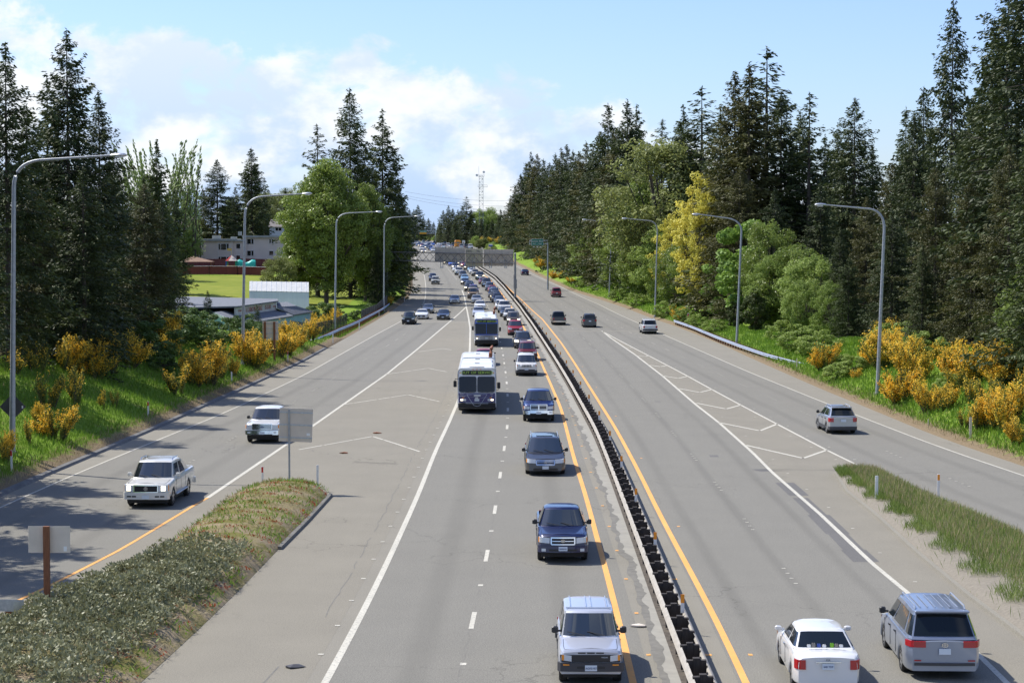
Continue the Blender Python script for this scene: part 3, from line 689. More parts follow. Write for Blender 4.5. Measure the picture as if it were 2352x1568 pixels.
    def build(s, label, cat, name, pmat, detail=True):
        r = empty(name); s.root = r; y00 = s.L / 2; SH = (0, -y00, 0)
        def part(nm, mb, m, parent=r, sm=35, fix=True):
            o = mb.build(nm, m, parent, smooth=sm, loc=SH if parent is r else (0, 0, 0))
            if fix: fixn(o)
            if sm: o.data.set_sharp_from_angle(angle=R(sm))
            return o
        b = s.body(); c = s.cabin(); b.add(c.v, c.f)
        if s.ridge:
            pass
        bo = part('body', b, pmat)
        if s.sail if hasattr(s, 'sail') else 0:
            q = MB(); W2 = s.W / 2 * .93; y2, y3 = s.cab[2], s.cab[3]
            for sg in (1, -1): q.prism([(y2 - .1, s.zc[1] - .05), (y2 - .1, s.H - .12), (y3 + .9, s.zt(y3 + .9) + .02), (y3 + .9, s.zc[1] - .1)], 0, sg * (W2 - .1), sg * (W2 - .2))
            part('sail_panel', q, pmat)
        W = MB(); s.pane(W, 0, 2.0, .07, .93); part('windshield', W, M['glass'], sm=70, fix=False)
        W = MB(); s.pane(W, 6.12, 8, .12, .9); part('rear_window', W, M['darkglass'], sm=70, fix=False)
        for a, e in s.wins:
            for sg in (1, -1):
                W = MB(); ua, ue = 2.45 + a * 3.5, 2.45 + e * 3.5
                s.pane(W, ua, ue, .12, .86, sides=(sg,), u0t=ua + (.12 if a < .1 else 0), u1t=ue); part('side_window', W, M['glass'], sm=0, fix=False)
        # nose
        if s.hood: part('hood', s.hood(s), pmat)
        x0, x1, z0, z1 = s.grille
        if x1:
            gm = M[s.gmat]; q = MB(); s.wrap(q, 'f', -x1, x1, z0, z1, .012, .04); go = part('grille', q, gm, sm=0)
            if detail and s.gbar:
                q = MB(); kk = abs(s.gbar)
                for i in range(kk):
                    if s.gbar > 0: zz = z0 + (z1 - z0) * (i + .5) / kk; s.wrap(q, 'f', -x1 * .97, x1 * .97, zz - .012, zz + .012, .024, .02)
                    else: xx = -x1 + 2 * x1 * (i + .5) / kk; s.wrap(q, 'f', xx - .022, xx + .022, z0, z1, .024, .02, n=1)
                part('grille_bar', q, pmat if s.gbar < 0 else M['chrome' if s.gframe else 'clad'], go, sm=0); go.children[0].name = 'grille_bar'
            if s.gframe:
                q = MB(); s.wrap(q, 'f', -x1 - .04, x1 + .04, z1, z1 + .045, .03, .05); s.wrap(q, 'f', -x1 - .02, x1 + .02, z0 - .035, z0, .03, .05)
                s.wrap(q, 'f', -x1 - .045, -x1, z0, z1, .03, .05, n=1); s.wrap(q, 'f', x1, x1 + .045, z0, z1, .03, .05, n=1); part('grille_frame', q, M['chrome'], sm=0)
        h0, h1, z0, z1 = s.head; W2 = s.W / 2
        for sg in (1, -1):
            q = MB(); s.wrap(q, 'f', sg * h0 * W2, sg * h1 * W2, z0, z1, .018, .06, z0b=z0 + .03, z1b=z1 + .03)
            ho = part('headlight', q, M['head'], sm=0)
            if detail:
                q = MB(); xx = sg * (h0 + h1 * 1.0) / 2 * W2; s.wrap(q, 'f', sg * (h1 - .07) * W2, sg * h1 * W2, z0 + .03, z1 + .02, .024, .03, n=1); part('turn_signal', q, M['amber'], ho, sm=0)
            if s.lit if hasattr(s, 'lit') else 0:
                q = MB(); s.wrap(q, 'f', sg * (h0 + .1) * W2, sg * (h0 + .28) * W2, z0 + .03, z1 - .02, .026, .03, n=1); part('lamp', q, M['lit'], ho, sm=0)
            t0, t1, z2, z3 = s.tail
            q = MB(); s.wrap(q, 'b', sg * t0 * W2, sg * t1 * W2, z2, z3, .015, .05); part('tail_light', q, M['tail'], sm=0)
        for end, bm_, zb0, zb1 in (s.bump or ()):
            q = MB(); ww = s.w(0 if end == 'f' else s.L) + .12
            s.wrap(q, end, -ww, ww, zb0, zb1, .06, .12); part('bumper', q, pmat if bm_ == 'paint' else M[bm_], sm=0)
        x0, x1, z0, z1 = s.low
        if x1:
            q = MB(); s.wrap(q, 'f', -x1, x1, z0, z1, .068 if s.bump else .012, .04); part('air_intake', q, M['trim'], sm=0)
        if s.fog:
            for sg in (1, -1):
                q = MB(); s.wrap(q, 'f', sg * .66 * W2, sg * .82 * W2, s.fog, s.fog + .1, .07 if s.bump else .02, .03, n=1); part('fog_light', q, M['head'], sm=0)
        q = MB(); s.wrap(q, 'f', -.155, .155, s.plate_f - .075, s.plate_f + .075, .09 if s.bump else .03, .02, n=1); part('number_plate', q, M['plate'], sm=0)
        q = MB(); s.wrap(q, 'b', -.155, .155, s.plate_r - .075, s.plate_r + .075, .03, .02, n=1); part('number_plate', q, M['plate'], sm=0)
        q = MB(); q.box(-s.W * .42, s.W * .42, .25, s.L - .25, .2, s.zs + .14); part('underbody', q, M['black'], sm=0, fix=False)
        if s.clad:
            q = MB()
            for sg in (1, -1):
                a0, a1 = s.fo + s.wr * 1.25, s.fo + s.wb - s.wr * 1.25; q.box(sg * (W2 - .03), sg * (W2 + .015), a0, a1, s.zs - .01, s.zs + .2)
            s.wrap(q, 'f', -s.w(0) - .25, s.w(0) + .25, s.zs, s.zs + .2, .02, .1); s.wrap(q, 'b', -s.w(s.L) - .25, s.w(s.L) + .25, s.zs, s.zs + .2, .02, .1)
            part('cladding', q, M['clad'], sm=0)
        for sg in (1, -1):
            q = MB(); yy = s.cab[0] + .42; zz = s.zc[0] + .13; xx = sg * (s.W / 2 * .95); sz = .1 if s.H < 1.6 else .14
            q.bevbox(min(xx + sg * .03, xx + sg * .21), max(xx + sg * .03, xx + sg * .21), yy - .09, yy + .02, zz - sz * .6, zz + sz * .7, .03)
            q.box(min(xx - sg * .05, xx + sg * .08), max(xx - sg * .05, xx + sg * .08), yy - .05, yy - .01, zz - .05, zz); part('mirror', q, pmat if s.mirror == 'paint' else M[s.mirror], sm=0)
        for yc in (s.fo, s.fo + s.wb):
            for sg in (1, -1):
                q = MB(); xo = sg * (W2 - .02); xi = sg * (W2 - .24); n = 20
                prof_ = [(xi, .6), (xi, .93), (xi + sg * .03, 1), (xo - sg * .03, 1), (xo, .93), (xo, .66), (xo - sg * .03, .64)]
                vs = []
                for k in range(n):
                    a = 2 * math.pi * k / n
                    for x, rr in prof_: vs.append((x, yc + math.cos(a) * s.wr * rr, s.wr + math.sin(a) * s.wr * rr))
                m = len(prof_); fs = [(k * m + j, k * m + j + 1, ((k + 1) % n) * m + j + 1, ((k + 1) % n) * m + j) for k in range(n) for j in range(m - 1)]
                fs.append([k * m for k in range(n)]); q.add(vs, fs); wo = part('wheel', q, M['tyre'])
                q = MB(); rr = s.wr * .66
                disc = [(xo - sg * .035, yc + math.cos(2 * math.pi * k / 20) * rr, s.wr + math.sin(2 * math.pi * k / 20) * rr) for k in range(20)]; q.add(disc, [tuple(range(20))], 1)
                for k in range(5):
                    a = 2 * math.pi * k / 5 + .3; c_, s_ = math.cos(a), math.sin(a); wv = .045
                    q.add([(xo - sg * .01, yc + c_ * u - s_ * v, s.wr + s_ * u + c_ * v) for u, v in ((.02, -wv * 1.4), (rr, -wv), (rr, wv), (.02, wv * 1.4))], [(0, 1, 2, 3)], 0)
                vs = []
                for k in range(20):
                    a = 2 * math.pi * k / 20
                    vs += [(xo - sg * .008, yc + math.cos(a) * rr * f, s.wr + math.sin(a) * rr * f) for f in (.9, 1.02)]
                q.add(vs, [(2 * k, 2 * k + 1, (2 * k + 3) % 40, (2 * k + 2) % 40) for k in range(20)], 0)
                q.build('rim', [M['rim'], M['trim']], wo)
        if s.rack:
            xt = s.W / 2 * .93 - s.tum - .06; ya, yb = s.cab[1] + .25, s.cab[2] - .15; zz = s.H; km = M[getattr(s, 'rackmat', 'galv')]
            for sg in (1, -1):
                q = MB(); q.tube([(sg * xt, ya, zz - .03), (sg * xt, ya + .12, zz + .05), (sg * xt, yb - .12, zz + .05), (sg * xt, yb, zz - .03)], .022, 6); part('roof_rail', q, km, sm=0)
            if s.rack > 1:
                for k in range(s.rack): yy = ya + .25 + (yb - ya - .5) * k / (s.rack - 1); q = MB(); q.box(-xt, xt, yy - .03, yy + .03, zz + .03, zz + .055); part('cross_bar', q, km, sm=0)
        if s.spoiler:
            q = MB(); xt = s.W / 2 * .93 - s.tum; q.bevbox(-xt, xt, s.cab[2] - .02, s.cab[2] + .22, s.H - .07, s.H - .015, .015); part('spoiler', q, pmat, sm=0)
        if detail:
            q = MB(); p0 = s.B[0]; t0 = s.T[0]
            for sx in (-.12, .42):
                a = s.B[0].lerp(s.T[0], .08) + Vector((sx, -.0, .02)); b_ = s.B[0].lerp(s.T[0], .2) + Vector((sx - .5 + .02, .05, .03)); b_.y -= .0
                q.tube([a + Vector((0, -.03, .0)), b_ + Vector((0, -.04, 0))], .011, 4)
            part('wiper', q, M['black'], sm=0)
        if detail:
            yb = s.cab[0] - .12
            q = MB()
            for sg in (1, -1):
                pts = []
                for y in np.linspace(.12, yb, 9): w_ = s.w(y); z_ = s.zt(y); pts.append((sg * .84 * w_, y + s.yo(y, z_, .84 * w_), z_ + .006))
                q.tube(pts, .007, 4)
            w_ = s.w(.1); z_ = s.zt(.1); q.tube([(x, .1 + s.yo(.1, z_, abs(x)), z_ + s.crown * max(0, 1 - abs(x) / (.84 * w_)) + .004) for x in np.linspace(-.84 * w_, .84 * w_, 9)], .007, 4)
            part('hood_seam', q, M['trim'], sm=0)
            for sg in (1, -1):
                ysd = [s.cab[0] + .35, s.cab[0] + 1.35] + ([s.cab[0] + 2.3] if s.cab[2] - s.cab[0] > 2.2 else [])
                for k_, yd in enumerate(ysd):
                    zt_ = s.zt(yd) - .1; q = MB(); q.tube([(sg * (W2 + .001), yd, s.zs + .12), (sg * (W2 + .001), yd, zt_)], .007, 4); part('door_seam', q, M['trim'], sm=0)
                    if k_: q = MB(); xx = sg * (W2 + .012); q.box(min(xx - .012, xx + .012), max(xx - .012, xx + .012), yd - .26, yd - .1, zt_ - .06, zt_ - .025); part('door_handle', q, M['trim' if s.mirror != 'paint' else 'chrome'], sm=0)
        tag(r, label, cat)
        s.w0 = s.wr; r['_x'] = 0; del r['_x']
        return r

def add_text(car, s, size, m, x, y, z, face='front', sx=1.0, name='number', parent=None):
    if face == 'front': p = car.surf('f', x, z, y)
    else: p = car.surf('b', x, z, y)
    return text_part(name, s, size, m, parent or car.root, (p.x, p.y - car.L / 2, p.z), face, sx)
def box_part(car, name, x0, x1, y0, y1, z0, z1, m, b=.02):
    q = MB(); q.bevbox(x0, x1, y0, y1, z0, z1, b); return q.build(name, m, car.root, loc=(0, -car.L / 2, 0))

SED = dict()
SPEC = {
 'sedan': dict(L=4.75, W=1.82, H=1.45),
 'coupe': dict(L=4.6, W=1.85, H=1.38, cab=(1.35, 2.15, 3.1, 4.05), head=(.6, 1.04, .58, .68), grille=(0, .5, .36, .56), low=(0, .0, .3, .35)),
 'suv': dict(L=4.65, W=1.84, H=1.74, wr=.35, fo=.85, wb=2.7, zs=.3, top=[(0, .82), (.1, .9), (.9, 1.02), (1.2, 1.08), (3.8, 1.1), (4.45, 1.1), (4.65, 1.02)], cab=(1.05, 1.75, 4.0, 4.55), zc=(1.07, 1.09), tum=.17,
             wins=((.03, .33), (.36, .64), (.68, .96)), head=(.48, .99, .7, .9), grille=(0, .4, .66, .86), gframe=0, tail=(.7, 1.15, .8, 1.05), plate_r=.85, plate_f=.5, low=(0, .65, .32, .46), rack=1),
 'oldsuv': dict(L=4.55, W=1.8, H=1.76, wr=.36, fo=.75, wb=2.7, zs=.36, fcut=.06, rcut=.05, lean=.05, bow=.04, top=[(0, .93), (.06, .98), (1.0, 1.04), (1.2, 1.06), (4.4, 1.07), (4.55, 1.02)], cab=(1.1, 1.65, 4.1, 4.45), zc=(1.05, 1.07), tum=.13,
             wins=((.03, .33), (.36, .64), (.68, .96)), head=(.52, .93, .72, .88), grille=(0, .45, .71, .89), gbar=3, tail=(.74, .98, .75, 1.0), bump=(('f', 'clad', .44, .66), ('b', 'clad', .44, .62)), low=(0, 0, 0, 0), plate_f=.55, plate_r=.75, rack=2),
 'minivan': dict(L=5.1, W=1.99, H=1.75, wr=.34, fo=.95, wb=3.0, zs=.25, lean=.3, bow=.16, fcut=.2, top=[(0, .72), (.14, .8), (.8, .96), (1.1, 1.04), (4.9, 1.08), (5.1, 1.0)], cab=(.9, 1.95, 4.5, 4.98), zc=(1.02, 1.07), tum=.2,
             wins=((.03, .3), (.33, .62), (.66, .97)), head=(.48, 1.0, .62, .8), grille=(0, .42, .56, .74), gbar=2, gframe=1, tail=(.6, 1.0, .92, 1.1), plate_r=.78, plate_f=.42, low=(0, .6, .28, .38), rack=1),
 'pickup': dict(L=5.8, W=2.0, H=1.9, wr=.4, fo=.95, wb=3.55, zs=.48, fcut=.08, rcut=.02, rd=.2, lean=.08, bow=.08, top=[(0, 1.05), (.08, 1.12), (1.1, 1.2), (1.35, 1.24), (3.7, 1.25), (5.8, 1.25)], cab=(1.2, 1.85, 3.2, 3.65), zc=(1.22, 1.24), tum=.18,
             bed=(3.85, 5.72, .85), wins=((.04, .5), (.54, .93)), head=(.56, .98, .88, 1.06), grille=(0, .52, .82, 1.06), gbar=2, gframe=1, bump=(('f', 'chrome', .5, .74), ('b', 'chrome', .5, .7)), low=(0, .55, .5, .58), tail=(.7, .86, .88, 1.2), plate_f=.6, plate_r=.6),
 'smalltruck': dict(L=5.0, W=1.76, H=1.68, wr=.35, fo=.8, wb=3.0, zs=.4, fcut=.07, rcut=.02, rd=.2, lean=.06, bow=.05, top=[(0, .88), (.08, .94), (1.0, 1.0), (1.25, 1.04), (3.0, 1.05), (5.0, 1.05)], cab=(1.15, 1.75, 2.55, 2.95), zc=(1.03, 1.04), tum=.16,
             bed=(3.12, 4.93, .72), wins=((.05, .93),), head=(.54, .96, .7, .86), grille=(0, .46, .68, .87), gbar=1, bump=(('f', 'trim', .42, .62), ('b', 'chrome', .42, .6)), low=(0, 0, 0, 0), tail=(.7, .86, .75, 1.0), plate_f=.5, plate_r=.5),
 'van': dict(L=5.2, W=2.0, H=2.0, wr=.36, fo=.8, wb=3.3, zs=.38, fcut=.06, lean=.15, bow=.05, top=[(0, 1.05), (.08, 1.1), (.6, 1.16), (.85, 1.2), (5.1, 1.22), (5.2, 1.18)], cab=(.75, 1.35, 4.85, 5.1), zc=(1.18, 1.2), tum=.14,
             wins=((.03, .25), (.28, .6), (.63, .95)), head=(.58, .95, .78, .98), grille=(0, .52, .76, 1.0), gbar=2, bump=(('f', 'trim', .46, .68), ('b', 'chrome', .46, .64)), low=(0, 0, 0, 0), tail=(.84, 1.05, .8, 1.3), plate_f=.57, plate_r=.7),
 'hatch': dict(L=4.1, W=1.74, H=1.56, wr=.33, fo=.8, wb=2.5, zs=.26, top=[(0, .72), (.1, .8), (.8, .93), (1.05, 1.0), (3.9, 1.04), (4.1, .96)], cab=(.9, 1.7, 3.5, 3.98), zc=(.99, 1.03), tum=.2,
             wins=((.03, .42), (.46, .8)), tail=(.66, 1.15, .74, .98), plate_r=.82, rack=1, clad=1),
}
def mk(kind, **k): return Car(**{**SPEC[kind], **k})

# ---- headings
def slope(L, Y): a = float(L(Y + 4) - L(Y - 4)) / 8; return math.atan(a)          # dx/dy
def place(car_root, car, px, py, ref, going, adj=0.0, dz=0.0):
    """py is where the tyres nearest the camera meet the road"""
    P = G(px, py); a = slope(ref, P.y) + adj
    h = Vector((math.sin(a), math.cos(a), 0))                                        # direction of +Y along the lane
    if going == 'S': off = car.L / 2 - car.fo; C = P + h * off; rz = -a
    else: off = car.L / 2 - (car.L - car.fo - car.wb); C = P + h * off; rz = math.pi - a
    car_root.location = (C.x, C.y, float(prof(C.y)) + .006 + dz); car_root.rotation_euler = (0, 0, rz)
HOV = BAR
TR = 'traffic queueing towards the camera beside the median barrier'
RM = 'traffic on the ramp side lanes coming towards the camera'
NBG = 'cars driving away on the right carriageway'

# ---- the nearest vehicles, each built for itself
def emblem(car, w_, h_, x, z, end='f', m='chrome', off=.035):
    q = MB(); p = car.surf(end, x, z, off); n = 14; sg = -1 if end == 'f' else 1; vs = []
    for k in range(n):
        a = 2 * math.pi * k / n
        for f in (1, .68): vs.append((p.x + math.cos(a) * w_ * f, p.y, p.z + math.sin(a) * h_ * f))
    q.add(vs, [(2 * k, 2 * k + 1, (2 * k + 3) % (2 * n), (2 * k + 2) % (2 * n)) for k in range(n)])
    q.add([(p.x - w_, p.y, p.z - h_ * .12), (p.x + w_, p.y, p.z - h_ * .12), (p.x + w_, p.y, p.z + h_ * .12), (p.x - w_, p.y, p.z + h_ * .12)], [(0, 1, 2, 3)])
    q.add([(p.x - w_ * .12, p.y - sg * -.002, p.z - h_), (p.x + w_ * .12, p.y + sg * .002, p.z - h_), (p.x + w_ * .12, p.y + sg * .002, p.z + h_), (p.x - w_ * .12, p.y + sg * .002, p.z + h_)], [(0, 1, 2, 3)])
    return q.build('emblem', M[m], car.root, loc=(0, -car.L / 2, 0))

c = mk('oldsuv', L=4.37, W=1.69, H=1.7, wins=((.03, .42), (.5, .95)), wb=2.65, rack=0, zs=.34,
       top=[(0, .9), (.05, .96), (1.15, 1.03), (1.3, 1.05), (4.25, 1.06), (4.37, 1.0)], cab=(1.25, 1.85, 3.9, 4.27), head=(.6, .9, .68, .83), grille=(0, .8, .665, .85), gbar=0,
       bump=(('f', 'clad', .42, .65), ('b', 'clad', .42, .6)), low=(0, .36, .5, .56), plate_f=.52)
r = c.build('silver white two-door boxy off-road wagon leading the queue at the bottom edge', 'suv', 'boxy_suv', PAINT['lilac'])
q = MB()
for k in (-1, 0, 1): c.wrap(q, 'f', k * .24 - .1, k * .24 + .1, .885, .912, .012, .02, n=1)
q.build('vent', M['black'], r, loc=(0, -c.L / 2, 0))
for bx in ((-.5, 2.2, 3.8, 1.7, 1.712), (-.07, 2.2, 3.8, 1.7, 1.712), (.07, 2.2, 3.8, 1.7, 1.712), (.5, 2.2, 3.8, 1.7, 1.712)):
    q = MB(); q.box(bx[0] - .01, bx[0] + .01, *bx[1:]); q.build('roof_rib', PAINT['lilac'], r, loc=(0, -c.L / 2, 0))
q = MB(); q.box(-.62, .62, 2.1, 2.16, 1.675, 1.706); q.build('roof_rib', PAINT['lilac'], r, loc=(0, -c.L / 2, 0))
for sg in (1, -1): q = MB(); c.wrap(q, 'f', sg * .56, sg * .72, .585, .615, .075, .03, n=1); q.build('turn_signal', M['amber'], r, loc=(0, -c.L / 2, 0))
add_text(c, 'AOF5107', .075, M['ink'], 0, .095, .515); add_text(c, 'NISSAN', .05, M['plate'], .36, .03, .79, name='badge')
tag(r, group=TR); place(r, c, 1355, 1562, OL, 'S')

c = mk('pickup', L=5.3, W=1.86, H=1.8, wr=.4, fo=.9, wb=3.2, zs=.48, tum=.22, top=[(0, .96), (.1, 1.03), (1.0, 1.12), (1.3, 1.16), (3.3, 1.17), (5.3, 1.18)], cab=(1.2, 1.85, 3.0, 3.4), zc=(1.15, 1.16), bed=(3.5, 5.22, .8),
       head=(.52, 1.0, .74, .93), grille=(0, .4, .72, .92), bump=(('f', 'paint', .42, .66),), low=(0, .5, .47, .54), lean=.14, bow=.14, fcut=.14, fog=.46, plate_f=.56, gbar=1)
r = c.build('dark blue compact pickup behind the silver white wagon', 'pickup truck', 'pickup_truck', PAINT['navy']); emblem(c, .08, .055, 0, .83)
add_text(c, 'B68064X', .07, M['ink'], 0, .095, .555); tag(r, group=TR); place(r, c, 1291.5, 1284, OL, 'S')

c = mk('minivan', L=5.15, W=2.0, H=1.74)
r = c.build('dark grey minivan with sunroof behind the dark blue pickup', 'minivan', 'minivan', PAINT['dark'])
box_part(c, 'sunroof', -.42, .42, 2.35, 2.75, 1.725, 1.752, M['glass']); add_text(c, 'H', .16, M['chrome'], 0, .045, .66, name='badge'); tag(r, group=TR); place(r, c, 1252, 1087, OL, 'S')
GREYVAN = (r, c)

c = mk('pickup', L=5.8, W=2.02, H=1.94, wr=.42, zs=.54, lean=.1, bow=.16, fcut=.14, fog=.58, tum=.24, grille=(0, .5, .78, 1.1), head=(.58, 1.0, .82, 1.0))
r = c.build('blue full-size pickup with chrome cross grille and bumper', 'pickup truck', 'pickup_truck', PAINT['blue'])
q = MB(); c.wrap(q, 'f', -.035, .035, .8, 1.08, .05, .04, n=1); q.build('grille_bar', M['chrome'], r, loc=(0, -c.L / 2, 0))
tag(r, group=TR); place(r, c, 1237, 966, OL, 'S'); RAM = (r, c)

c = mk('suv', L=4.45, W=1.83, H=1.78, fcut=.09, lean=.05, bow=.05, head=(.56, .9, .78, .97), grille=(0, .42, .76, .96), gmat='black', gbar=-7, clad=1, low=(0, .7, .4, .56), plate_f=.58, rack=0)
r = c.build('white off-road wagon with seven-slot grille behind the blue pickup', 'suv', 'suv', PAINT['white']); tag(r, group=TR); place(r, c, 1209, 862, OL, 'S')

c = mk('pickup', L=5.65, W=2.02, H=1.9, wr=.4, fo=1.0, wb=3.3, sail=1, tum=.17, top=[(0, .98), (.1, 1.06), (1.1, 1.14), (1.35, 1.18), (4.0, 1.2), (5.65, 1.22)], cab=(1.2, 1.9, 3.5, 4.0), zc=(1.16, 1.19), bed=(4.3, 5.58, 1.12),
       head=(.56, 1.02, .74, 1.0), grille=(0, .5, .73, .98), gmat='black', gbar=0, gframe=1, bump=(('f', 'paint', .4, .7), ('b', 'paint', .45, .7)), low=(0, .0, .47, .54), lit=1, rack=3, rackmat='chrome', plate_f=.5, mirror='paint', wins=((.04, .42), (.48, .85)))
r = c.build('pearl white luxury sport pickup with roof rack on the tree-shaded ramp', 'pickup truck', 'luxury_pickup', PAINT['pearl'])
emblem(c, .085, .085, 0, .86)
q = MB()
for x in (-.72, -.5, .5, .72): c.wrap(q, 'f', x - .09, x + .09, .5, .56, .068, .03, n=1)
q.build('fog_light', M['trim'], r, loc=(0, -c.L / 2, 0))
q = MB()
for sg in (1, -1): q.bevbox(min(sg * .88, sg * 1.06), max(sg * .88, sg * 1.06), 1.5, 3.9, .42, .48, .02)
q.build('running_board', M['galv'], r, loc=(0, -c.L / 2, 0))
tag(r, group=RM); place(r, c, 347.5, 1160, shift(GL, 0), 'S', adj=-.03)
ESC = (r, c)

c = mk('pickup', L=5.85, W=2.0, H=1.93, head=(.58, .98, .84, 1.04), grille=(0, .53, .82, 1.08), gbar=5, low=(0, .6, .44, .54), fog=.58)
r = c.build('white full-size pickup partly behind the bare grey sign back on the ramp', 'pickup truck', 'pickup_truck', PAINT['white']); emblem(c, .12, .05, 0, .95, m='ink')
tag(r, group=RM); place(r, c, 609, 1014, GL, 'S', adj=.01)
F150 = (r, c)

# rear views on the right
c = Car(L=4.5, W=1.74, H=1.45, top=[(0, .66), (.12, .73), (.9, .88), (1.2, .96), (3.6, 1.0), (4.35, .98), (4.5, .9)], cab=(1.1, 1.9, 3.15, 3.85), tail=(.66, 1.14, .62, .86), plate_r=.7, mirror='paint', rd=.5, rcut=.13)
r = c.build('white compact sedan with bright red tail lights at the bottom edge', 'sedan', 'sedan', PAINT['white'])
q = MB(); c.wrap(q, 'b', -.32, .32, .8, .825, .02, .03); q.build('trunk_trim', M['chrome'], r, loc=(0, -c.L / 2, 0))
add_text(c, 'KIA', .07, M['clad'], 0, .02, .87, face='back', name='badge')
add_text(c, '548 YDF', .07, M['ink'], 0, .035, .7, face='back')
q = MB()
for i, (x, m_) in enumerate(((-.42, 0), (-.3, 1), (-.18, 2), (.02, 0), (.16, 3), (.3, 1), (.42, 0))):
    p = c.B[7].lerp(c.T[7], .12); q.bevbox(x - .05, x + .05, p.y - .03, p.y + .0, p.z + .02, p.z + .1 + .02 * (i % 3), .02, m_)
q.build('soft_toy', [M['white_paint'], M['seat'], mat('green_plush', (.2, .45, .03), .8), M['blue_sign']], r, loc=(0, -c.L / 2 + .12, 0))
tag(r, group=NBG); place(r, c, 1891, 1574, GNL, 'N', adj=.0)
KIA = (r, c)

c = mk('minivan', L=5.09, W=1.99, H=1.8, tail=(.5, 1.2, .88, 1.04), rack=1, spoiler=1, mirror='trim', rd=.55, rcut=.15)
r = c.build('light silver-blue minivan with ribbed roof and swept red tail lights', 'minivan', 'minivan', PAINT['bluesilver'])
for x in (-.5, -.3, -.1, .1, .3, .5): q = MB(); q.box(x - .012, x + .012, 2.3, 4.2, 1.79, 1.806); q.build('roof_rib', M['galv'], r, loc=(0, -c.L / 2, 0))
q = MB(); c.wrap(q, 'b', -.8, .8, .4, .47, .02, .03); q.build('bumper_step', M['clad'], r, loc=(0, -c.L / 2, 0))
q = MB()
for sg in (1, -1): c.wrap(q, 'b', sg * .62, sg * .8, .52, .55, .02, .03, n=1)
q.build('reflector', M['tail'], r, loc=(0, -c.L / 2, 0))
emblem(c, .09, .06, 0, .95, 'b'); tag(r, group=NBG); place(r, c, 2151, 1540, GNL, 'N', adj=.02)
SIENNA = (r, c)

c = mk('hatch', L=4.13, W=1.76, H=1.6, spoiler=1)
r = c.build('silver compact crossover with roof rails on the exit lanes beside the yellow broom', 'crossover', 'crossover', PAINT['silver']); tag(r, group=NBG); place(r, c, 1930, 994, GNR, 'N')
c = mk('oldsuv', L=4.8, W=1.8, H=1.75, clad=0)
r = c.build('white older wagon near the start of the right guardrail', 'suv', 'suv', PAINT['white']); tag(r, group=NBG); place(r, c, 1491, 766, FOGR, 'N')
c = mk('suv', L=4.6, W=1.8)
r = c.build('dark blue-black wagon just before the right gore tip', 'suv', 'suv', PAINT['dark']); tag(r, group=NBG); place(r, c, 1354, 751.5, OR_, 'N')
c = mk('smalltruck', L=5.2, W=1.85, H=1.75)
r = c.build('black pickup with chrome rear bumper driving away', 'pickup truck', 'pickup_truck', PAINT['black']); tag(r, group=NBG); place(r, c, 1283.5, 746, OR_, 'N')
c = mk('oldsuv', L=4.6, W=1.75)
r = c.build('bright red wagon driving away beside the sign gantry post', 'suv', 'suv', PAINT['red']); tag(r, group=NBG); place(r, c, 1278, 682.4, OR_, 'N')
c = mk('sedan')
r = c.build('dark blue sedan driving away, farthest of the sparse right-hand cars', 'sedan', 'sedan', PAINT['navy']); tag(r, group=NBG); place(r, c, 1206, 632, OR_, 'N')

# ---- the rest of the traffic: one prototype of each kind, copied and repainted
PROTO = {}
USED = set()
def kind_root(kind):
    if kind not in PROTO:
        c = mk(kind); r = c.build('x', kind, {'oldsuv': 'boxy_suv', 'smalltruck': 'small_pickup_truck', 'pickup': 'pickup_truck', 'hatch': 'hatchback'}.get(kind, kind), PAINT['white'], detail=False)
        PROTO[kind] = (r, c, tree_of(r))
    return PROTO[kind]
CATN = dict(sedan='sedan', coupe='coupe', suv='suv', oldsuv='suv', minivan='minivan', pickup='pickup truck', smalltruck='pickup truck', van='van', hatch='hatchback')
def car(kind, col, px, py, ref, going, label, group, lit=0, W=None):
    r, c, t = kind_root(kind)
    if kind in USED: n = copy_tree(r, t)
    else: n = r; USED.add(kind)
    todo.append((n, kind, col, px, py, ref, going, label, group, lit))
todo = []
def flush_cars():
    for n, kind, col, px, py, ref, going, label, group, lit in todo:
        for ch in n.children:
            if ch.material_slots and ch.material_slots[0].material == PAINT['white']:
                ch.material_slots[0].link = 'OBJECT'; ch.material_slots[0].material = PAINT[col]
            if lit and ch.name.split('.')[0] == 'headlight':
                ch.material_slots[0].link = 'OBJECT'; ch.material_slots[0].material = M['lit']
        tag(n, label, CATN[kind], group); place(n, PROTO[kind][1], px, py, ref, going)
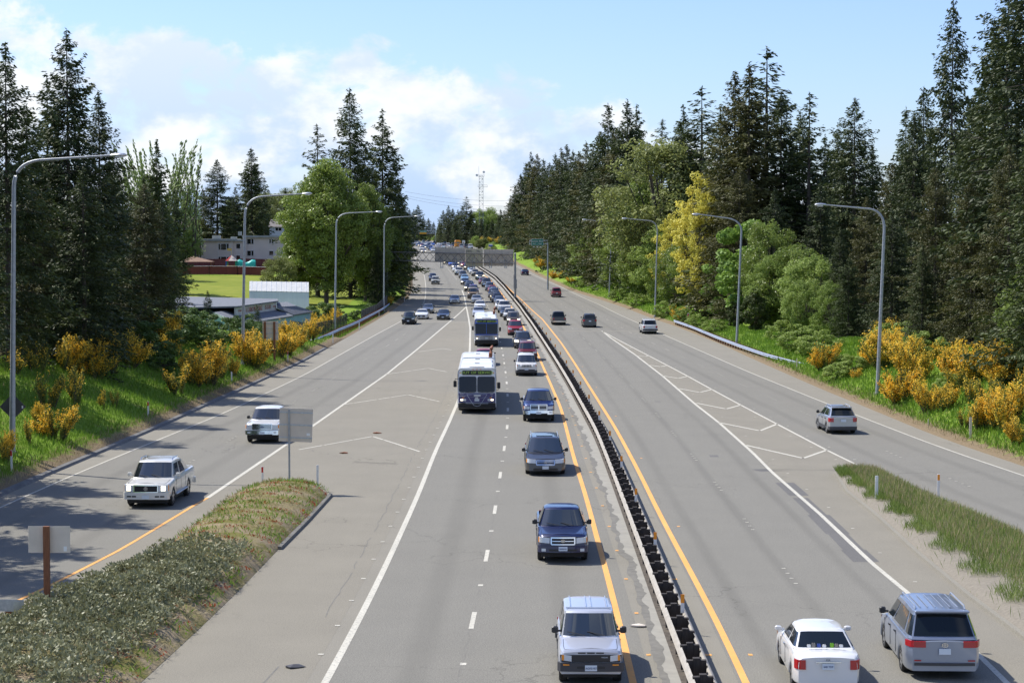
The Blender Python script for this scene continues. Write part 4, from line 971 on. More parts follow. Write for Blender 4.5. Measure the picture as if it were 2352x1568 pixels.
L_ = [  # barrier-side lane
 ('oldsuv', 'maroon', 1212, 828, 'maroon boxy wagon right behind the white seven-slot wagon', 0),
 ('suv', 'dark', 1200.5, 800, 'charcoal wagon with lit headlights ahead of the bright red wagon', 1),
 ('suv', 'red', 1183.8, 769.8, 'red wagon with black lower cladding beside the blue-topped bus', 0),
 ('oldsuv', 'brown', 1179.8, 747, 'bronze wagon with lit headlights behind the red wagon by the bus', 1),
 ('smalltruck', 'white', 1171, 735.5, 'white small pickup mostly hidden behind the bronze wagon', 0),
 ('sedan', 'dark', 1162.5, 727.5, 'dark sedan in front of the white full-size pickup in the queue', 0),
 ('pickup', 'white', 1158.4, 718.6, 'white full-size pickup with chrome grille beside the gantry post', 0),
 ('hatch', 'white', 1149.5, 711, 'white small car tucked behind the white full-size pickup', 0),
 ('sedan', 'steel', 1147, 700, 'steel blue sedan behind the two white vehicles near the gantry post', 0),
 ('suv', 'navy', 1141.5, 695, 'navy wagon second behind the white vehicles near the gantry post', 0),
 ('suv', 'dark', 1137.5, 690, 'charcoal wagon with one bright headlight below the gantry post', 1),
 ('minivan', 'navy', 1134, 684, 'navy minivan behind the charcoal wagon below the gantry', 0),
 ('sedan', 'steel', 1136, 677.5, 'steel blue sedan just ahead of the bright red roofed car', 0),
 ('sedan', 'red', 1131.5, 673, 'red roofed sedan squeezed between bluish cars under the gantry', 0),
 ('suv', 'steel', 1125, 668, 'blue-grey wagon behind the red roofed sedan', 0),
 ('pickup', 'dark', 1117.7, 659.3, 'dark grey full-size pickup behind the blue-grey wagon', 0),
 ('sedan', 'maroon', 1109, 653, 'maroon sedan hidden behind the dark grey pickup', 0),
 ('pickup', 'dark', 1102.5, 643, 'dark full-size pickup with lit headlights under the signs', 1),
 ('smalltruck', 'beige', 1092, 634.5, 'beige pickup under the middle sign panel', 0),
 ('sedan', 'white', 1086, 629, 'white sedan half behind the beige pickup', 0),
 ('hatch', 'sky', 1082, 624.9, 'pale blue hatchback below the middle sign panel', 0),
 ('oldsuv', 'black', 1074, 620.5, 'black wagon with lit headlights at the foot of the middle sign', 1),
 ('sedan', 'red', 1066, 613.3, 'bright red sedan with lit headlights left of the middle sign foot', 1),
 ('sedan', 'silver', 1058, 608.4, 'silver sedan next to the red sedan just under the truss', 1),
]
for k, col, x, y, lab, lit in L_: car(k, col, x, y, HOV, 'S', lab, TR, lit)
L_ = [
 ('sedan', 'red', 1112, 839, 'red car hidden up to its windows behind the near bus', 0),
 ('sedan', 'lilac', 1099, 727.6, 'silver-blue sedan directly behind the far bus', 0),
 ('sedan', 'white', 1102.4, 711, 'white sedan second behind the far bus', 0),
 ('sedan', 'silver', 1094.6, 696.6, 'silver sedan third behind the far bus', 0),
 ('van', 'gold', 1086.4, 686, 'gold tall passenger van in the left queue lane', 0),
 ('minivan', 'violet', 1087.5, 675, 'violet roofed minivan behind the gold van', 0),
 ('suv', 'black', 1077, 669.5, 'black wagon with lit headlights beside the violet minivan', 1),
 ('sedan', 'navy', 1079, 661, 'navy sedan behind the black wagon near the solid white line start', 0),
 ('sedan', 'black', 1068, 654, 'small black car with round lights near the solid white line start', 1),
 ('sedan', 'sky', 1067.5, 645.5, 'pale blue sedan beside the start of the solid white line', 0),
 ('suv', 'grey', 1063, 638.8, 'grey wagon behind the pale blue sedan', 0),
 ('pickup', 'white', 1054.5, 631.8, 'white full-size pickup below the left sign panel', 0),
 ('sedan', 'white', 1048, 624.5, 'white sedan between the blue wagon and the white pickup', 0),
 ('suv', 'blue', 1045.4, 618.5, 'blue wagon with lit headlights below the left sign panel', 1),
 ('coupe', 'bright', 1037.7, 611, 'bright blue open sports car just under the truss', 0),
 ('sedan', 'black', 1026, 607.5, 'black sedan leftmost of the queue right under the truss', 1),
]
for k, col, x, y, lab, lit in L_: car(k, col, x, y, HOV, 'S', lab, TR, lit)
L_ = [
 ('sedan', 'silver', 1044, 697.4, FOGL, 'silver sedan alone in the lane beside the Y of the white lines'),
 ('oldsuv', 'pearl', 1000.2, 653.3, FOGL, 'pearl white big wagon on the ramp lanes below the truss'),
 ('suv', 'navy', 994, 645.6, FOGL, 'navy wagon right behind the pearl white wagon on the ramp lanes'),
 ('sedan', 'grey', 982.2, 719.7, FOGL, 'grey sedan behind the white sports coupe on the ramp lanes'),
 ('coupe', 'white', 968.5, 732.8, FOGL, 'white sports coupe between the dark green pickup and the grey sedan'),
 ('smalltruck', 'green', 938.5, 744.9, FOGL, 'dark green small pickup next to the left fog line'),
 ('sedan', 'black', 1017.8, 734.2, FOGL, 'black long sedan with chrome grille approaching the left gore'),
]
for k, col, x, y, ref, lab in L_: car(k, col, x, y, ref, 'S', lab, RM)
# far jam: (kind, colour, x, y, lit)
C1 = lambda x, y: (918.8 + .07324 * x, 516.8 + .07324 * y)
FJ = [('sedan', 'beige', 740, 875, 1), ('suv', 'white', 690, 800, 0), ('sedan', 'white', 1040, 845, 0), ('sedan', 'bright', 1010, 806, 0), ('suv', 'navy', 955, 790, 0), ('sedan', 'grey', 845, 742, 1),
      ('sedan', 'silver', 805, 712, 0), ('sedan', 'black', 740, 712, 0), ('sedan', 'red', 690, 690, 1), ('sedan', 'grey', 625, 682, 1), ('sedan', 'steel', 550, 672, 0), ('suv', 'white', 470, 632, 0),
      ('hatch', 'white', 585, 592, 0), ('sedan', 'white', 650, 620, 0), ('sedan', 'white', 775, 650, 0), ('minivan', 'white', 915, 655, 0), ('sedan', 'bright', 1030, 648, 0), ('sedan', 'white', 450, 550, 0),
      ('sedan', 'dark', 545, 530, 0), ('suv', 'teal', 735, 585, 0), ('sedan', 'lilac', 830, 612, 0), ('oldsuv', 'teal', 385, 680, 0), ('sedan', 'white', 880, 700, 0), ('suv', 'navy', 905, 700, 1), ('sedan', 'silver', 500, 575, 0),
      ('sedan', 'white', 700, 655, 0), ('suv', 'steel', 620, 640, 0), ('sedan', 'white', 980, 740, 0), ('sedan', 'white', 850, 590, 0), ('sedan', 'silver', 960, 610, 0)]
NJ = [('oldsuv', 'black', 745, 545), ('oldsuv', 'black', 880, 565), ('suv', 'black', 1085, 615), ('sedan', 'white', 1220, 655), ('sedan', 'lilac', 1300, 660), ('pickup', 'blue', 1410, 665), ('suv', 'white', 1505, 685), ('sedan', 'silver', 1590, 715),
      ('suv', 'dark', 1670, 690), ('suv', 'silver', 1920, 735), ('suv', 'dark', 2080, 745), ('pickup', 'white', 2210, 750), ('sedan', 'white', 1165, 710), ('sedan', 'silver', 1245, 722), ('van', 'white', 1370, 735)]
NICE = dict(teal='grey-green', lilac='pale silver', bright='bright blue', steel='steel blue', dark='charcoal', sky='pale blue')
KN = dict(sedan='sedan', suv='wagon', hatch='hatchback', minivan='minivan', oldsuv='boxy wagon', pickup='pickup', van='van', coupe='coupe')
FJ.sort(key=lambda q: q[2]); NJ.sort(key=lambda q: q[2])
for i, (k, col, x, y, lit) in enumerate(FJ):
    car(k, col, *C1(x, y), shift(XL, 0), 'S', f'{NICE.get(col, col)} {KN[k]}, {ordinal(i + 1)} vehicle from the left in the distant oncoming jam', 'distant jam of oncoming traffic', lit)
for i, (k, col, x, y) in enumerate(NJ):
    car(k, col, *C1(x, y), shift(XR, 0), 'N', f'{NICE.get(col, col)} {KN[k]} driving away, {ordinal(i + 1)} from the left above the sign panels', 'distant traffic driving away')
flush_cars()

# ------------------------------------------------------------------ buses
def bus(label, name, low_m, top_m, sign, px, py, ref, second=False):
    L, W, H = 18.3, 2.59, 3.02; w = W / 2; r = empty(name); LC = -L / 2
    def part(nm, mb, m, p=r, sm=0):
        o = mb.build(nm, m, p, smooth=sm or None, loc=(0, LC, 0) if p is r else (0, 0, 0)); return o
    def hull(y0, y1, nose):
        mb = MB(); ys = [y0, y0 + .06, y0 + .2, (y0 + y1) / 2, y1 - .1, y1]; vs = []
        for i, y in enumerate(ys):
            k = (.95, .985, 1, 1, 1, .97)[i]
            pr = [(0, .34), (w * .93, .34), (w, .42), (w, 2.62), (w * .985, 2.8), (w * .93, 2.94), (w * .8, H), (0, H + .02)]
            vs += [Vector((x * k, y + (.18 * max(0, z - 1.4) if (nose and i < 2) else 0), z)) for x, z in pr] + [Vector((-x * k, y + (.18 * max(0, z - 1.4) if (nose and i < 2) else 0), z)) for x, z in pr[1:-1]]
        n = 14; loop = list(range(8)) + list(range(13, 7, -1)); fs = []
        for i in range(len(ys) - 1):
            for j in range(n): fs.append((i * n + loop[j], i * n + loop[(j + 1) % n], (i + 1) * n + loop[(j + 1) % n], (i + 1) * n + loop[j]))
        fs += [tuple(loop)[::-1], tuple((len(ys) - 1) * n + q for q in loop)]
        mb.add(vs, fs); return mb
    part('body', hull(0, 10.6, True), M['bus_white'], sm=40); fixn(r.children[-1]); part('trailer_body', hull(11.7, L, False), M['bus_white'], sm=40); fixn(r.children[-1])
    q = MB(); q.box(-w * .9, w * .9, 10.6, 11.7, .5, 2.85); part('bellows', q, M['black'])
    yf = lambda z: .18 * max(0, z - 1.4)
    def face(x0, x1, z0, z1, off, th=.03, b=.0):
        q = MB(); n = 5
        if b:
            P = []
            for cx_, cz_, a0 in ((x1 - b, z1 - b, 0), (x0 + b, z1 - b, 90), (x0 + b, z0 + b, 180), (x1 - b, z0 + b, 270)):
                for k in range(4): a = R(a0 + 30 * k); P.append((cx_ + b * math.cos(a), cz_ + b * math.sin(a)))
        else: P = [(x0, z0), (x1, z0), (x1, z1), (x0, z1)]
        n = len(P); vs = [(x, yf(z) - off, z) for x, z in P] + [(x, yf(z) - off + th, z) for x, z in P]
        q.add(vs, [tuple(range(n)), tuple(range(2 * n - 1, n - 1, -1))] + [(i, (i + 1) % n, n + (i + 1) % n, n + i) for i in range(n)]); return q
    e = w * .94
    part('front_panel', face(-e, e, .74, 1.36, .006), low_m)
    q = MB()
    for sg in (1, -1): q.box(min(sg * w, sg * (w + .006)), max(sg * w, sg * (w + .006)), .2, 10.5, .6, 1.2); q.box(min(sg * w, sg * (w + .006)), max(sg * w, sg * (w + .006)), 11.8, L - .1, .6, 1.2)
    part('side_band', q, low_m if not second else top_m)
    q = MB()
    for sg in (1, -1):
        q.box(min(sg * w, sg * (w + .008)), max(sg * w, sg * (w + .008)), .9, 10.2, 1.5, 2.45); q.box(min(sg * w, sg * (w + .008)), max(sg * w, sg * (w + .008)), 12.0, L - .6, 1.5, 2.45)
    part('side_window', q, M['glass'])
    if second:
        part('front_panel', face(-e, e, 1.24, 1.36, .012), top_m); part('header_panel', face(-e, e, 2.4, 2.93, .006), top_m); part('windshield', face(-e * .98, e * .98, 1.37, 2.48, .012, b=.1), M['darkglass'])
        part('centre_post', face(-.02, .02, 1.37, 2.46, .018), top_m)
    else:
        for sg in (1, -1): part('windshield', face(min(sg * .035, sg * e * .98), max(sg * .035, sg * e * .98), 1.42, 2.46, .012, b=.12), M['darkglass'])
    so = part('destination_sign', face(-.98, .98, 2.56, 2.86, .02, b=.06), M['black'])
    text_part('lettering', sign, .25, M['led'], so, (0, yf(2.7) - .03, 2.71), sx=1.16)
    for z in (2.9,):
        q = MB()
        for x in (-.25, 0, .25): q.box(x - .06, x + .06, yf(z) - .03, yf(z), z, z + .035)
        for x in (-1.1, 1.1): q.box(x - .06, x + .06, yf(2.7) - .03, yf(2.7), 2.68, 2.73)
        for x in (-.92, .92): q.box(x - .08, x + .08, -.03, 0, 1.03, 1.08)
        part('marker_light', q, M['amber'])
    q = MB(); q.bevbox(-w * .97, w * .97, -.14, .1, .36, .72, .05); part('bumper', q, M['black'])
    for sg in (1, -1):
        ho = part('headlight', face(min(sg * .72, sg * 1.13), max(sg * .72, sg * 1.13), .84, .98, .02, b=.03), M['head'])
        part('lamp', face(min(sg * .93, sg * 1.1), max(sg * .93, sg * 1.1), .86, .965, .03, b=.03), M['lit'], ho)
        q = MB(); x = sg * (w + .16); q.tube([(sg * w, .1, 2.3 if sg < 0 else 1.55), (x, -.12, 2.32 if sg < 0 else 1.6), (x, -.15, 2.2 if sg < 0 else 1.7)], .02, 6); q.bevbox(x - .11, x + .11, -.2, -.12, 1.78, 2.2, .03) if sg < 0 else q.bevbox(x - .11, x + .11, -.2, -.12, 1.68, 2.1, .03); part('mirror', q, M['black'])
    part('number_plate', face(-.16, .16, .82, .98, .045), M['plate'])
    q = MB()                                                            # folded bicycle rack
    if second:
        for z in (.74, .86, 1.02, 1.14): q.tube([(-.62, -.24, z), (.62, -.24, z)], .014, 5)
        for x in (-.6, -.25, .3, .6): q.tube([(x, -.24, .72), (x, -.24, 1.15)], .012, 5)
        q.tube([(-.5, -.24, 1.14), (.2, -.26, 1.19), (.7, -.25, 1.12)], .014, 5)
    else:
        q.tube([(-.68, -.24, 1.3), (.68, -.24, 1.3)], .018, 6)
        for sg in (1, -1): q.tube([(sg * .68, -.24, 1.3), (sg * .2, -.3, .56), (-sg * .02, -.3, .5)], .016, 6)
        for z in (.76, .7): q.tube([(-.75, -.3, z), (.75, -.3, z - .02)], .015, 6)
        for z in (1.2, 1.1): q.tube([(-.8, -.18, z + .08), (.85, -.18, z - .1)], .008, 5)
        q.box(-.2, .25, -.262, -.25, 1.16, 1.27); q.box(-.12, .08, -.262, -.25, .98, 1.12)
    part('bicycle_rack', q, M['galv'] if not second else M['clad'])
    if not second:
        for sg, tx in ((-1, '3010 C'), (1, '3010')):
            text_part('number', tx, .1, M['white_paint'], r, (sg * .98, LC - .02, 1.29))
        text_part('lettering', 'EXPRESS', .1, M['white_paint'], r, (-.98, LC - .02, 1.16)); text_part('lettering', 'C', .12, M['white_paint'], r, (1.0, LC - .02, 1.14))
    for yy, z in ((1.6, H), (6.0, H), (12.6, H)):
        q = MB(); q.prism([(yy, z - .02), (yy + .5, z + .1), (yy + 2.0, z + .13), (yy + 2.3, z - .02)], 0, -1.0, 1.0); po = part('roof_pod', q, M['bus_white'])
        q = MB(); q.box(-.16, .16, yy + 1.5, yy + 1.75, z + .1, z + .15); part('vent', q, M['clad'], po)
    q = MB(); q.tube([(.9, 11.9, H - .1), (.93, 11.9, H + .3), (.98, 12.0, H + .62), (1.06, 12.2, H + .8)], [.13, .15, .14, .08], 10); part('exhaust_stack', q, M['rust'], sm=40)
    q = MB(); q.box(-.5, .5, .5, .56, H + .03, H + .07); part('roof_handle', q, M['clad'])
    for yc in (2.75, 8.6, 15.2):
        for sg in (1, -1):
            q = MB(); xo, xi = sg * (w - .03), sg * (w - .32); n = 20; vs = []; pr = [(xi, .5), (xi, .97), (xi + sg * .03, 1), (xo - sg * .03, 1), (xo, .95), (xo, .55), (xo - sg * .08, .5)]
            for k in range(n):
                a = 2 * math.pi * k / n
                for x, f in pr: vs.append((x, yc + math.cos(a) * .48 * f, .48 + math.sin(a) * .48 * f))
            m = len(pr); q.add(vs, [(k * m + j, k * m + j + 1, ((k + 1) % n) * m + j + 1, ((k + 1) % n) * m + j) for k in range(n) for j in range(m - 1)] + [[k * m for k in range(n)]])
            wo = part('wheel', q, M['tyre']); q = MB(); q.add([(xo - sg * .06, yc + math.cos(2 * math.pi * k / 16) * .25, .48 + math.sin(2 * math.pi * k / 16) * .25) for k in range(16)], [tuple(range(16))]); q.build('rim', M['rim'], wo)
    q = MB(); q.box(-w * .85, w * .85, .4, 10.4, .25, .4); q.box(-w * .85, w * .85, 11.9, L - .3, .25, .4); part('underbody', q, M['black'])
    tag(r, label, 'bus', TR)
    P = G(px, py); a = slope(ref, P.y + 6); h = Vector((math.sin(a), math.cos(a), 0)); C_ = P + h * (L / 2 - 2.75)
    r.location = (C_.x, C_.y, .006); r.rotation_euler = (0, 0, -a); return r
M['bus_white'] = mat('bus_white_paint', (.74, .75, .76), .3, coat=.4)
M['led'] = mat('led_sign', (.3, .45, .08), .5, emit=(.35, .6, .1), es=.12)
M['rust'] = mat('brown_enamel', (.28, .1, .05), .5)
bus('white articulated bus with purple lower front, sign reading OUT OF SERVICE', 'articulated_bus', paint('bus_purple', (.03, .03, .16)), M['bus_white'], 'OUT OF SERVICE', 1096, 941, BAR)
bus('white articulated bus with bright blue front trim, farther up the queue', 'articulated_bus', PAINT['silver'], paint('bus_blue', (.01, .08, .42)), 'OUT OF SERVICE', 1117, 793, BAR, True)

# school bus, seen from behind
r = empty('school_bus'); Ls = 11.0
def sp(nm, mb, m): return mb.build(nm, m, r, loc=(0, -Ls / 2, 0))
ysb = mat('school_bus_yellow', (.72, .3, .02), .4)
q = MB(); q.bevbox(-1.2, 1.2, 1.6, Ls, .5, 2.9, .12); q.bevbox(-1.0, 1.0, 1.7, Ls - .1, 2.88, 3.12, .11); sp('body', q, ysb)
q = MB(); q.bevbox(-1.05, 1.05, 0, 1.65, .5, 1.7, .12); sp('hood', q, ysb)
q = MB(); q.box(-.45, .45, Ls + .0, Ls + .02, 1.75, 2.5); q.box(-1.02, -.6, Ls, Ls + .02, 1.8, 2.45); q.box(.6, 1.02, Ls, Ls + .02, 1.8, 2.45); q.box(-.4, .4, Ls, Ls + .02, 1.05, 1.45); sp('rear_window', q, M['glass'])
q = MB()
for sg in (1, -1): q.box(min(sg * 1.2, sg * 1.215), max(sg * 1.2, sg * 1.215), 2.2, Ls - .4, 1.75, 2.4)
sp('side_window', q, M['glass'])
for sg in (1, -1):
    q = MB(); q.bevbox(sg * .9 - .14, sg * .9 + .14, Ls, Ls + .04, 2.58, 2.8, .02); q.bevbox(sg * .95 - .12, sg * .95 + .12, Ls, Ls + .04, 1.2, 1.42, .02); sp('tail_light', q, M['tail'])
q = MB(); q.bevbox(-1.2, 1.2, Ls, Ls + .15, .5, .75, .03); sp('bumper', q, M['black'])
for yc in (1.4, 8.0):
    for sg in (1, -1):
        q = MB(); q.tube([(sg * .9, yc, .5), (sg * 1.17, yc, .5)], .5, 18); sp('wheel', q, M['tyre'])
tag(r, 'yellow school bus seen from behind above the left sign panel', 'school bus')
P = G(1050.6, 570.2); a = slope(XR, P.y); r.location = (P.x, P.y + 4, float(prof(P.y + 4)) + .01); r.rotation_euler = (0, 0, math.pi - a)
# ------------------------------------------------------------------ median barrier
def PZ(px, py, z):
    d = ray(px, py); t = (z - CZ) / d[2]; return Vector((t * d[0], t * d[1], z))
WP = [(-.042, .69), (.0, .665), (.04, .62), (.0, .575), (-.035, .535), (.0, .495), (.04, .45), (.0, .405), (-.042, .38), (-.05, .38), (-.012, .40), (.025, .45), (-.012, .49), (-.05, .535), (-.012, .58), (.025, .62), (-.012, .66), (-.05, .69)]
bar = empty('guardrail_barrier', (0, 50, 0)); tag(bar, 'double steel guardrail on dark timber posts along the middle of the highway', 'barrier')
def inv(o, root): o.parent = root; o.matrix_parent_inverse = Matrix.Translation(root.location).inverted(); return o
mb = MB(); sweep(mb, BAR, [(a - .29, b) for a, b in [(-x, z) for x, z in WP]], 40, 700, 4.0); inv(fixn(mb.build('rail', M['beamtan'])), bar)
mb = MB(); sweep(mb, BAR, [(a + .29, b) for a, b in WP], 40, 700, 4.0); inv(fixn(mb.build('rail', M['beamtan'])), bar)
postY = [41 + 1.9 * i for i in range(270)]; rest = MB()
pm = None; rr = random.Random(4)
for i, y in enumerate(postY):
    x = float(BAR(y)); z = float(prof(y)); a = slope(BAR, y)
    if i < 99:
        if pm is None:
            q = MB(); q.box(-.09, .09, -.09, .09, -.1, .8); q.box(-.26, -.095, -.08, .08, .37, .74); q.box(.095, .26, -.08, .08, .37, .74); q.box(-.255, .255, -.02, .06, .06, .36)
            o = q.build('post', M['post_dark']); pm = o.data
        else: o = link('post', pm)
        o.location = (x, y, z); o.rotation_euler = (rr.uniform(-.02, .02), rr.uniform(-.03, .03), -a); inv(o, bar)
    else: rest.box(x - .255, x + .255, y - .08, y + .06, z, z + .76)
o = inv(rest.build('post', M['post_dark']), bar); tag(o, kind='stuff')
rm = None; y = 57.6
while y < 330:
    x = float(BAR(y)) + .2; z = float(prof(y)) + .62
    if rm is None:
        q = MB(); q.box(-.055, .055, -.115, -.1, .0, .32, 1); q.box(-.055, .055, -.118, -.1, .3, .56, 0); o = q.build('reflector', [M['amber'], M['plastic_white']]); rm = o.data
    else: o = link('reflector', rm)
    o.location = (x, y, z); inv(o, bar); y += 12.19
# soil and concrete between the rails
sheet('median_strip', shift(BAR, -.35), shift(BAR, .35), 22, 560, mottled('median_soil', (.05, .04, .03), (.12, .1, .075), 4, .95), .01, 2)

# ------------------------------------------------------------------ roadside guardrails
def guardrail(P, side, label, endcap):
    Lg = Line(P); y0, y1 = Lg.y[0], Lg.y[-1]
    Lg = smooth_line(Lg, 4, (y0, y1 + 1)); y1 = Lg.y[-1]
    r = empty('guardrail', (float(Lg(y0)), y0, 0)); tag(r, label, 'guardrail')
    base = lambda y: float(prof(y)) + .06
    mb = MB(); sweep(mb, Lg, [(a * side, b) for a, b in WP], y0, y1, 2.0, base=base); inv(fixn(mb.build('rail', M['galv'])), r)
    y = y0 + .4; me = None
    while y < y1:
        if me is None: q = MB(); q.box(-.08, .08, -.07, .07, -.5, .68); q.box(side * -.24 - (0 if side < 0 else 0), side * -.085, -.07, .07, .4, .68) if side < 0 else q.box(-.24, -.085, -.07, .07, .4, .68); o = q.build('post', M['wood']); me = o.data
        else: o = link('post', me)
        o.location = (float(Lg(y)) - side * .14 * 1.6, y, base(y)); inv(o, r); y += 1.9
    if endcap:
        q = MB(); x = float(Lg(y0)); z = base(y0)
        if endcap == 'box': q.bevbox(x - .3, x + .3, y0 - .9, y0 - .1, z + .3, z + .78, .06)
        inv(q.build('end_terminal', M['galvdull']), r)
    return r
guardrail([(716, 797), (745, 786), (777, 770), (803.6, 759), (828, 747), (850, 735), (870, 724), (884, 715), (893, 708), (898, 700), (897.5, 690)], 1, 'galvanised guardrail on brown posts along the left shoulder beside the broom', 'box')
guardrail([(1548, 747.5), (1590, 763), (1650, 789), (1700, 809), (1760, 831), (1820, 848), (1883.8, 863)], -1, 'galvanised guardrail on dark posts along the right shoulder', None)
# rolled end of the rail on the left island
r = empty('guardrail_end', (0, 0, 0)); P = G(50, 1452); r.location = (P.x, P.y, .22); tag(r, 'rolled galvanised guardrail end cut off by the left edge beside the brown post', 'guardrail')
q = MB(); pts = [(-2.2, 0), (-.6, 0), (-.15, -.02), (.08, -.1), (.14, -.26), (.02, -.4), (-.14, -.42)]
vs = []
for x, y in pts: vs += [(x, y, .42), (x, y, .78)]
vs += [(x, y + .02, z) for x, y, z in vs]; n = len(pts)
q.add(vs, [(2 * i, 2 * i + 2, 2 * i + 3, 2 * i + 1) for i in range(n - 1)] + [(2 * n + 2 * i + 1, 2 * n + 2 * i + 3, 2 * n + 2 * i + 2, 2 * n + 2 * i) for i in range(n - 1)])
q.build('rail', M['galv'], r, smooth=60); q = MB(); q.box(-.5, -.3, .05, .25, -.2, .62); q.build('post', M['wood'], r)

# ------------------------------------------------------------------ lamp posts
def lamp(base, c0, c1, head, label, grp):
    B = GT(*base); Y = B.y; r = empty('street_lamp', B); tag(r, label, 'street lamp', grp)
    p0, p1, p2 = atY(*c0, Y), atY(*c1, Y), atY(*head, Y); p0.x = B.x + (p0.x - B.x)
    top = Vector((p0.x + (p0.x - B.x) * .1, Y, p1.z - (p2.z - p1.z) * .6)); pts = [Vector((B.x, Y, B.z - .3)), Vector((B.x, Y, B.z + 4)).lerp(p0, 0) + Vector((0, 0, 0)), p0]
    pts[1] = Vector(B).lerp(p0, .4); arc = []
    for k in range(1, 9):
        t = k / 8; arc.append(p0 * (1 - t) ** 2 + top * 2 * t * (1 - t) + p1 * t * t)
    rs = [.155, .125, .1] + [.1 - .004 * k for k in range(8)] + [.05]
    q = MB(); q.tube([p - B for p in pts + arc + [p2]], rs, 10); q.build('pole', M['galvdull'], r, smooth=40)
    q = MB(); q.tube([(0, 0, -.3), (0, 0, .12)], .26, 12); q.build('base', M['gutter'], r)
    sg = 1 if p2.x > B.x else -1; h = p2 - B; q = MB(); L = .85; n = 8; vs = []
    for i, (t, w, zt, zb) in enumerate(((0, .05, .04, -.04), (.12, .11, .09, -.05), (.5, .17, .11, -.1), (.85, .15, .08, -.1), (1, .05, .0, -.05))):
        x = h.x + sg * (t * L - .1); z = h.z + t * .03
        vs += [(x, h.y + w * math.cos(2 * math.pi * k / n), z + (zt if math.sin(2 * math.pi * k / n) > 0 else -zb) * math.sin(2 * math.pi * k / n)) for k in range(n)]
    fs = [(i * n + k, i * n + (k + 1) % n, (i + 1) * n + (k + 1) % n, (i + 1) * n + k) for i in range(4) for k in range(n)] + [tuple(range(n)), tuple(range(4 * n, 5 * n))]
    q.add(vs, fs); ho = fixn(q.build('lamp_head', M['galv'], r, smooth=50))
    q = MB(); q.bevbox(h.x + sg * .35 - .2, h.x + sg * .35 + .2, h.y - .11, h.y + .11, h.z - .12, h.z - .06, .02); q.build('lens', M['lens'], ho)
LG = 'curved-arm street lamps along the left side'; RG = 'curved-arm street lamps along the right side'
lamp((28, 1042), (32, 430), (91, 368), (258, 357), 'tall street lamp at the left edge, nearest on the left side', LG)
lamp((557, 838), (562.6, 498), (604, 451), (697, 445), 'street lamp rising in front of the storage building', LG)
lamp((769, 766), (772.6, 515.6), (803.4, 489.3), (865, 486.5), 'street lamp in front of the big green maple', LG)
lamp((881.6, 716), (882.5, 524.4), (903, 499.5), (954, 496.5), 'street lamp behind the end of the left guardrail', LG)
lamp((2015, 905), (2031, 529), (1997.7, 480), (1895, 470.5), 'tall street lamp among the yellow broom on the right', RG)
lamp((1692, 791.6), (1703, 533), (1672, 501.5), (1606, 492.3), 'street lamp behind the right guardrail by the round shrub', RG)
lamp((1504.4, 728.6), (1510, 533), (1491, 507), (1440, 502), 'street lamp just left of the yellow-leaved tree', RG)
lamp((1399.3, 682), (1404.5, 528.6), (1388.8, 509.6), (1347, 504.5), 'farthest street lamp on the right, beside pale green trees', RG)

# ------------------------------------------------------------------ sign gantry
Y0 = float(G(1183, 691).y); gr = empty('sign_gantry', (float(BAR(Y0)), Y0, 0)); tag(gr, 'truss sign gantry spanning the left carriageway, seen from behind', 'sign gantry')
def gp(x, y, dy=0): p = atY(x, y, Y0); return Vector((p.x, Y0 + dy, p.z))
def gb(name, q, m, p=None):
    o = q.build(name, m)
    if p is None: inv(o, gr)
    else: o.parent = p
    return o
pr_, pl_ = gp(1183.4, 582), gp(889, 575)
q = MB(); q.tube([(pr_.x, Y0, -.1), (pr_.x, Y0, pr_.z)], [.2, .17], 12); q.tube([(pr_.x, Y0, pr_.z), (pr_.x, Y0, pr_.z + .12)], [.17, .05], 12); gb('post', q, M['galvdull'])
q = MB(); q.box(pr_.x - .3, pr_.x - .22, Y0 - .2, Y0 + .2, 2.6, 5.0); q.box(pr_.x + .2, pr_.x + .3, Y0 - .2, Y0 + .2, 2.6, 4.2); gb('control_box', q, M['galvdull'])
gz = T(pl_.x, Y0); q = MB(); q.tube([(pl_.x, Y0, gz - .3), (pl_.x, Y0, pl_.z + .3)], [.2, .17], 12); gb('post', q, M['galvdull'])
def chord(x, top): return gp(x, (578.2 + (x - 889) * (584.5 - 578.2) / 294) if top else (597.8 + (x - 889) * (605.2 - 597.8) / 294))
for dy in (-.6, .6):
    for top in (0, 1):
        a, b = chord(889, top), chord(1183, top); q = MB(); q.tube([(a.x, Y0 + dy, a.z), (b.x, Y0 + dy, b.z)], .075, 6); gb('chord', q, M['truss'])
xs_ = np.linspace(889, 1183, 19)
q = MB(); q2 = MB()
for i in range(18):
    for dy in (-.6, .6):
        a, b = chord(xs_[i], (i + (dy > 0)) % 2), chord(xs_[i + 1], (i + 1 + (dy > 0)) % 2); q.tube([(a.x, Y0 + dy, a.z), (b.x, Y0 + dy, b.z)], .04, 5)
    for top in (0, 1):
        a, b = chord(xs_[i], top), chord(xs_[i + 1], top); q2.tube([(a.x, Y0 - .6 if i % 2 else Y0 + .6, a.z), (b.x, Y0 + .6 if i % 2 else Y0 - .6, b.z)], .03, 5)
gb('lattice', q, M['truss']); gb('lattice', q2, M['truss'])
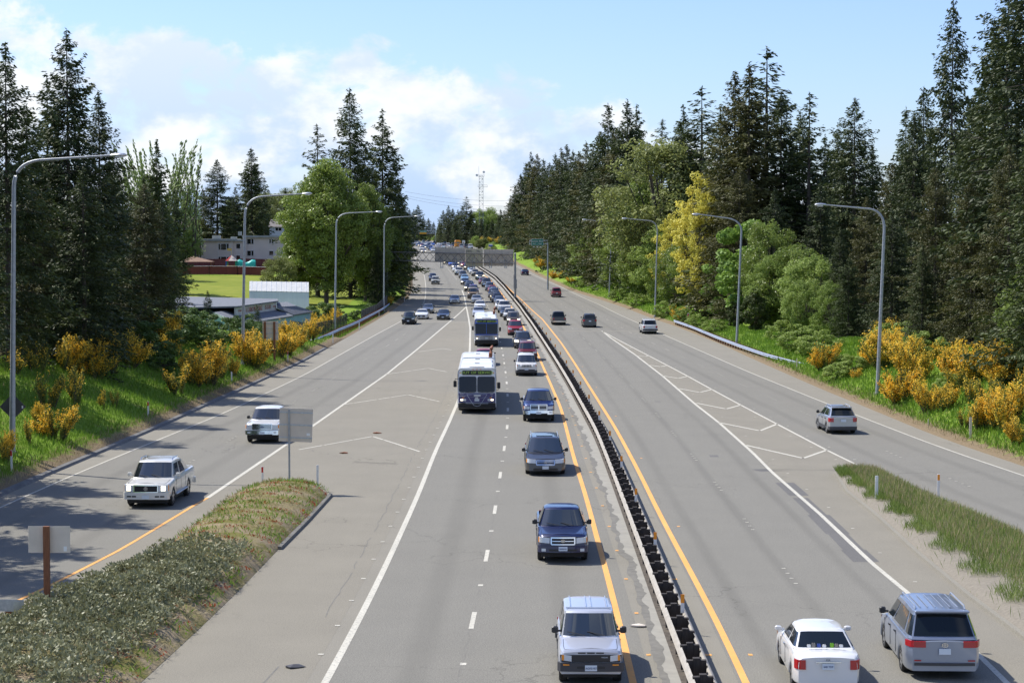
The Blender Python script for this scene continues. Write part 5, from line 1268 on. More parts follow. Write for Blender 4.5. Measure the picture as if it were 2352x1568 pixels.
for x0, x1, ya, yb, m_, nr in ((998.3, 1068.6, 568.8, 600.5, 'signback', 9), (1069, 1109, 571, 612.7, 'signback2', 5), (1110.5, 1179.3, 573.0, 611, 'signback', 9)):
    a, b = gp(x0, ya), gp(x1, yb); q = MB(); q.bevbox(a.x, b.x, Y0 + .95, Y0 + 1.0, b.z, a.z, .01); po = gb('sign_panel', q, M[m_])
    q = MB()
    for k in range(nr): x = a.x + (b.x - a.x) * (k + .5) / nr; q.box(x - .05, x + .05, Y0 + .87, Y0 + .945, b.z - .1, a.z + .05)
    for zz in (.2, .5, .8): z = b.z + (a.z - b.z) * zz; q.box(a.x + .05, b.x - .05, Y0 + .915, Y0 + .947, z - .03, z + .03)
    gb('stiffener', q, M['signback'], po)
def graffiti(s, x, y, size):
    p = gp(x, y); me = text_mesh(s, size, M['clad']); me.transform(ROTF); o = link('graffiti', me); o.location = (p.x, Y0 + .86, p.z); inv(o, gr)
graffiti('DHC', 1077.5, 577, .5); graffiti('YKL', 1098.5, 577, .4); graffiti('I', 1124.5, 577.5, .3)
for x in (1014.5, 1046, 1088, 1126.5, 1161.5):
    a, b = gp(x - 2.6, 599), gp(x + 2.6, 615.5); q = MB()
    for xx in (a.x, b.x): q.box(xx - .05, xx + .05, Y0 + .45, Y0 + .55, b.z, a.z + .6); q.box(xx - .04, xx + .04, Y0 + .5, Y0 + 2.6, b.z - .0, b.z + .08)
    bo = gb('light_bracket', q, M['galvdull']); q = MB(); q.bevbox(a.x + .06, b.x - .06, Y0 + .4, Y0 + .8, b.z + .02, b.z + .2, .03); gb('lamp', q, M['lens'], bo)

# ------------------------------------------------------------------ other signs
def sign_post(name, Pb, h, r_, m, label, cat, grp=None, sq=False):
    r = empty(name, Pb); tag(r, label, cat, grp); q = MB()
    if sq: q.box(-r_, r_, -r_, r_, -.3, h)
    else: q.tube([(0, 0, -.3), (0, 0, h)], r_, 8)
    q.build('post', m, r); return r
# white diamond back beside the first lamp
P = GT(28, 1044); P = Vector((atY(29.6, 1000, P.y + 1.2).x, P.y + 1.2, 0)); P.z = T(P.x, P.y); s_ = F / P.y; cz = atY(29.6, 934, P.y).z - P.z
r = sign_post('warning_sign', P, cz + .5, .045, M['darkback'], 'dark diamond sign seen from behind at the left edge, behind the first lamp post', 'road sign')
q = MB(); d = 30.6 / s_; q.prism([(0, cz - d), (d, cz), (0, cz + d), (-d, cz)], 1, .05, .06); q.build('sign_panel', M['darkback'], r)
q = MB(); q.box(d * .68, d * .78, .04, .049, cz - .08, cz + .05); q.build('sticker', M['white_paint'], r)
# tall sign back on the tip of the left island
P0 = G(665, 1131); P0.z = .12 + hIL(P0.x, P0.y) * .5; Y = P0.y; r = empty('road_sign', P0); tag(r, 'large bare metal sign back on a slim steel post at the left island tip', 'road sign')
tz = atY(675, 940, Y) - P0; q = MB(); q.box(-.04, .04, -.04, .04, -.2, tz.z); o = q.build('post', M['galvdull'], r); o.data.transform(Matrix.Shear('XY', 4, (tz.x / tz.z, 0))) if False else None
a, b = atY(635.5, 937, Y) - P0, atY(712.5, 1014, Y) - P0; q = MB(); q.bevbox(a.x, b.x, .06, .08, b.z, a.z, .006); po = q.build('sign_panel', M['signback'], r); po.rotation_euler = (0, R(2.2), 0)
q = MB()
for f in (.12, .5, .87): z = b.z + (a.z - b.z) * f; q.box(a.x, b.x, .03, .058, z - .03, z + .03)
q.build('stiffener', M['galv'], po); q = MB(); q.box(b.x - .26, b.x - .1, .05, .058, b.z + .3, b.z + .42); q.build('sticker', M['white_paint'], po)
# brown post with bare sign, bottom left
P0 = G(109, 1424); P0.z = .1; Y = P0.y; r = empty('road_sign', P0); tag(r, 'bare metal sign back on a brown timber post at the bottom left', 'road sign')
a, b = atY(63, 1208, Y) - P0, atY(160, 1270, Y) - P0; q = MB(); w_ = .09; q.box(-w_, w_, -.07, .07, -.3, a.z + .0); q.build('post', M['wood'], r)
q = MB(); q.bevbox(a.x, b.x, .08, .1, b.z, a.z, .008); q.build('sign_panel', M['signback'], r); q = MB(); q.box(b.x - .2, b.x - .1, .07, .079, b.z + .05, b.z + .2); q.build('sticker', M['white_paint'], r)
# two-post sign on the left bank
P1, P2 = atY(608.5, 820, 0.1), 0
Pb = GT(620, 826); Y = Pb.y; r = empty('road_sign', Pb); tag(r, 'pale sign back on two brown timber posts in the left broom', 'road sign')
for px in (608.8, 630.4):
    x = atY(px, 800, Y).x - Pb.x; z0 = T(x + Pb.x, Y) - Pb.z; zt = atY(px, 738.5, Y).z - Pb.z; q = MB(); q.box(x - .09, x + .09, -.09, .09, z0 - .2, zt); q.build('post', M['wood'], r)
a, b = atY(602.5, 738, Y) - Pb, atY(639, 781, Y) - Pb; q = MB(); q.bevbox(a.x, b.x, .1, .12, b.z, a.z, .006); po = q.build('sign_panel', M['signback'], r)
q = MB()
for f in (.1, .36, .62, .88): z = b.z + (a.z - b.z) * f; q.box(a.x, b.x, .06, .098, z - .03, z + .03)
q.build('stiffener', M['galv'], po)
# green exit sign on a cantilever
Yg = 395.0; P = Vector((atY(1258.5, 597, Yg).x, Yg, 0)); P.z = T(P.x, Yg); r = empty('exit_sign', P); tag(r, 'green overhead sign reading Seaway Blvd exit 1 mile on a side arm', 'road sign')
tp = atY(1258.5, 556.5, Yg).z - P.z; q = MB(); q.tube([(0, 0, -.3), (0, 0, tp)], [.2, .15], 10); q.build('post', M['galv'], r)
a, b = atY(1220.6, 549.4, Yg) - P, atY(1247.6, 563.4, Yg) - P
q = MB()
for z in (a.z - .25, b.z + .25): q.tube([(a.x - .4, .35, z), (0, .35, z)], .06, 6); q.tube([(a.x - .4, -.2, z), (0, 0, z)], .06, 6)
for k in range(5): x = a.x - .4 + (-a.x + .4) * k / 5; q.tube([(x, .35, a.z - .25), (x + (-a.x) / 5, .35, b.z + .25)], .035, 5)
q.tube([(a.x - .4, .35, a.z - .25), (a.x - .4, .35, b.z + .25)], .05, 5); q.build('side_arm', M['galv'], r)
q = MB(); q.bevbox(a.x - .04, b.x + .04, -.33, -.29, b.z - .04, a.z + .04, .01); po = q.build('sign_panel', M['white_paint'], r)
q = MB(); q.bevbox(a.x, b.x, -.345, -.335, b.z, a.z, .003); go = q.build('sign_face', M['green_sign'], po); xm, zm = (a.x + b.x) / 2, (a.z + b.z) / 2
text_part('lettering', 'Seaway Blvd', .47, M['white_paint'], po, (xm, -.36, zm + .2)); text_part('lettering', 'EXIT 1 MILE', .36, M['white_paint'], po, (xm, -.36, zm - .3))
for x in (a.x + .5, xm, b.x - .5): q = MB(); q.box(x - .03, x + .03, -.9, -.3, b.z - .35, b.z - .3); q.bevbox(x - .15, x + .15, -1.05, -.8, b.z - .42, b.z - .28, .02); q.build('sign_light', M['lens'], r)
# far overhead green and yellow sign
Yf = 1330.0; P = Vector((atY(990, 556, Yf).x, Yf, 0)); P.z = T(P.x, Yf); r = empty('exit_sign', P); tag(r, 'distant overhead green sign with yellow lower band where the road bends', 'road sign')
a, b = atY(963.8, 529.4, Yf) - P, atY(979.8, 534, Yf) - P; b2 = atY(979.8, 537.4, Yf) - P; c_ = atY(1000, 530, Yf) - P
q = MB(); q.tube([(c_.x, 0, -.5), (c_.x, 0, a.z)], .25, 8); q.tube([(a.x - 3, 0, -.5), (a.x - 3, 0, a.z)], .25, 8); q.build('post', M['galv'], r)
q = MB(); q.tube([(a.x - 3, 0, a.z - .3), (c_.x, 0, a.z - .3)], .12, 6); q.tube([(a.x - 3, 0, b2.z + .3), (c_.x, 0, b2.z + .3)], .12, 6); q.build('beam', M['galv'], r)
q = MB(); q.box(a.x, b.x, -.3, -.2, b.z, a.z); q.build('sign_face', M['green_sign'], r); q = MB(); q.box(a.x, b.x, -.3, -.2, b2.z, b.z - .01); q.build('exit_panel', M['yellow_sign'], r)
text_part('lettering', 'Seaway Blvd', .9, M['white_paint'], r, ((a.x + b.x) / 2, -.33, (a.z + b.z) / 2))
# white and blue far signs
for (x0, y0, x1, y1, yb, Yd, cols, lab, nm) in ((1061.8, 552, 1068, 559.4, 570, 700., ('white_paint',), 'small white rectangular sign beyond the yellow school bus', 'speed_sign'), (1122.2, 560.4, 1131.3, 566.3, 572, 560., ('white_paint', 'blue_sign'), 'small white and blue roadside sign above the right sign panel', 'info_sign')):
    P = Vector((atY((x0 + x1) / 2, 560, Yd).x, Yd, 0)); P.z = T(P.x, Yd); a, b = atY(x0, y0, Yd) - P, atY(x1, y1, Yd) - P
    r = sign_post(nm, P, a.z, .08, M['galvdull'], lab, 'road sign'); q = MB(); q.box(a.x, b.x, -.15, -.1, b.z, a.z, 0); q.build('sign_panel', M['white_paint'], r)
    q = MB(); h_ = (a.z - b.z)
    if len(cols) > 1: q.box(a.x, b.x, -.17, -.155, b.z, b.z + h_ * .55); q.build('sign_face', M['blue_sign'], r)
    else: q.box(a.x + .2, b.x - .2, -.17, -.155, b.z + h_ * .15, b.z + h_ * .4); q.box(a.x + .2, b.x - .2, -.17, -.155, b.z + h_ * .6, b.z + h_ * .7); q.build('legend', M['clad'], r)
# edge marker posts
def marker(px, py, h, col, label, w_=.05, island=False):
    P = GT(px, py)
    if island: P.z = .15
    r = empty('marker_post', P); tag(r, label, 'marker post', 'slim roadside marker posts'); q = MB(); q.bevbox(-w_, w_, -.02, .02, -.2, h, .008); q.build('post', M['plastic_white' if col != 'grey' else 'signback'], r)
    if col in ('red', 'amber'): q = MB(); q.box(-w_ * .9, w_ * .9, -.03, -.022, h - .28, h - .02); q.build('reflector', M[col], r)
    if col == 'white': q = MB(); q.box(-w_ * .8, w_ * .8, -.03, -.022, h - .25, h - .05); q.build('reflector', M['white_paint'], r)
marker(26.5, 1083, 1.05, 'red', 'white post with red top at the foot of the first lamp')
marker(340.5, 956, .95, 'red', 'white post with red top alone on the shaded grass bank')
marker(603, 1119, 1.0, 'red', 'white post with red top left of the island sign')
marker(729.5, 1131, 1.08, 'white', 'plain white post right of the island sign', island=True)
marker(661, 829, .9, 'red', 'white post with red top near the left guardrail start')
marker(532, 880, .9, 'white', 'plain white post in front of a broom bush by the kerb')
marker(764.7, 787, 1.0, 'white', 'white post behind the near half of the left guardrail')
marker(825, 757, 1.0, 'white', 'white post behind the middle of the left guardrail')
marker(870.7, 727, 1.0, 'white', 'white post behind the far end of the left guardrail')
marker(928.8, 693.5, 1.1, 'white', 'white post on the verge beyond the left guardrail')
marker(2013, 1163, 1.15, 'white', 'grey white post at the head of the right grass island', .07, True)
marker(2155, 1150, 1.0, 'amber', 'post with amber top behind the tall grass of the right island', .06, True)
marker(2229, 1006, 1.2, 'grey', 'grey board post under the broom near the right edge', .08)
marker(2132, 979, .45, 'grey', 'short grey stake at the edge of the right grass bank', .03)
marker(1830, 850, 1.0, 'grey', 'thin grey post behind the near end of the right guardrail')
P = GT(1577.5, 749); r = sign_post('marker_sign', P, 1.7, .04, M['clad'], 'narrow red and white sign leaning behind the far end of the right guardrail', 'marker sign'); q = MB(); q.box(-.12, .12, -.06, -.045, .85, 1.7); q.build('sign_panel', M['white_paint'], r)
q = MB(); q.box(-.09, .09, -.07, -.061, 1.0, 1.62); q.build('sign_face', M['red'], r); r.rotation_euler = (0, R(6), 0)

# ------------------------------------------------------------------ radio tower and wires
Yt = 1010.0; P = Vector((atY(1105.2, 540, Yt).x, Yt, 0)); P.z = T(P.x, Yt); r = empty('radio_tower', P); tag(r, 'slim steel lattice radio tower on the skyline', 'tower')
H_ = atY(1105, 404, Yt).z - P.z; w_ = 1.05; q = MB()
for sx in (-1, 1):
    for sy in (-1, 1): q.tube([(sx * w_, sy * w_, 0), (sx * w_ * .95, sy * w_ * .95, H_)], .09, 5)
q.build('leg', M['galvdull'], r); q = MB(); n = int(H_ / 1.6)
for k in range(n):
    z0, z1 = H_ * k / n, H_ * (k + 1) / n; s = 1 if k % 2 else -1
    for sy in (-1, 1): q.tube([(-s * w_, sy * w_, z0), (s * w_, sy * w_, z1)], .05, 4); q.tube([(-w_, sy * w_, z1), (w_, sy * w_, z1)], .05, 4)
    for sx in (-1, 1): q.tube([(sx * w_, -s * w_, z0), (sx * w_, s * w_, z1)], .05, 4)
q.build('lattice', M['galvdull'], r)
for z, x0, x1 in ((H_ * .83, -1.6, 3.2), (H_ * .46, -4.2, 3.0), (H_ * .99, -1.6, 1.6)):
    q = MB(); q.box(x0, x1, -1.3, 1.3, z, z + .08)
    for x in (x0, x1): q.tube([(x, -1.3, z), (x, -1.3, z + 1.0)], .06, 4)
    q.tube([(x0, -1.3, z + 1), (x1, -1.3, z + 1)], .06, 4); q.build('platform', M['galvdull'], r)
for x, z in ((-2.2, H_ + .3), (1.4, H_ + 1.9)): q = MB(); q.tube([(x, -.6, z), (x, -.2, z)], [.65, .5], 12); q.build('dish_antenna', M['white_paint'], r)
q = MB(); q.tube([(-1.2, 0, H_), (-1.2, 0, H_ + 5)], .05, 4); q.build('antenna', M['galvdull'], r)
for k, (xa, ya, xb, yb, lab) in enumerate(((930, 440, 1215, 460, 'highest faint wire crossing the far skyline left of the tower'), (930, 449, 1215, 473, 'middle faint wire crossing the far trees left of the tower'), (930, 454, 1215, 485, 'lowest faint wire crossing the far trees left of the tower'))):
    pts = []
    for i in range(13):
        t = i / 12; p = atY(xa + (xb - xa) * t, ya + (yb - ya) * t, 820.); p.z -= 1.6 * 4 * t * (1 - t); pts.append(p)
    q = MB(); q.tube(pts, .045, 4); tag(q.build('power_line', M['galvdull']), lab, 'power line', 'faint wires over the far road')

# ------------------------------------------------------------------ storage buildings on the left
M['shingle'] = mottled('grey_shingles', (.10, .11, .13), (.19, .20, .22), 3, .9, bump=.3)
M['bluewall'] = mottled('pale_blue_siding', (.26, .44, .55), (.34, .52, .62), .6, .7)
M['signwall'] = mottled('painted_board', (.5, .5, .46), (.62, .62, .58), 1, .7)
M['redtext'] = mat('faded_red_lettering', (.4, .1, .06), .7)
gzb = -1.4
def solid(name, top, z, m, parent, th=None):
    """top: list of world points; extruded straight down to z, or by th"""
    n = len(top); bot = [Vector((p.x, p.y, z if th is None else p.z - th)) for p in top]; q = MB()
    q.add(list(top) + bot, [tuple(range(n)), tuple(range(2 * n - 1, n - 1, -1))] + [(i, n + i, n + (i + 1) % n, (i + 1) % n) for i in range(n)]); o = q.build(name, m); fixn(o)
    o.parent = parent; o.matrix_parent_inverse = Matrix.Translation(parent.location).inverted(); return o
r = empty('storage_building', (-33, 235, gzb)); tag(r, 'low pale blue storage building with grey roofs and a painted wall sign', 'building')
TL, TR_, BR, BL = PZ(491.7, 717, 3.05), PZ(635, 704, 3.05), PZ(674.4, 724.6, 1.7), PZ(556, 744, 1.7)
TL.y = BL.y + .5; TL = Vector((atY(491.7, 717, TL.y).x, TL.y, 3.05)); TR_ = TL + (BR - BL); LLn = TL * 2 - BL; LLf = TR_ * 2 - BR; LLn.z = LLf.z = 1.7
ins = lambda p, c, d: p + (c - p).normalized() * d
up = lambda p, d: Vector((p.x, p.y, p.z + d))
q = MB(); gv = [BL, BR, TR_, TL, LLn, LLf]
C0 = (BL + BR + LLn + LLf) / 4
W4 = [ins(Vector((p.x, p.y, 1.68)), Vector((C0.x, C0.y, 1.68)), .5) for p in (BL, BR, LLf, LLn)]
solid('wall', W4, gzb, M['bluewall'], r)
tr_n = ins(Vector((TL.x, TL.y, 2.95)), Vector((TR_.x, TR_.y, 2.95)), .4)
solid('gable_wall', [W4[0], tr_n, W4[3]], 1.5, M['bluewall'], r)
solid('roof', [BL, BR, TR_, TL], 0, M['shingle'], r, .16); solid('roof', [TL, TR_, LLf, LLn], 0, M['shingle'], r, .16)
solid('fascia', [ins(BL, BR, -.06), ins(TL, TR_, -.06), ins(TL, TR_, .08), ins(BL, BR, .08)], 0, M['white_paint'], r, .34)
npl = (BR - BL).cross(TL - BL).normalized()
def PP(px, py):
    d = Vector(ray(px, py)); o = Vector((0, 0, CZ)); return o + d * ((BL - o).dot(npl) / d.dot(npl))
A, B_ = PP(543.7, 724.6), PP(634.7, 712.2)
zA, zB = atY(543.7, 705.8, A.y).z, atY(634.7, 693.8, B_.y).z; mt = (zA + zB) / 2
back_ = Vector((-(B_ - A).y, (B_ - A).x, 0)).normalized() * .3; (A, B_)
solid('sign_wall', [Vector((A.x, A.y, zA)), Vector((B_.x, B_.y, zB)), Vector((B_.x, B_.y, zB)) + back_, Vector((A.x, A.y, zA)) + back_], min(A.z, B_.z) - .3, M['signwall'], r)
e0, e1 = PZ(402, 680, 3.0), PZ(636.7, 686.4, 3.05); f0, f1 = PZ(402, 706, zA + .1), Vector((B_.x + .25, B_.y + .3, zB + .17)); f_ = Vector((A.x + .2, A.y - .3, zA + .17))
solid('roof', [f0, f_, f1, e1, e0], 0, M['shingle'], r, .18)
solid('wall', [ins(Vector((p.x, p.y, 2.9)), Vector((-38, 255, 2.9)), .8) for p in (f0, f_ + Vector((-2.2, 1, 0)), f1, e1, e0)], gzb, M['bluewall'], r)
dirx = (B_ - A).normalized()
def wall_text(s, f, z, size, sx):
    me = text_mesh(s, size, M['redtext']); up_ = Vector((0, 0, 1)); n_ = dirx.cross(up_).normalized()
    Mx = Matrix(((dirx.x * sx, up_.x, n_.x, 0), (dirx.y * sx, up_.y, n_.y, 0), (dirx.z * sx, up_.z, n_.z, 0), (0, 0, 0, 1))); me.transform(Mx)
    p = A.lerp(B_, f) + n_ * .02; o = link('lettering', me); o.location = (p.x, p.y, p.z + (z - 2.55) * (mt - (A.z + B_.z) / 2) / 1.07); o.parent = r; o.matrix_parent_inverse = Matrix.Translation(r.location).inverted()
wall_text('A-1 CASINO MINI STORAGE', .42, 3.08, .86, .70); wall_text('425-353-5501', .77, 3.12, .78, .64); wall_text('STORAGE', .07, 3.1, .34, 1.0); wall_text('MINI STORAGE', .95, 3.1, .28, .8)
r = empty('storage_building', (-28, 256, gzb)); tag(r, 'low pale blue shed with grey roof right of the painted wall sign', 'building')
a1, a2, a3 = PZ(674.4, 722.5, 1.75), PZ(719.7, 714.8, 1.75), PZ(659, 692.8, 3.1); a4 = PZ(635.6, 695, 3.1); a5 = PZ(636, 704.5, 2.9)
solid('roof', [a1, a2, PZ(681, 702.4, 2.7), a3, a4, a5], 0, M['shingle'], r, .18)
cc_ = (a1 + a2 + a3 + a4) / 4; solid('wall', [ins(Vector((p.x, p.y, 1.6)), Vector((cc_.x, cc_.y, 1.6)), .5) for p in (a1, a2, a3, a5)], gzb, M['bluewall'], r)
r = empty('metal_shed', (-40, 286, .5)); tag(r, 'white metal shed with silver ribbed roof on the lawn', 'shed')
M['shedwall'] = mottled('white_metal_siding', (.5, .56, .62), (.58, .64, .7), .5, .5, stretch=(6, 6, .3)); M['shedroof'] = mottled('silver_roof_sheet', (.34, .35, .36), (.46, .47, .48), 1.5, .7, spec=.2)
el_, er_ = PZ(572.6, 668.5, 3.55), PZ(709.6, 671.4, 3.55); dn = Vector((-(er_ - el_).y, (er_ - el_).x, 0)).normalized()
dn = Vector((-.115, .99, 0))
rl, rr_ = el_ + dn * 2.6, er_ + dn * 2.6; rl.z = rr_.z = 5.0; bl, br = el_ + dn * 5.2, er_ + dn * 5.2
solid('wall', [el_, er_, br, bl], .2, M['shedwall'], r); solid('roof', [el_ + Vector((0, -.05, .05)), er_ + Vector((0, -.05, .05)), rr_, rl], 0, M['shedroof'], r, .06); solid('roof', [rl, rr_, up(br, .05), up(bl, .05)], 0, M['shedroof'], r, .06)
for a_, b_, c_ in ((el_, rl, bl), (er_, rr_, br)): solid('gable_wall', [up(a_, 0), up(b_, -.03), up(c_, 0)], 3.3, M['shedwall'], r)
q = MB()
for k in range(12):
    t = (k + .5) / 12; a_ = el_.lerp(er_, t) + Vector((0, -.05, .06)); b_ = rl.lerp(rr_, t) + Vector((0, 0, .02)); q.tube([a_, b_], .05, 4)
o = q.build('roof_seam', M['galv']); o.parent = r; o.matrix_parent_inverse = Matrix.Translation(r.location).inverted()
# chain-link fence by the storage yard
def fence(pts, h, label, m, postm, step=3.0, name='fence', solid_=True):
    r = empty(name, pts[0]); tag(r, label, 'fence'); o0 = Vector(pts[0]); q = MB(); L = 0
    for a, b in zip(pts, pts[1:]):
        a, b = Vector(a) - o0, Vector(b) - o0; q.add([a, b, b + Vector((0, 0, h)), a + Vector((0, 0, h)), a + Vector((0, .03, 0)), b + Vector((0, .03, 0)), b + Vector((0, .03, h)), a + Vector((0, .03, h))], [(0, 1, 2, 3), (7, 6, 5, 4), (3, 2, 6, 7)])
        n = max(1, int((b - a).length / step))
        for k in range(n + 1):
            p = a.lerp(b, k / n); s = MB(); s.tube([p + Vector((0, -.06, -.2)), p + Vector((0, -.06, h + .08))], .045, 5); s.build('post', postm, r)
        s = MB(); s.tube([a + Vector((0, -.05, h + .03)), b + Vector((0, -.05, h + .03))], .03, 5); s.build('top_rail', postm, r)
    q.build('panel', m, r)
mesh_m = mat('chain_link', (.06, .06, .055), .6, metal=.4); g = G_(mesh_m)
tr = g.n('ShaderNodeBsdfTransparent'); mx = g.n('ShaderNodeMixShader'); mx.inputs[0].default_value = .55
g.l(tr.outputs[0], mx.inputs[1]); g.l(g.b.outputs[0], mx.inputs[2]); g.l(mx.outputs[0], g.t.nodes['Material Output'].inputs[0])
def onT(px, py): return GT(px, py)
def fp(x, y, h=0): return Vector((x, y, T(x, y)))
fence([fp(-24.5, 215), fp(-23.8, 232), fp(-23.2, 250), fp(-22.6, 266)], 1.8, 'dark chain-link fence between storage building and broom', mesh_m, M['clad'])
fence([fp(-21.5, 278), fp(-20.6, 298), fp(-20.5, 320)], 1.6, 'weathered wooden fence below the big maple', mottled('grey_boards', (.08, .075, .065), (.15, .14, .12), 2, .9), M['clad'], 2.5)
# red fences and play area at the back of the lawn
M['redfence'] = mottled('maroon_slats', (.1, .018, .016), (.16, .035, .03), .8, .8, stretch=(6, 1, 1)); M['redfence2'] = mottled('faded_maroon_slats', (.12, .03, .028), (.19, .06, .05), .8, .8, stretch=(6, 1, 1))
def fY(px, Y): return Vector((atY(px, 600, Y).x, Y, T(atY(px, 600, Y).x, Y)))
fence([fY(415, 402), fY(480, 401), fY(545, 400), fY(622, 398)], 1.7, 'front maroon slatted fence with grey rail along the top of the lawn', M['redfence'], M['galv'], 4)
fence([fY(425, 418), fY(560, 420), fY(660, 420)], 1.75, 'rear maroon board fence right below the apartment block', M['redfence2'], M['redfence'], 5)
Yp = 409.0; P = fY(532, Yp); r = empty('play_tower', P); tag(r, 'playground tower with red and white tent roof behind the maroon fence', 'playground tower')
z0_, z1_ = atY(532, 599, Yp).z - P.z, atY(532, 588, Yp).z - P.z; wv = 1.15; q = MB(); q.add([(-wv, -wv, z0_), (wv, -wv, z0_), (wv, wv, z0_), (-wv, wv, z0_), (0, 0, z1_ + .2)], [(0, 1, 4), (1, 2, 4), (2, 3, 4), (3, 0, 4), (3, 2, 1, 0)]); q.build('roof', mottled('tent_cloth', (.5, .42, .36), (.6, .5, .45), 1, .8), r)
q = MB(); q.add([(-wv - .01, -wv - .02, z0_), (-wv * .45, -wv - .02, z0_), (0, -.02, z1_ + .24)], [(0, 1, 2)]); q.build('roof_stripe', mat('red_cloth', (.5, .05, .05), .8), r)
for i, (x, y) in enumerate(((-1, -1), (1, -1), (1, 1), (-1, 1))): q = MB(); q.box(x - .12, x + .12, y - .12, y + .12, -.2, z0_); q.build('leg', mat('play_post', ((.02, .08, .3), (.02, .22, .12))[i % 2], .6), r)
q = MB(); q.bevbox(-1.1, 1.1, -1.1, 1.1, 1.0, 1.2, .03); q.build('deck', mat('play_deck', (.5, .25, .03), .6), r)
q = MB(); q.tube([(0, 0, z1_), (0, 0, z1_ + 1.6)], .04, 5); q.box(-.9, 0, -.01, .01, z1_ + 1.1, z1_ + 1.6); q.build('flag', mat('yellow_flag', (.5, .33, .1), .7), r)
P = fY(565, 410); q = MB(); vs = []; n = 10
for i in range(7):
    t = i / 6; hh = 1.9 + .35 * math.sin(t * 9)
    for k in range(n): a = math.pi * k / (n - 1); vs.append((-2 + 4 * t, .8 * math.cos(a), hh * math.sin(a) ** .6 + .1))
q.add(vs, [(i * n + k, i * n + k + 1, (i + 1) * n + k + 1, (i + 1) * n + k) for i in range(6) for k in range(n - 1)] + [tuple(range(n)), tuple(range(6 * n, 7 * n))[::-1]])
o = q.build('play_tunnel', mat('turquoise_plastic', (.02, .42, .36), .4), smooth=40); fixn(o); o.location = P; tag(o, 'turquoise play tunnel right of the playground tower', 'playground tunnel')
P = fY(455, 411); r = empty('gazebo', P); tag(r, 'brown tent-roofed gazebo behind the maroon fence on the left', 'gazebo'); za, zb = atY(455, 601, 411).z - P.z, atY(455, 588, 411).z - P.z
q = MB(); q.add([(-3.6, -2, za), (3.2, -2, za), (3.2, 2, za), (-3.6, 2, za), (-1, 0, zb)], [(0, 1, 4), (1, 2, 4), (2, 3, 4), (3, 0, 4), (3, 2, 1, 0)]); q.build('roof', mottled('brown_canvas', (.2, .12, .08), (.28, .17, .11), 1, .8), r)
for x, y in ((-3.4, -1.8), (3, -1.8), (3, 1.8), (-3.4, 1.8)): q = MB(); q.box(x - .08, x + .08, y - .08, y + .08, -.2, za); q.build('leg', M['wood'], r)

# apartment block
M['siding'] = m = mat('beige_siding', (.3, .27, .25), .8); g = G_(m); tcx = g.n('ShaderNodeTexCoord'); sp_ = g.n('ShaderNodeSeparateXYZ'); g.l(tcx.outputs['Object'], sp_.inputs[0])
ln = g.math('FRACT', g.math('MULTIPLY', sp_.outputs[2], 4.0)); cr_ = g.ramp(ln, [(.0, (.62, .62, .62)), (.12, (1, 1, 1)), (1, (.94, .94, .94))]); g.base(g.mix(1.0, g.ramp(g.noise(.3, 3, .5), [(.3, (.66, .58, .51)), (.7, (.76, .67, .6))]), cr_, 'MULTIPLY'))
M['wframe'] = mat('white_window_frame', (.66, .66, .64), .5); M['roofpale'] = mottled('pale_roof_edge', (.3, .32, .31), (.4, .42, .4), 1, .7)
M['house'] = mottled('pale_blue_house_siding', (.48, .55, .62), (.56, .62, .68), .6, .75)
def block(root, Y, x0, x1, y0, y1, depth, m, name='wall'):
    a, b = atY(x0, y0, Y), atY(x1, y1, Y); q = MB(); q.box(a.x, b.x, Y, Y + depth, b.z, a.z); return inv(q.build(name, m), root)
def window(root, Y, x0, x1, y0, y1, split=(.5,)):
    a, b = atY(x0, y0, Y), atY(x1, y1, Y); q = MB(); q.box(a.x, b.x, Y - .06, Y - .003, b.z, a.z); fo = inv(q.build('window', M['wframe']), root)
    q = MB(); e = [0] + list(split) + [1]
    for u, v in zip(e, e[1:]): q.box(a.x + (b.x - a.x) * u + .07, a.x + (b.x - a.x) * v - .07, Y - .075, Y - .063, b.z + .08, a.z - .08)
    o = q.build('pane', M['darkglass']); o.parent = fo
Ya = 440.0; r = empty('apartment_building', (-60, Ya, 5)); tag(r, 'two-storey beige apartment block with flat roof behind the lawn', 'building')
E2 = lambda x, y: (402 + .18307 * x, 459.4 + .18307 * y)
def ww(Y, x0, x1, y0, y1, sp=(.5,)): a = E2(x0, y0); b = E2(x1, y1); window(r, Y, a[0], b[0], a[1], b[1], sp)
block(r, Ya, 432, 534, 553, 608, 12, M['siding']); block(r, Ya + 1.5, 534, 557, 553, 608, 12, M['siding']); block(r, Ya + 4, 557, 672, 545, 606, 12, M['siding'])
for x0, x1, y0, y1, Yb in ((428, 534.5, 548.8, 553.6, Ya - .6), (534.5, 557.5, 550.5, 554.5, Ya + .9), (556, 675, 541, 545.8, Ya + 3.4)): block(r, Yb, x0, x1, y0, y1, 13.2, M['roofpale'], 'roof')
ww(Ya, 543, 678, 545, 627, (.22, .76)); ww(Ya, 543, 678, 708, 775, (.22, .76)); ww(Ya + 4, 903, 988, 484, 556, (.62,)); ww(Ya + 4, 903, 988, 631, 702, (.62,)); ww(Ya + 4, 1180, 1238, 488, 547); ww(Ya + 4, 1178, 1236, 634, 695, ()); ww(Ya + 4, 1328, 1372, 495, 550); ww(Ya + 4, 1328, 1372, 642, 694); ww(Ya + 1.5, 765, 822, 545, 612, ()); ww(Ya + 1.5, 765, 820, 692, 760, ())
for x0, x1, y0, y1 in ((466, 562, 445, 492), (697, 768, 460, 503), (790, 826, 395, 445)):
    a, b = E2(x0, y0), E2(x1, y1); block(r, Ya + 3, a[0], b[0], a[1], b[1], 1.5, M['roofpale'], 'rooftop_unit')
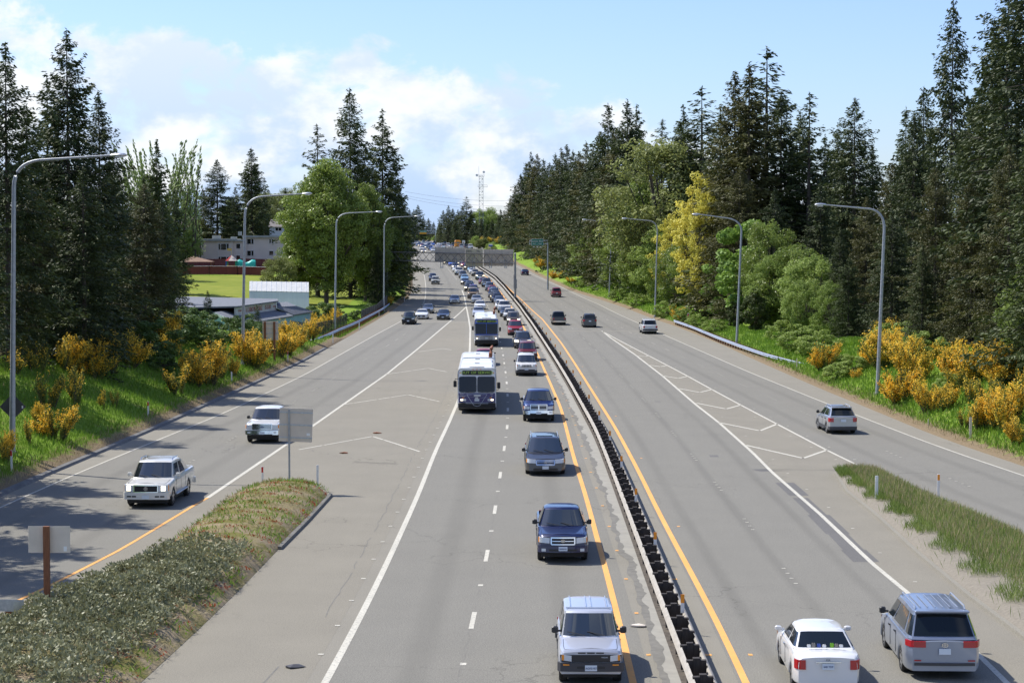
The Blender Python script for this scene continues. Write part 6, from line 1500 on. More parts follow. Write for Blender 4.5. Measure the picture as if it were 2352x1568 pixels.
for x in (538, 694, 990, 1176, 1240, 1330):
    a, b = E2(x, 490 if x > 900 else 530), E2(x + 6, 770); block(r, (Ya + 4 if x > 900 else Ya) - .05, a[0], b[0], a[1], b[1], .045, M['wframe'], 'trim')
Yh = 500.; r = empty('house', (-58, Yh, 6)); tag(r, 'small pale blue gabled house behind the apartment block', 'house')
block(r, Yh, 618.5, 664, 521, 560, 9, M['house']); a, b = atY(616.5, 521, Yh), atY(666, 503.5, Yh); q = MB(); q.add([(a.x, Yh - .5, a.z), (b.x, Yh - .5, a.z), (b.x, Yh + 9.5, a.z), (a.x, Yh + 9.5, a.z), (a.x, Yh + 4.5, b.z), (b.x, Yh + 4.5, b.z)], [(0, 1, 5, 4), (2, 3, 4, 5), (0, 4, 3), (1, 2, 5), (3, 2, 1, 0)])
inv(q.build('roof', mottled('taupe_shingles', (.13, .12, .11), (.19, .17, .16), 2, .9)), r); a = E2(1258, 343); b = E2(1338, 388); window(r, Yh, a[0], b[0], a[1], b[1])
Yh = 560.; r = empty('house', (-100, Yh, 9)); tag(r, 'grey-roofed house glimpsed between the dark firs at the left', 'house')
block(r, Yh, 415, 442, 523, 545, 8, M['house']); a, b = atY(410, 524, Yh), atY(446, 498, Yh); q = MB(); q.add([(a.x, Yh - .5, a.z), (b.x, Yh - .5, a.z), (b.x, Yh + 8.5, a.z), (a.x, Yh + 8.5, a.z), (a.x, Yh + 4, b.z), (b.x, Yh + 4, b.z)], [(0, 1, 5, 4), (2, 3, 4, 5), (0, 4, 3), (1, 2, 5), (3, 2, 1, 0)]); inv(q.build('roof', mottled('brown_shingles', (.16, .13, .12), (.22, .18, .17), 2, .9)), r)

# bits of litter on the gore
for k, (x, y, lab, c_) in enumerate(((865, 995, 'curled tan litter scrap on the left gore above the near chevron', 'wood'), (791, 1041, 'flat tan litter scrap on the left gore below the near chevron', 'wood'), (675, 1532, 'dark rag lying at the bottom of the left gore', 'clad'), (1468, 1438, 'pale flattened scrap beside the left orange line', 'signback'))):
    P = G(x, y); q = MB(); rr_ = random.Random(k); n = 7; vs = [(.28 * math.cos(6.28 * i / n) * rr_.uniform(.6, 1.2), .2 * math.sin(6.28 * i / n) * rr_.uniform(.6, 1.2), rr_.uniform(.02, .07)) for i in range(n)] + [(0, 0, .09)]
    q.add(vs + [(a, b, .015) for a, b, _ in vs[:n]], [(i, (i + 1) % n, n) for i in range(n)] + [(i, n + 1 + i, n + 1 + (i + 1) % n, (i + 1) % n) for i in range(n)])
    o = q.build('litter_scrap', M[c_]); o.location = (P.x, P.y, .01); tag(o, lab, 'litter', 'litter on the pavement')
# ------------------------------------------------------------------ vegetation
FO = dict(fir=foliage('fir_needles', (.030, .048, .013), (.10, .128, .036), .2), fird=foliage('dark_fir_needles', (.028, .044, .013), (.09, .115, .03), .15),
          firb=foliage('brownish_fir_needles', (.045, .052, .015), (.14, .135, .036), .2), maple=foliage('maple_leaves', (.11, .16, .025), (.31, .39, .085), .38, .4),
          light=foliage('spring_leaves', (.15, .22, .035), (.38, .48, .12), .35), olive=foliage('olive_leaves', (.12, .15, .035), (.32, .35, .11), .35),
          yellow=foliage('yellow_leaves', (.48, .45, .06), (.86, .76, .16), .35), shrub=foliage('shrub_leaves', (.06, .11, .022), (.18, .27, .065), .25),
          cedar=foliage('cedar_sprays', (.03, .05, .012), (.10, .13, .03), .2), bloom=foliage('broom_blossom', (.88, .48, .028), (.98, .73, .10), .3, .6),
          stem=foliage('broom_stems', (.09, .12, .025), (.24, .26, .07), .2), willow=foliage('poplar_leaves', (.13, .19, .05), (.34, .42, .16), .35),
          dogwood=foliage('bright_leaves', (.09, .17, .02), (.28, .42, .08), .35))
M['bark'] = mottled('bark', (.05, .04, .032), (.12, .1, .08), 3, .95, stretch=(3, 3, .6)); M['barkpale'] = mottled('pale_bark', (.14, .12, .1), (.26, .23, .2), 2, .9)
def leaves(C, A, B):
    n = len(C); V = np.stack([C - A, C + B, C + A, C - B], 1).reshape(-1, 3); Q = np.arange(n * 4).reshape(n, 4); return V, Q
def rnd_dirs(rg, n):
    v = rg.normal(size=(n, 3)); return v / np.linalg.norm(v, axis=1, keepdims=True)
def unit(v): return v / np.maximum(1e-6, np.linalg.norm(v, axis=1, keepdims=True))
def conifer(seed, H=30., Rm=4.8, base=.05, spacing=.46, power=.74, droop=.22, gaps=.1, dens=1.0, tw=1.0, ragged_=.22, lean=0):
    rg = np.random.default_rng(seed); C = []; A = []; B = []; tn = []; br = MB()
    z = H * base; k = 0; ph_ = rg.uniform(0, 6.28, 4)
    while z < H * .99:
        f = z / H; L0 = Rm * (1 - (f - base) / (1 - base)) ** power * (.5 + .5 * min(1, (1 - f) * 6)) + .1; nb = rg.integers(5, 8) if f < .85 else 5
        if f < .2: L0 *= .8 + f
        for b in range(nb):
            if rg.random() < gaps * (1.5 if f > .6 else .8): continue
            az = rg.uniform(0, 2 * math.pi); lobe = 1 + .16 * math.sin(z * .8 + 2 * az + ph_[0]) + .1 * math.sin(z * 2.1 + ph_[1])
            L = L0 * lobe * rg.uniform(1 - ragged_ * 1.5, 1 + ragged_); z0 = z + rg.uniform(-.4, .4); gd = .12 * rg.normal()
            d = np.array([math.cos(az), math.sin(az), 0.]); a = .6 * max(0, f - .55) / .45 - droop * (1 - f) * 1.3 + gd; bb = -droop * .4 * (1 - f)
            n = max(5, int(L / .085 * dens)); t = rg.uniform(.08, 1, n) ** .8
            P = np.outer(t * L, d) + np.array([0, 0, z0]); P[:, 2] += L * (a * t - bb * t * t)
            side = np.array([-d[1], d[0], 0.]); s = rg.uniform(-1, 1, n)[:, None]; spread = (.34 * L * (1.05 - t) ** .8)[:, None]
            P = P + side[None] * s * spread + np.array([0, 0, 1.]) * (-.3 * np.abs(s) * spread - rg.random((n, 1)) ** 2 * .55 * min(1, L / 2)) + rg.normal(0, .08, (n, 3))
            D = unit(d[None] * rg.uniform(.5, 1, (n, 1)) + side[None] * s * 1.1 + np.array([0, 0, 1.])[None] * rg.uniform(-.8, .15, (n, 1)))
            ln = rg.uniform(.17, .38, n) * tw * (1 if f < .8 else .8)
            wv = unit(np.cross(D, rnd_dirs(rg, n))); wd_ = ln * rg.uniform(.26, .42, n)
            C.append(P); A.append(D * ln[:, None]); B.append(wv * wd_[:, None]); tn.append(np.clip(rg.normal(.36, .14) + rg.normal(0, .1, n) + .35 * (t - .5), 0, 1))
            if L > 1.6 and k % 3 == 0: e = np.array([0, 0, z0]) + d * L * .7 + np.array([0, 0, L * (a * .7 - bb * .5)]); br.tube([(0, 0, z0), e], [.05, .012], 4, cap=False)
            k += 1
        z += spacing * (1.15 - .6 * f) * rg.uniform(.8, 1.2)
    n = 14; C.append(np.stack([rg.normal(0, .03, n), rg.normal(0, .03, n), np.linspace(H * .955, H * 1.005, n)], 1)); A.append(unit(rnd_dirs(rg, n) + np.array([0, 0, .7])) * .24); B.append(rnd_dirs(rg, n) * .06); tn.append(np.full(n, .4))
    V, Q = leaves(np.concatenate(C), np.concatenate(A), np.concatenate(B)); br.tube([(0, 0, -1.5), (0, 0, H * .3), (.05, 0, H * .7), (0, 0, H)], [H * .011, H * .0085, H * .004, .015], 7)
    return V, Q, np.repeat(np.concatenate(tn), 4), br
def broadleaf(seed, H=14., Rw=5., low=.12, clumps=70, per=150, leaf=.24, up=.0, tri=1.0):
    rg = np.random.default_rng(seed); C = []; A = []; B = []; tn = []; br = MB(); hc = H * (1 - low) / 2; zc = H * low + hc
    th = H * .35; br.tube([(0, 0, -1), (rg.uniform(-.2, .2), 0, th * .5), (0, .1, th)], [H * .018, H * .014, H * .011], 8)
    for i in range(clumps):
        v = rnd_dirs(rg, 1)[0]; rad = rg.uniform(.45, .93) ** .6 * (1 + .12 * math.sin(5 * math.atan2(v[1], v[0]) + seed))
        taper = 1 - tri * .35 * max(0, v[2]) ** 1.5 - tri * .2 * max(0, -v[2])
        c = np.array([v[0] * Rw * rad * taper, v[1] * Rw * rad * taper, zc + v[2] * hc * rad]); r = rg.uniform(.5, 1.0) * Rw * .24; n = int(per * (r / (Rw * .2)) ** 1.6)
        q = rnd_dirs(rg, n); q[:, 2] *= .75; P = c + q * (r * rg.uniform(.35, 1.12, n) ** .5)[:, None]
        N_ = unit(q * .7 + rnd_dirs(rg, n) * .7 + np.array([0, 0, .35])); T_ = unit(np.cross(N_, rnd_dirs(rg, n))); W = np.cross(N_, T_); l = leaf * rg.uniform(.6, 1.3, n)
        C.append(P); A.append(T_ * l[:, None]); B.append(W * (l * .62)[:, None]); tn.append(np.clip(rg.normal(.45, .13) + rg.normal(0, .12, n), 0, 1))
        if i % 2 == 0:
            s = np.array([0, 0, th * rg.uniform(.5, 1)]); m_ = (s * .5 + c * .5) + np.array([0, 0, -.05 * H]) ; br.tube([s, m_, c], [H * .006, H * .004, .02], 5, cap=False)
    V, Q = leaves(np.concatenate(C), np.concatenate(A), np.concatenate(B)); return V, Q, np.repeat(np.concatenate(tn), 4), br
def wispy(seed, H=16.):
    rg = np.random.default_rng(seed); C = []; A = []; B = []; tn = []; br = MB()
    for i in range(13):
        x0, y0 = rg.normal(0, 1.1, 2); h = H * rg.uniform(.6, 1); lean = rg.uniform(.02, .14); pts = [np.array([x0 + lean * h * t * t * 1.6, y0, h * t]) for t in np.linspace(0, 1, 7)]
        br.tube(pts, [.12, .1, .08, .06, .045, .03, .01], 4, cap=False)
        n = 190; t = rg.uniform(.12, 1, n); P = np.stack([x0 + lean * h * t * t * 1.6, np.full(n, y0), h * t], 1) + rnd_dirs(rg, n) * (.95 * (1 - t) ** .7 + .08)[:, None] * rg.uniform(.2, 1, (n, 1))
        D = unit(np.stack([rg.uniform(.0, .7, n), rg.normal(0, .3, n), rg.uniform(.5, 1.2, n)], 1)); l = rg.uniform(.14, .3, n); C.append(P); A.append(D * l[:, None]); B.append(unit(np.cross(D, rnd_dirs(rg, n))) * (l * .33)[:, None]); tn.append(np.clip(rg.normal(.5, .2, n), 0, 1))
    V, Q = leaves(np.concatenate(C), np.concatenate(A), np.concatenate(B)); return V, Q, np.repeat(np.concatenate(tn), 4), br
def broom(seed, H=2.4, Rw=1.5, stems=80, bloom=62, frac=.3):
    rg = np.random.default_rng(seed + 40); C = []; A = []; B = []; tn = []; C2 = []; A2 = []; B2 = []; t2 = []; br = MB()
    K = max(3, stems // 13); cl = [(rg.uniform(0, 6.283), Rw * rg.uniform(.1, .85), rg.uniform(.5, 1.05), rg.uniform(.25, 1.3)) for _ in range(K)]
    for i in range(stems):
        ca, cr, ch, cb = cl[i % K]; cb_ = np.array([math.cos(ca), math.sin(ca), 0.]) * cr; az = rg.uniform(0, 6.283); o = np.array([math.cos(az), math.sin(az), 0.]) * Rw * .38 * rg.uniform(.1, 1)
        h = H * ch * rg.uniform(.65, 1.1); n = 34; t = rg.uniform(.05, 1, n); tip = cb_ + o + unit((cb_ + o)[None] + .001)[0] * .25
        P = (cb_ * .55)[None] * (1 - t[:, None]) + tip[None] * t[:, None] ** 1.3 + np.array([0, 0, h]) * t[:, None] + rg.normal(0, .05, (n, 3)); D = unit(o * .8 + np.array([0, 0, 1.]) + rnd_dirs(rg, n) * .35); l = rg.uniform(.12, .28, n)
        C.append(P); A.append(D * l[:, None]); B.append(unit(np.cross(D, rnd_dirs(rg, n))) * .026); tn.append(np.clip(rg.normal(.45, .2, n), 0, 1))
        if i % 4 == 0: br.tube([cb_ * .55 + np.array([0, 0, -.2]), (cb_ * .3 + tip * .5) + np.array([0, 0, h * .5]), tip + np.array([0, 0, h * .95])], [.025, .016, .006], 4, cap=False)
        n = int(bloom * 1.5 * cb * rg.uniform(.3, 1.5))
        if n < 1: continue
        t = np.clip(rg.normal(.74, .2, n), frac, 1.05); P = (cb_ * .55)[None] * (1 - t[:, None]) + tip[None] * t[:, None] ** 1.3 + np.array([0, 0, h]) * t[:, None] + rg.normal(0, .085, (n, 3))
        D = rnd_dirs(rg, n); l = rg.uniform(.03, .06, n); C2.append(P); A2.append(D * l[:, None]); B2.append(unit(np.cross(D, rnd_dirs(rg, n))) * (l * .8)[:, None]); t2.append(np.clip(rg.normal(.5, .22) + rg.normal(0, .15, n), 0, 1))
    a = leaves(np.concatenate(C), np.concatenate(A), np.concatenate(B)); b = leaves(np.concatenate(C2), np.concatenate(A2), np.concatenate(B2))
    return a, np.repeat(np.concatenate(tn), 4), b, np.repeat(np.concatenate(t2), 4), br
VP = {}
def vproto(key):
    if key in VP: return VP[key]
    k, s = key.split(':'); s = int(s)
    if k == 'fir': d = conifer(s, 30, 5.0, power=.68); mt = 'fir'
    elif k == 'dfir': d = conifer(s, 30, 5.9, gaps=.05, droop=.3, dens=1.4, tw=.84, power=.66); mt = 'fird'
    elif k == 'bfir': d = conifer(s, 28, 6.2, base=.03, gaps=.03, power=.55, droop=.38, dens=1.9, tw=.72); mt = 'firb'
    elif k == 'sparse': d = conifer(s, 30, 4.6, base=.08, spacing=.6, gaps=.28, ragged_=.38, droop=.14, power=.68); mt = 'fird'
    elif k == 'young': d = conifer(s, 8, 1.9, base=.03, spacing=.26, gaps=.08, tw=.5, dens=1.6, ragged_=.2, droop=-.2); mt = 'fir'
    elif k == 'narrow': d = conifer(s, 24, 3.8, base=.04, gaps=.06); mt = 'fir'
    elif k == 'cedar': d = broadleaf(s, 9, 3.2, low=.0, clumps=90, per=150, leaf=.16, tri=1.6); mt = 'cedar'
    elif k == 'maple': d = broadleaf(s, 20, 6.0, low=.1, clumps=330, per=200, leaf=.155, tri=1.3); mt = 'maple'
    elif k == 'light': d = broadleaf(s, 12, 4.4, low=.0, clumps=180, per=170, leaf=.12); mt = 'light'
    elif k == 'olive': d = broadleaf(s, 16, 5.6, low=.15, clumps=200, per=160, leaf=.135); mt = 'olive'
    elif k == 'yellow': d = broadleaf(s, 14, 3.1, low=.05, clumps=150, per=95, leaf=.12, tri=1.3); mt = 'yellow'
    elif k == 'dogwood': d = broadleaf(s, 7, 2.8, low=.1, clumps=30, per=170, leaf=.15); mt = 'dogwood'
    elif k == 'shrub': d = broadleaf(s, 3, 2.0, low=-.05, clumps=44, per=190, leaf=.085, tri=.5); mt = 'shrub'
    elif k == 'wispy': d = wispy(s); mt = 'willow'
    elif k in ('broom', 'thin'):
        a, ta, b, tb, br = broom(s) if k == 'broom' else broom(s, 2.2, 1.0, 30, 18)
        VP[key] = dict(H=2.4 if k == 'broom' else 2.2, crown=np_mesh('foliage', a[0], a[1], [FO['stem']], ta), bloom=np_mesh('blossom', b[0], b[1], [FO['bloom']], tb), trunk=br, mt='stem'); return VP[key]
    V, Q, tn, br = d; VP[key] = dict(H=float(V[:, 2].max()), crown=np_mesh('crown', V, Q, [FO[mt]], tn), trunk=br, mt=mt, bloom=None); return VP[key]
VEG = []
def plant(key, X, Y, H, name, cat, grp, desc, rw=1.0, mtl=None, z=None, rot=None):
    p = vproto(key); s = H / p['H']; z = T(X, Y) if z is None else z; rg = random.Random(int(X * 31 + Y * 7 + H * 13))
    r = empty(name, (X, Y, z - .05), rg.uniform(0, 6.28) if rot is None else rot); r.scale = (s * rw, s * rw, s)
    nm = 'crown' if p['bloom'] is None else 'foliage'
    c = link(nm, p['crown'], r)
    if mtl: c.material_slots[0].link = 'OBJECT'; c.material_slots[0].material = FO[mtl]
    if p['bloom'] is not None: link('blossom', p['bloom'], r)
    if isinstance(p['trunk'], MB): o = p['trunk'].build('trunk' if p['bloom'] is None else 'stem', M['bark'], r, smooth=60); p['trunk'] = o.data
    else: link('trunk' if p['bloom'] is None else 'stem', p['trunk'], r)
    VEG.append((r, name, cat, grp, desc, scr(X, Y, z + H)[0])); return r
def tree(key, px, ytop, Y, desc, grp, rw=1.0, mtl=None, name=None, cat='tree'):
    while px > 1176 and Y < 640 and atY(px, ytop, Y).x - float(XR(Y)) < {'l': 5.2, 'o': 6.5, 'y': 6.0, 'd': 6.0, 'c': 4.5}.get(key[0], 6.5) * min(rw, 1.1): Y += 3
    X = atY(px, ytop, Y).x; zt = atY(px, ytop, Y).z; z = T(X, Y)
    name = name or {'fir': 'fir_tree', 'dfir': 'fir_tree', 'bfir': 'fir_tree', 'sparse': 'fir_tree', 'young': 'young_fir', 'narrow': 'fir_tree', 'cedar': 'cedar_shrub', 'wispy': 'poplar_tree'}.get(key.split(':')[0], 'leafy_tree')
    return plant(key, X, Y, zt - z, name, cat, grp, desc, rw, mtl)
def bush(key, px, py, H, desc, grp, rw=1.0, mtl=None, name=None, cat='bush'):
    P = GT(px, py); return plant(key, P.x, P.y, H, name or ('broom_bush' if key[0] in 'bt' else 'shrub'), cat, grp, desc, rw, mtl)
# --- left side
g1 = 'tall firs on the left bank'
for a in [('dfir:1', 12, 92, 128, 1.0), ('dfir:2', 152, 62, 146, 1.05), ('sparse:3', 108, 170, 150, 1.2), ('dfir:3', 226, 205, 152, 1.05), ('fir:4', 60, 235, 140, 1.15), ('dfir:1', 300, 470, 172, 1.3), ('dfir:2', 262, 330, 165, 1.1),
          ('bfir:5', 75, 420, 136, 1.2), ('dfir:4', 190, 380, 134, 1.25), ('bfir:5', 330, 420, 160, 1.2), ('dfir:3', 372, 455, 186, 1.1), ('dfir:1', 130, 330, 152, 1.2), ('fir:6', 330, 400, 200, 1.2)]:
    tree(a[0], a[1], a[2], a[3], 'tall dark fir with drooping boughs on the left bank', g1, a[4])
for X, Y, H in ((-31, 80, 22), (-33, 97, 21), (-32.5, 89, 25), (-29.5, 73, 24), (-36, 119, 24), (-30, 64, 22)): plant('dfir:%d' % (1 + int(Y) % 4), X, Y, H, 'fir_tree', 'tree', g1, 'tall dark fir with drooping boughs on the left bank', 1.15)
g2 = 'trees behind the houses on the left'
for a in [('narrow:7', 360, 318, 300, 1.0), ('dfir:3', 498, 365, 470, 1.5), ('fir:8', 577, 336, 480, 1.4), ('dfir:4', 466, 430, 475, 1.2), ('fir:4', 608, 430, 520, 1.1), ('dfir:1', 540, 430, 480, 1.2), ('fir:6', 400, 430, 330, 1.2), ('dfir:2', 380, 500, 240, 1.0),
          ('fir:4', 700, 400, 520, 1.2), ('fir:8', 655, 430, 540, 1.2), ('dfir:3', 350, 400, 380, 1.5), ('fir:6', 250, 380, 420, 1.5), ('fir:4', 120, 360, 430, 1.5), ('fir:8', 20, 360, 430, 1.5)]:
    tree(a[0], a[1], a[2], a[3], 'dark conifer standing behind the apartment buildings', g2, a[4])
for a in [('wispy:1', 332, 318, 425, 1.1), ('wispy:2', 392, 316, 430, 1.2), ('wispy:3', 428, 350, 436, 1.0), ('wispy:2', 345, 340, 440, 1.2)]: tree(a[0], a[1], a[2], a[3], 'wispy pale green poplar leaning in the wind', 'wispy poplars between the firs', a[4])
for a in [('olive:11', 620, 440, 600, 1.2), ('olive:12', 662, 430, 640, 1.2), ('olive:11', 590, 455, 540, 1.0), ('maple:2', 530, 455, 560, 1.0), ('olive:12', 455, 500, 470, 1.2), ('light:1', 435, 525, 430, 1.0)]: tree(a[0], a[1], a[2], a[3], 'green leafy tree behind the houses on the left', g2, a[4])
g3 = 'trees between the lawn and the ramp'
for a in [('sparse:5', 728, 282, 345, 1.4, 'thin sparse fir rising beside the big maple'), ('dfir:3', 803, 200, 340, 1.0, 'tallest layered fir behind the big maple'), ('fir:4', 878, 248, 352, 1.15, 'tall pointed fir right of the tallest layered fir'), ('dfir:1', 838, 330, 345, 1.4, 'dense fir between the two tallest firs by the ramp'),
          ('fir:8', 908, 360, 374, 1.1, 'fir at the right end of the cluster by the ramp'), ('dfir:2', 868, 560, 322, 1.2, 'low dark fir beside the left lamp posts'), ('dfir:3', 918, 430, 404, 1.0, 'fir just behind the right end of the ramp cluster'),
          ('maple:1', 748, 360, 318, .98, 'big glossy green maple beside the white shed'), ('maple:2', 838, 418, 328, .85, 'second green maple right of the big one'), ('maple:1', 885, 470, 350, .72, 'dark green leafy tree leaning over the ramp'), ('maple:2', 918, 505, 395, .62, 'leafy tree farthest along the ramp cluster'), ('maple:2', 698, 450, 322, .8, 'lower leafy tree on the left beside the big maple')]:
    tree(a[0], a[1], a[2], a[3], a[5], None, a[4])
tree('light:2', 640, 585, 312, 'pale grey-green low willow between maroon fence and maple', None, 1.1, mtl='olive', name='leafy_tree')
for px, py, H, k in ((478, 768, 4.2, 'young:1'), (500, 750, 2.6, 'young:2'), (590, 765, 3.0, 'young:1')): bush(k, px, py, H, 'young fir in front of the storage building', 'young firs in front of the storage building', 1.1, name='young_fir')
gs = 'green bushes on the left bank'
for px, py, H, rw in ((745, 742, 3.2, 1.3), (775, 738, 2.4, 1.2), (712, 738, 2.2, 1.2), (530, 790, 2.6, 1.3), (590, 790, 2.2, 1.1), (345, 820, 3.0, 1.6), (395, 790, 3.2, 1.5), (440, 770, 2.8, 1.4), (310, 770, 3.2, 1.4), (905, 690, 2.5, 1.3), (925, 655, 2.4, 1.3), (930, 630, 2.4, 1.3), (850, 722, 1.8, 1.3), (820, 735, 1.6, 1.3), (375, 850, 1.6, 1.5), (560, 775, 2.4, 1.2), (485, 800, 2.0, 1.4)):
    bush('shrub:%d' % (1 + px % 3), px, py, H, 'rounded dark green bush on the left bank', gs, rw)
gb_ = 'yellow broom bushes on the left bank'
for px, py, H, rw, k in [(130, 1008, 2.1, 1.1, 'broom:1'), (178, 930, 3.0, .8, 'thin:1'), (70, 1020, 1.6, .7, 'thin:2'), (105, 935, 2.4, 1.0, 'thin:2'), (85, 970, 1.2, .7, 'broom:2'), (238, 940, 1.6, .6, 'thin:1'), (265, 935, 1.3, .6, 'thin:2'), (405, 905, 2.6, 1.2, 'thin:1'), (12, 1060, 1.6, .8, 'broom:2'),
                         (440, 885, 2.9, 1.0, 'broom:1'), (480, 885, 3.4, 1.1, 'broom:2'), (505, 872, 2.4, 1.0, 'broom:3'), (540, 865, 1.8, .8, 'broom:1'), (580, 845, 3.0, 1.1, 'broom:2'), (605, 838, 3.2, 1.2, 'broom:3'), (640, 822, 2.8, 1.2, 'broom:1'), (658, 815, 2.4, 1.2, 'broom:2'), (562, 830, 2.2, .9, 'broom:3'),
                         (684, 797, 2.4, 1.1, 'broom:1'), (706, 783, 2.4, 1.1, 'broom:2'), (730, 770, 2.3, 1.1, 'broom:3'), (752, 757, 2.2, 1.1, 'broom:1'), (775, 744, 2.2, 1.1, 'broom:2'), (668, 785, 2.4, 1.1, 'broom:3'), (720, 757, 2.4, 1.1, 'broom:2'),
                         (372, 800, 3.0, 1.1, 'broom:2'), (400, 822, 2.4, .9, 'broom:3'), (285, 840, 3.0, 1.1, 'broom:1'), (255, 862, 2.4, .9, 'thin:1'), (215, 845, 2.6, 1.1, 'broom:2'), (150, 850, 2.6, 1.1, 'broom:3'), (95, 855, 2.2, 1.1, 'thin:2'), (30, 860, 2.2, 1.1, 'thin:1'), (205, 800, 3.0, 1.0, 'broom:3'),
                         (290, 750, 2.8, 1.1, 'broom:2'), (250, 740, 2.6, 1.1, 'thin:1'), (210, 870, 2.4, 1.2, 'broom:2'), (300, 800, 2.6, 1.1, 'thin:1'), (495, 830, 1.8, .9, 'thin:2'), (465, 740, 3.0, 1.1, 'broom:3'), (895, 700, 1.4, 1.1, 'broom:2')]:
    bush(k, px, py, H * .86, 'yellow flowering broom bush on the left bank', gb_, rw * 1.05)
# --- right side
g4 = 'dark firs along the right side'
for i, (px, yt, Y, rw) in enumerate([(1158, 482, 760, 1.3), (1172, 455, 700, 1.3), (1184, 425, 650, 1.3), (1196, 398, 610, 1.25), (1208, 372, 590, 1.2), (1220, 348, 560, 1.25), (1234, 352, 545, 1.2), (1248, 362, 530, 1.2), (1262, 372, 520, 1.2), (1276, 350, 480, 1.25), (1289, 338, 465, 1.2), (1302, 330, 450, 1.2), (1316, 342, 440, 1.2), (1330, 345, 425, 1.2),
                                    (1346, 322, 410, 1.2), (1362, 330, 400, 1.2), (1378, 300, 385, 1.25), (1396, 232, 375, 1.15), (1418, 290, 380, 1.2), (1441, 226, 362, 1.25), (1462, 238, 372, 1.1), (1475, 330, 350, 1.25), (1242, 440, 505, 1.4), (1205, 470, 585, 1.4), (1290, 430, 440, 1.4), (1340, 430, 395, 1.4), (1395, 400, 350, 1.4), (1440, 380, 335, 1.4), (1365, 440, 365, 1.3)]):
    tree(('fir:4', 'dfir:1', 'fir:6', 'dfir:3', 'fir:8')[i % 5], px, yt, Y, 'dark fir in the long row along the right side', g4, rw, mtl='firb' if i % 4 == 2 else None)
for k, px, yt, Y, rw, mt_ in [('sparse:5', 1521, 270, 345, 1.5, None), ('fir:4', 1570, 238, 330, 1.1, None), ('sparse:3', 1612, 196, 318, 1.7, None), ('fir:6', 1562, 268, 322, 1.1, None), ('fir:6', 1655, 250, 280, 1.2, None), ('dfir:1', 1688, 160, 262, 1.15, 'firb'), ('fir:8', 1722, 140, 258, 1.25, 'firb'), ('sparse:3', 1762, 104, 268, 1.6, None),
                              ('dfir:3', 1795, 205, 262, 1.15, None), ('sparse:5', 1860, 208, 256, 1.5, None), ('fir:4', 1838, 250, 270, 1.1, None), ('fir:6', 1895, 305, 262, 1.2, None), ('dfir:1', 1964, 222, 246, 1.25, None), ('fir:8', 2005, 330, 250, 1.3, None), ('fir:4', 1925, 280, 268, 1.1, None), ('dfir:3', 1660, 480, 240, 1.3, 'firb'), ('bfir:5', 1700, 380, 236, 1.2, None),
                              ('bfir:6', 2050, 370, 205, .95, None), ('bfir:5', 1990, 450, 212, .95, None), ('dfir:1', 2100, 255, 196, 1.0, None), ('dfir:3', 2122, 196, 200, .9, None), ('fir:6', 2082, 240, 206, 1.0, None), ('dfir:3', 2190, -6, 178, .72, None), ('bfir:6', 2150, 380, 168, 1.0, 'firb'), ('dfir:1', 2236, 215, 172, .9, None),
                              ('dfir:1', 2318, -90, 158, .95, None), ('dfir:3', 2372, -160, 150, 1.0, None), ('bfir:6', 2235, 400, 152, 1.0, None), ('bfir:5', 2320, 330, 140, 1.0, None), ('fir:4', 2283, 40, 162, .9, None), ('dfir:3', 1885, 420, 232, 1.2, 'fird'), ('dfir:1', 1780, 430, 236, 1.2, 'fird'), ('dfir:3', 1930, 520, 208, 1.1, 'fird'),
                              ('dfir:1', 2400, 200, 125, 1.1, None), ('dfir:3', 2120, 560, 158, 1.2, 'fird'), ('dfir:1', 2050, 480, 180, 1.2, None)]:
    tree(k, px, yt, Y, 'big dark fir in the group behind the right guardrail and broom', 'big firs on the right bank', rw, mtl=mt_)
gl = 'light green trees on the right'
for k, px, yt, Y, rw in [('olive:11', 1535, 312, 290, 1.25), ('olive:12', 1480, 400, 300, 1.0), ('light:1', 1372, 500, 335, 1.2), ('olive:12', 1420, 475, 325, 1.1), ('light:2', 1345, 545, 350, 1.0), ('light:1', 1440, 505, 300, 1.2), ('light:2', 1480, 520, 280, 1.2), ('light:1', 1530, 510, 268, 1.2), ('light:2', 1560, 560, 258, 1.1), ('olive:12', 1600, 520, 262, 1.0),
                         ('light:1', 1405, 580, 310, 1.1), ('light:2', 1450, 610, 288, 1.1), ('light:1', 1820, 555, 222, 1.2), ('light:2', 1870, 580, 212, 1.2), ('olive:11', 1760, 500, 230, .8), ('light:1', 1770, 580, 222, 1.0), ('light:2', 1845, 640, 200, 1.0), ('light:1', 1910, 640, 196, .9)]:
    tree(k, px, yt, Y, 'light green leafy tree on the right verge', gl, rw, mtl=('maple' if px % 4 == 0 else None))
tree('yellow:1', 1602, 392, 255, 'tall yellow leaved tree in front of the dark firs', None, 1.0); tree('yellow:2', 1550, 480, 252, 'lower yellow leaved tree just left of the tall yellow one', None, 1.2); tree('yellow:2', 1622, 400, 262, 'narrow yellow leaved tree right of the tall yellow one', None, .7)
for k, px, yt, Y, rw in [('dogwood:1', 1672, 590, 228, 1.2), ('dogwood:2', 1640, 650, 226, 1.0), ('dogwood:1', 1705, 560, 226, 1.0), ('dogwood:2', 1730, 500, 228, 1.1), ('light:1', 2362, 590, 128, .8)]: tree(k, px, yt, Y, 'bright green maple boughs in front of the dark firs', 'bright green small maples on the right', rw)
tree('cedar:1', 1735, 655, 205, 'big rounded dark green cedar shrub behind the right guardrail', None, 1.0); tree('cedar:2', 1690, 690, 212, 'smaller rounded cedar shrub behind the right lamp post', None, .9)
tree('bfir:6', 1950, 590, 192, 'yellow-tipped conifer left of the right broom thicket', None, 1.3, mtl='cedar')
gr2 = 'green bushes on the right verge'
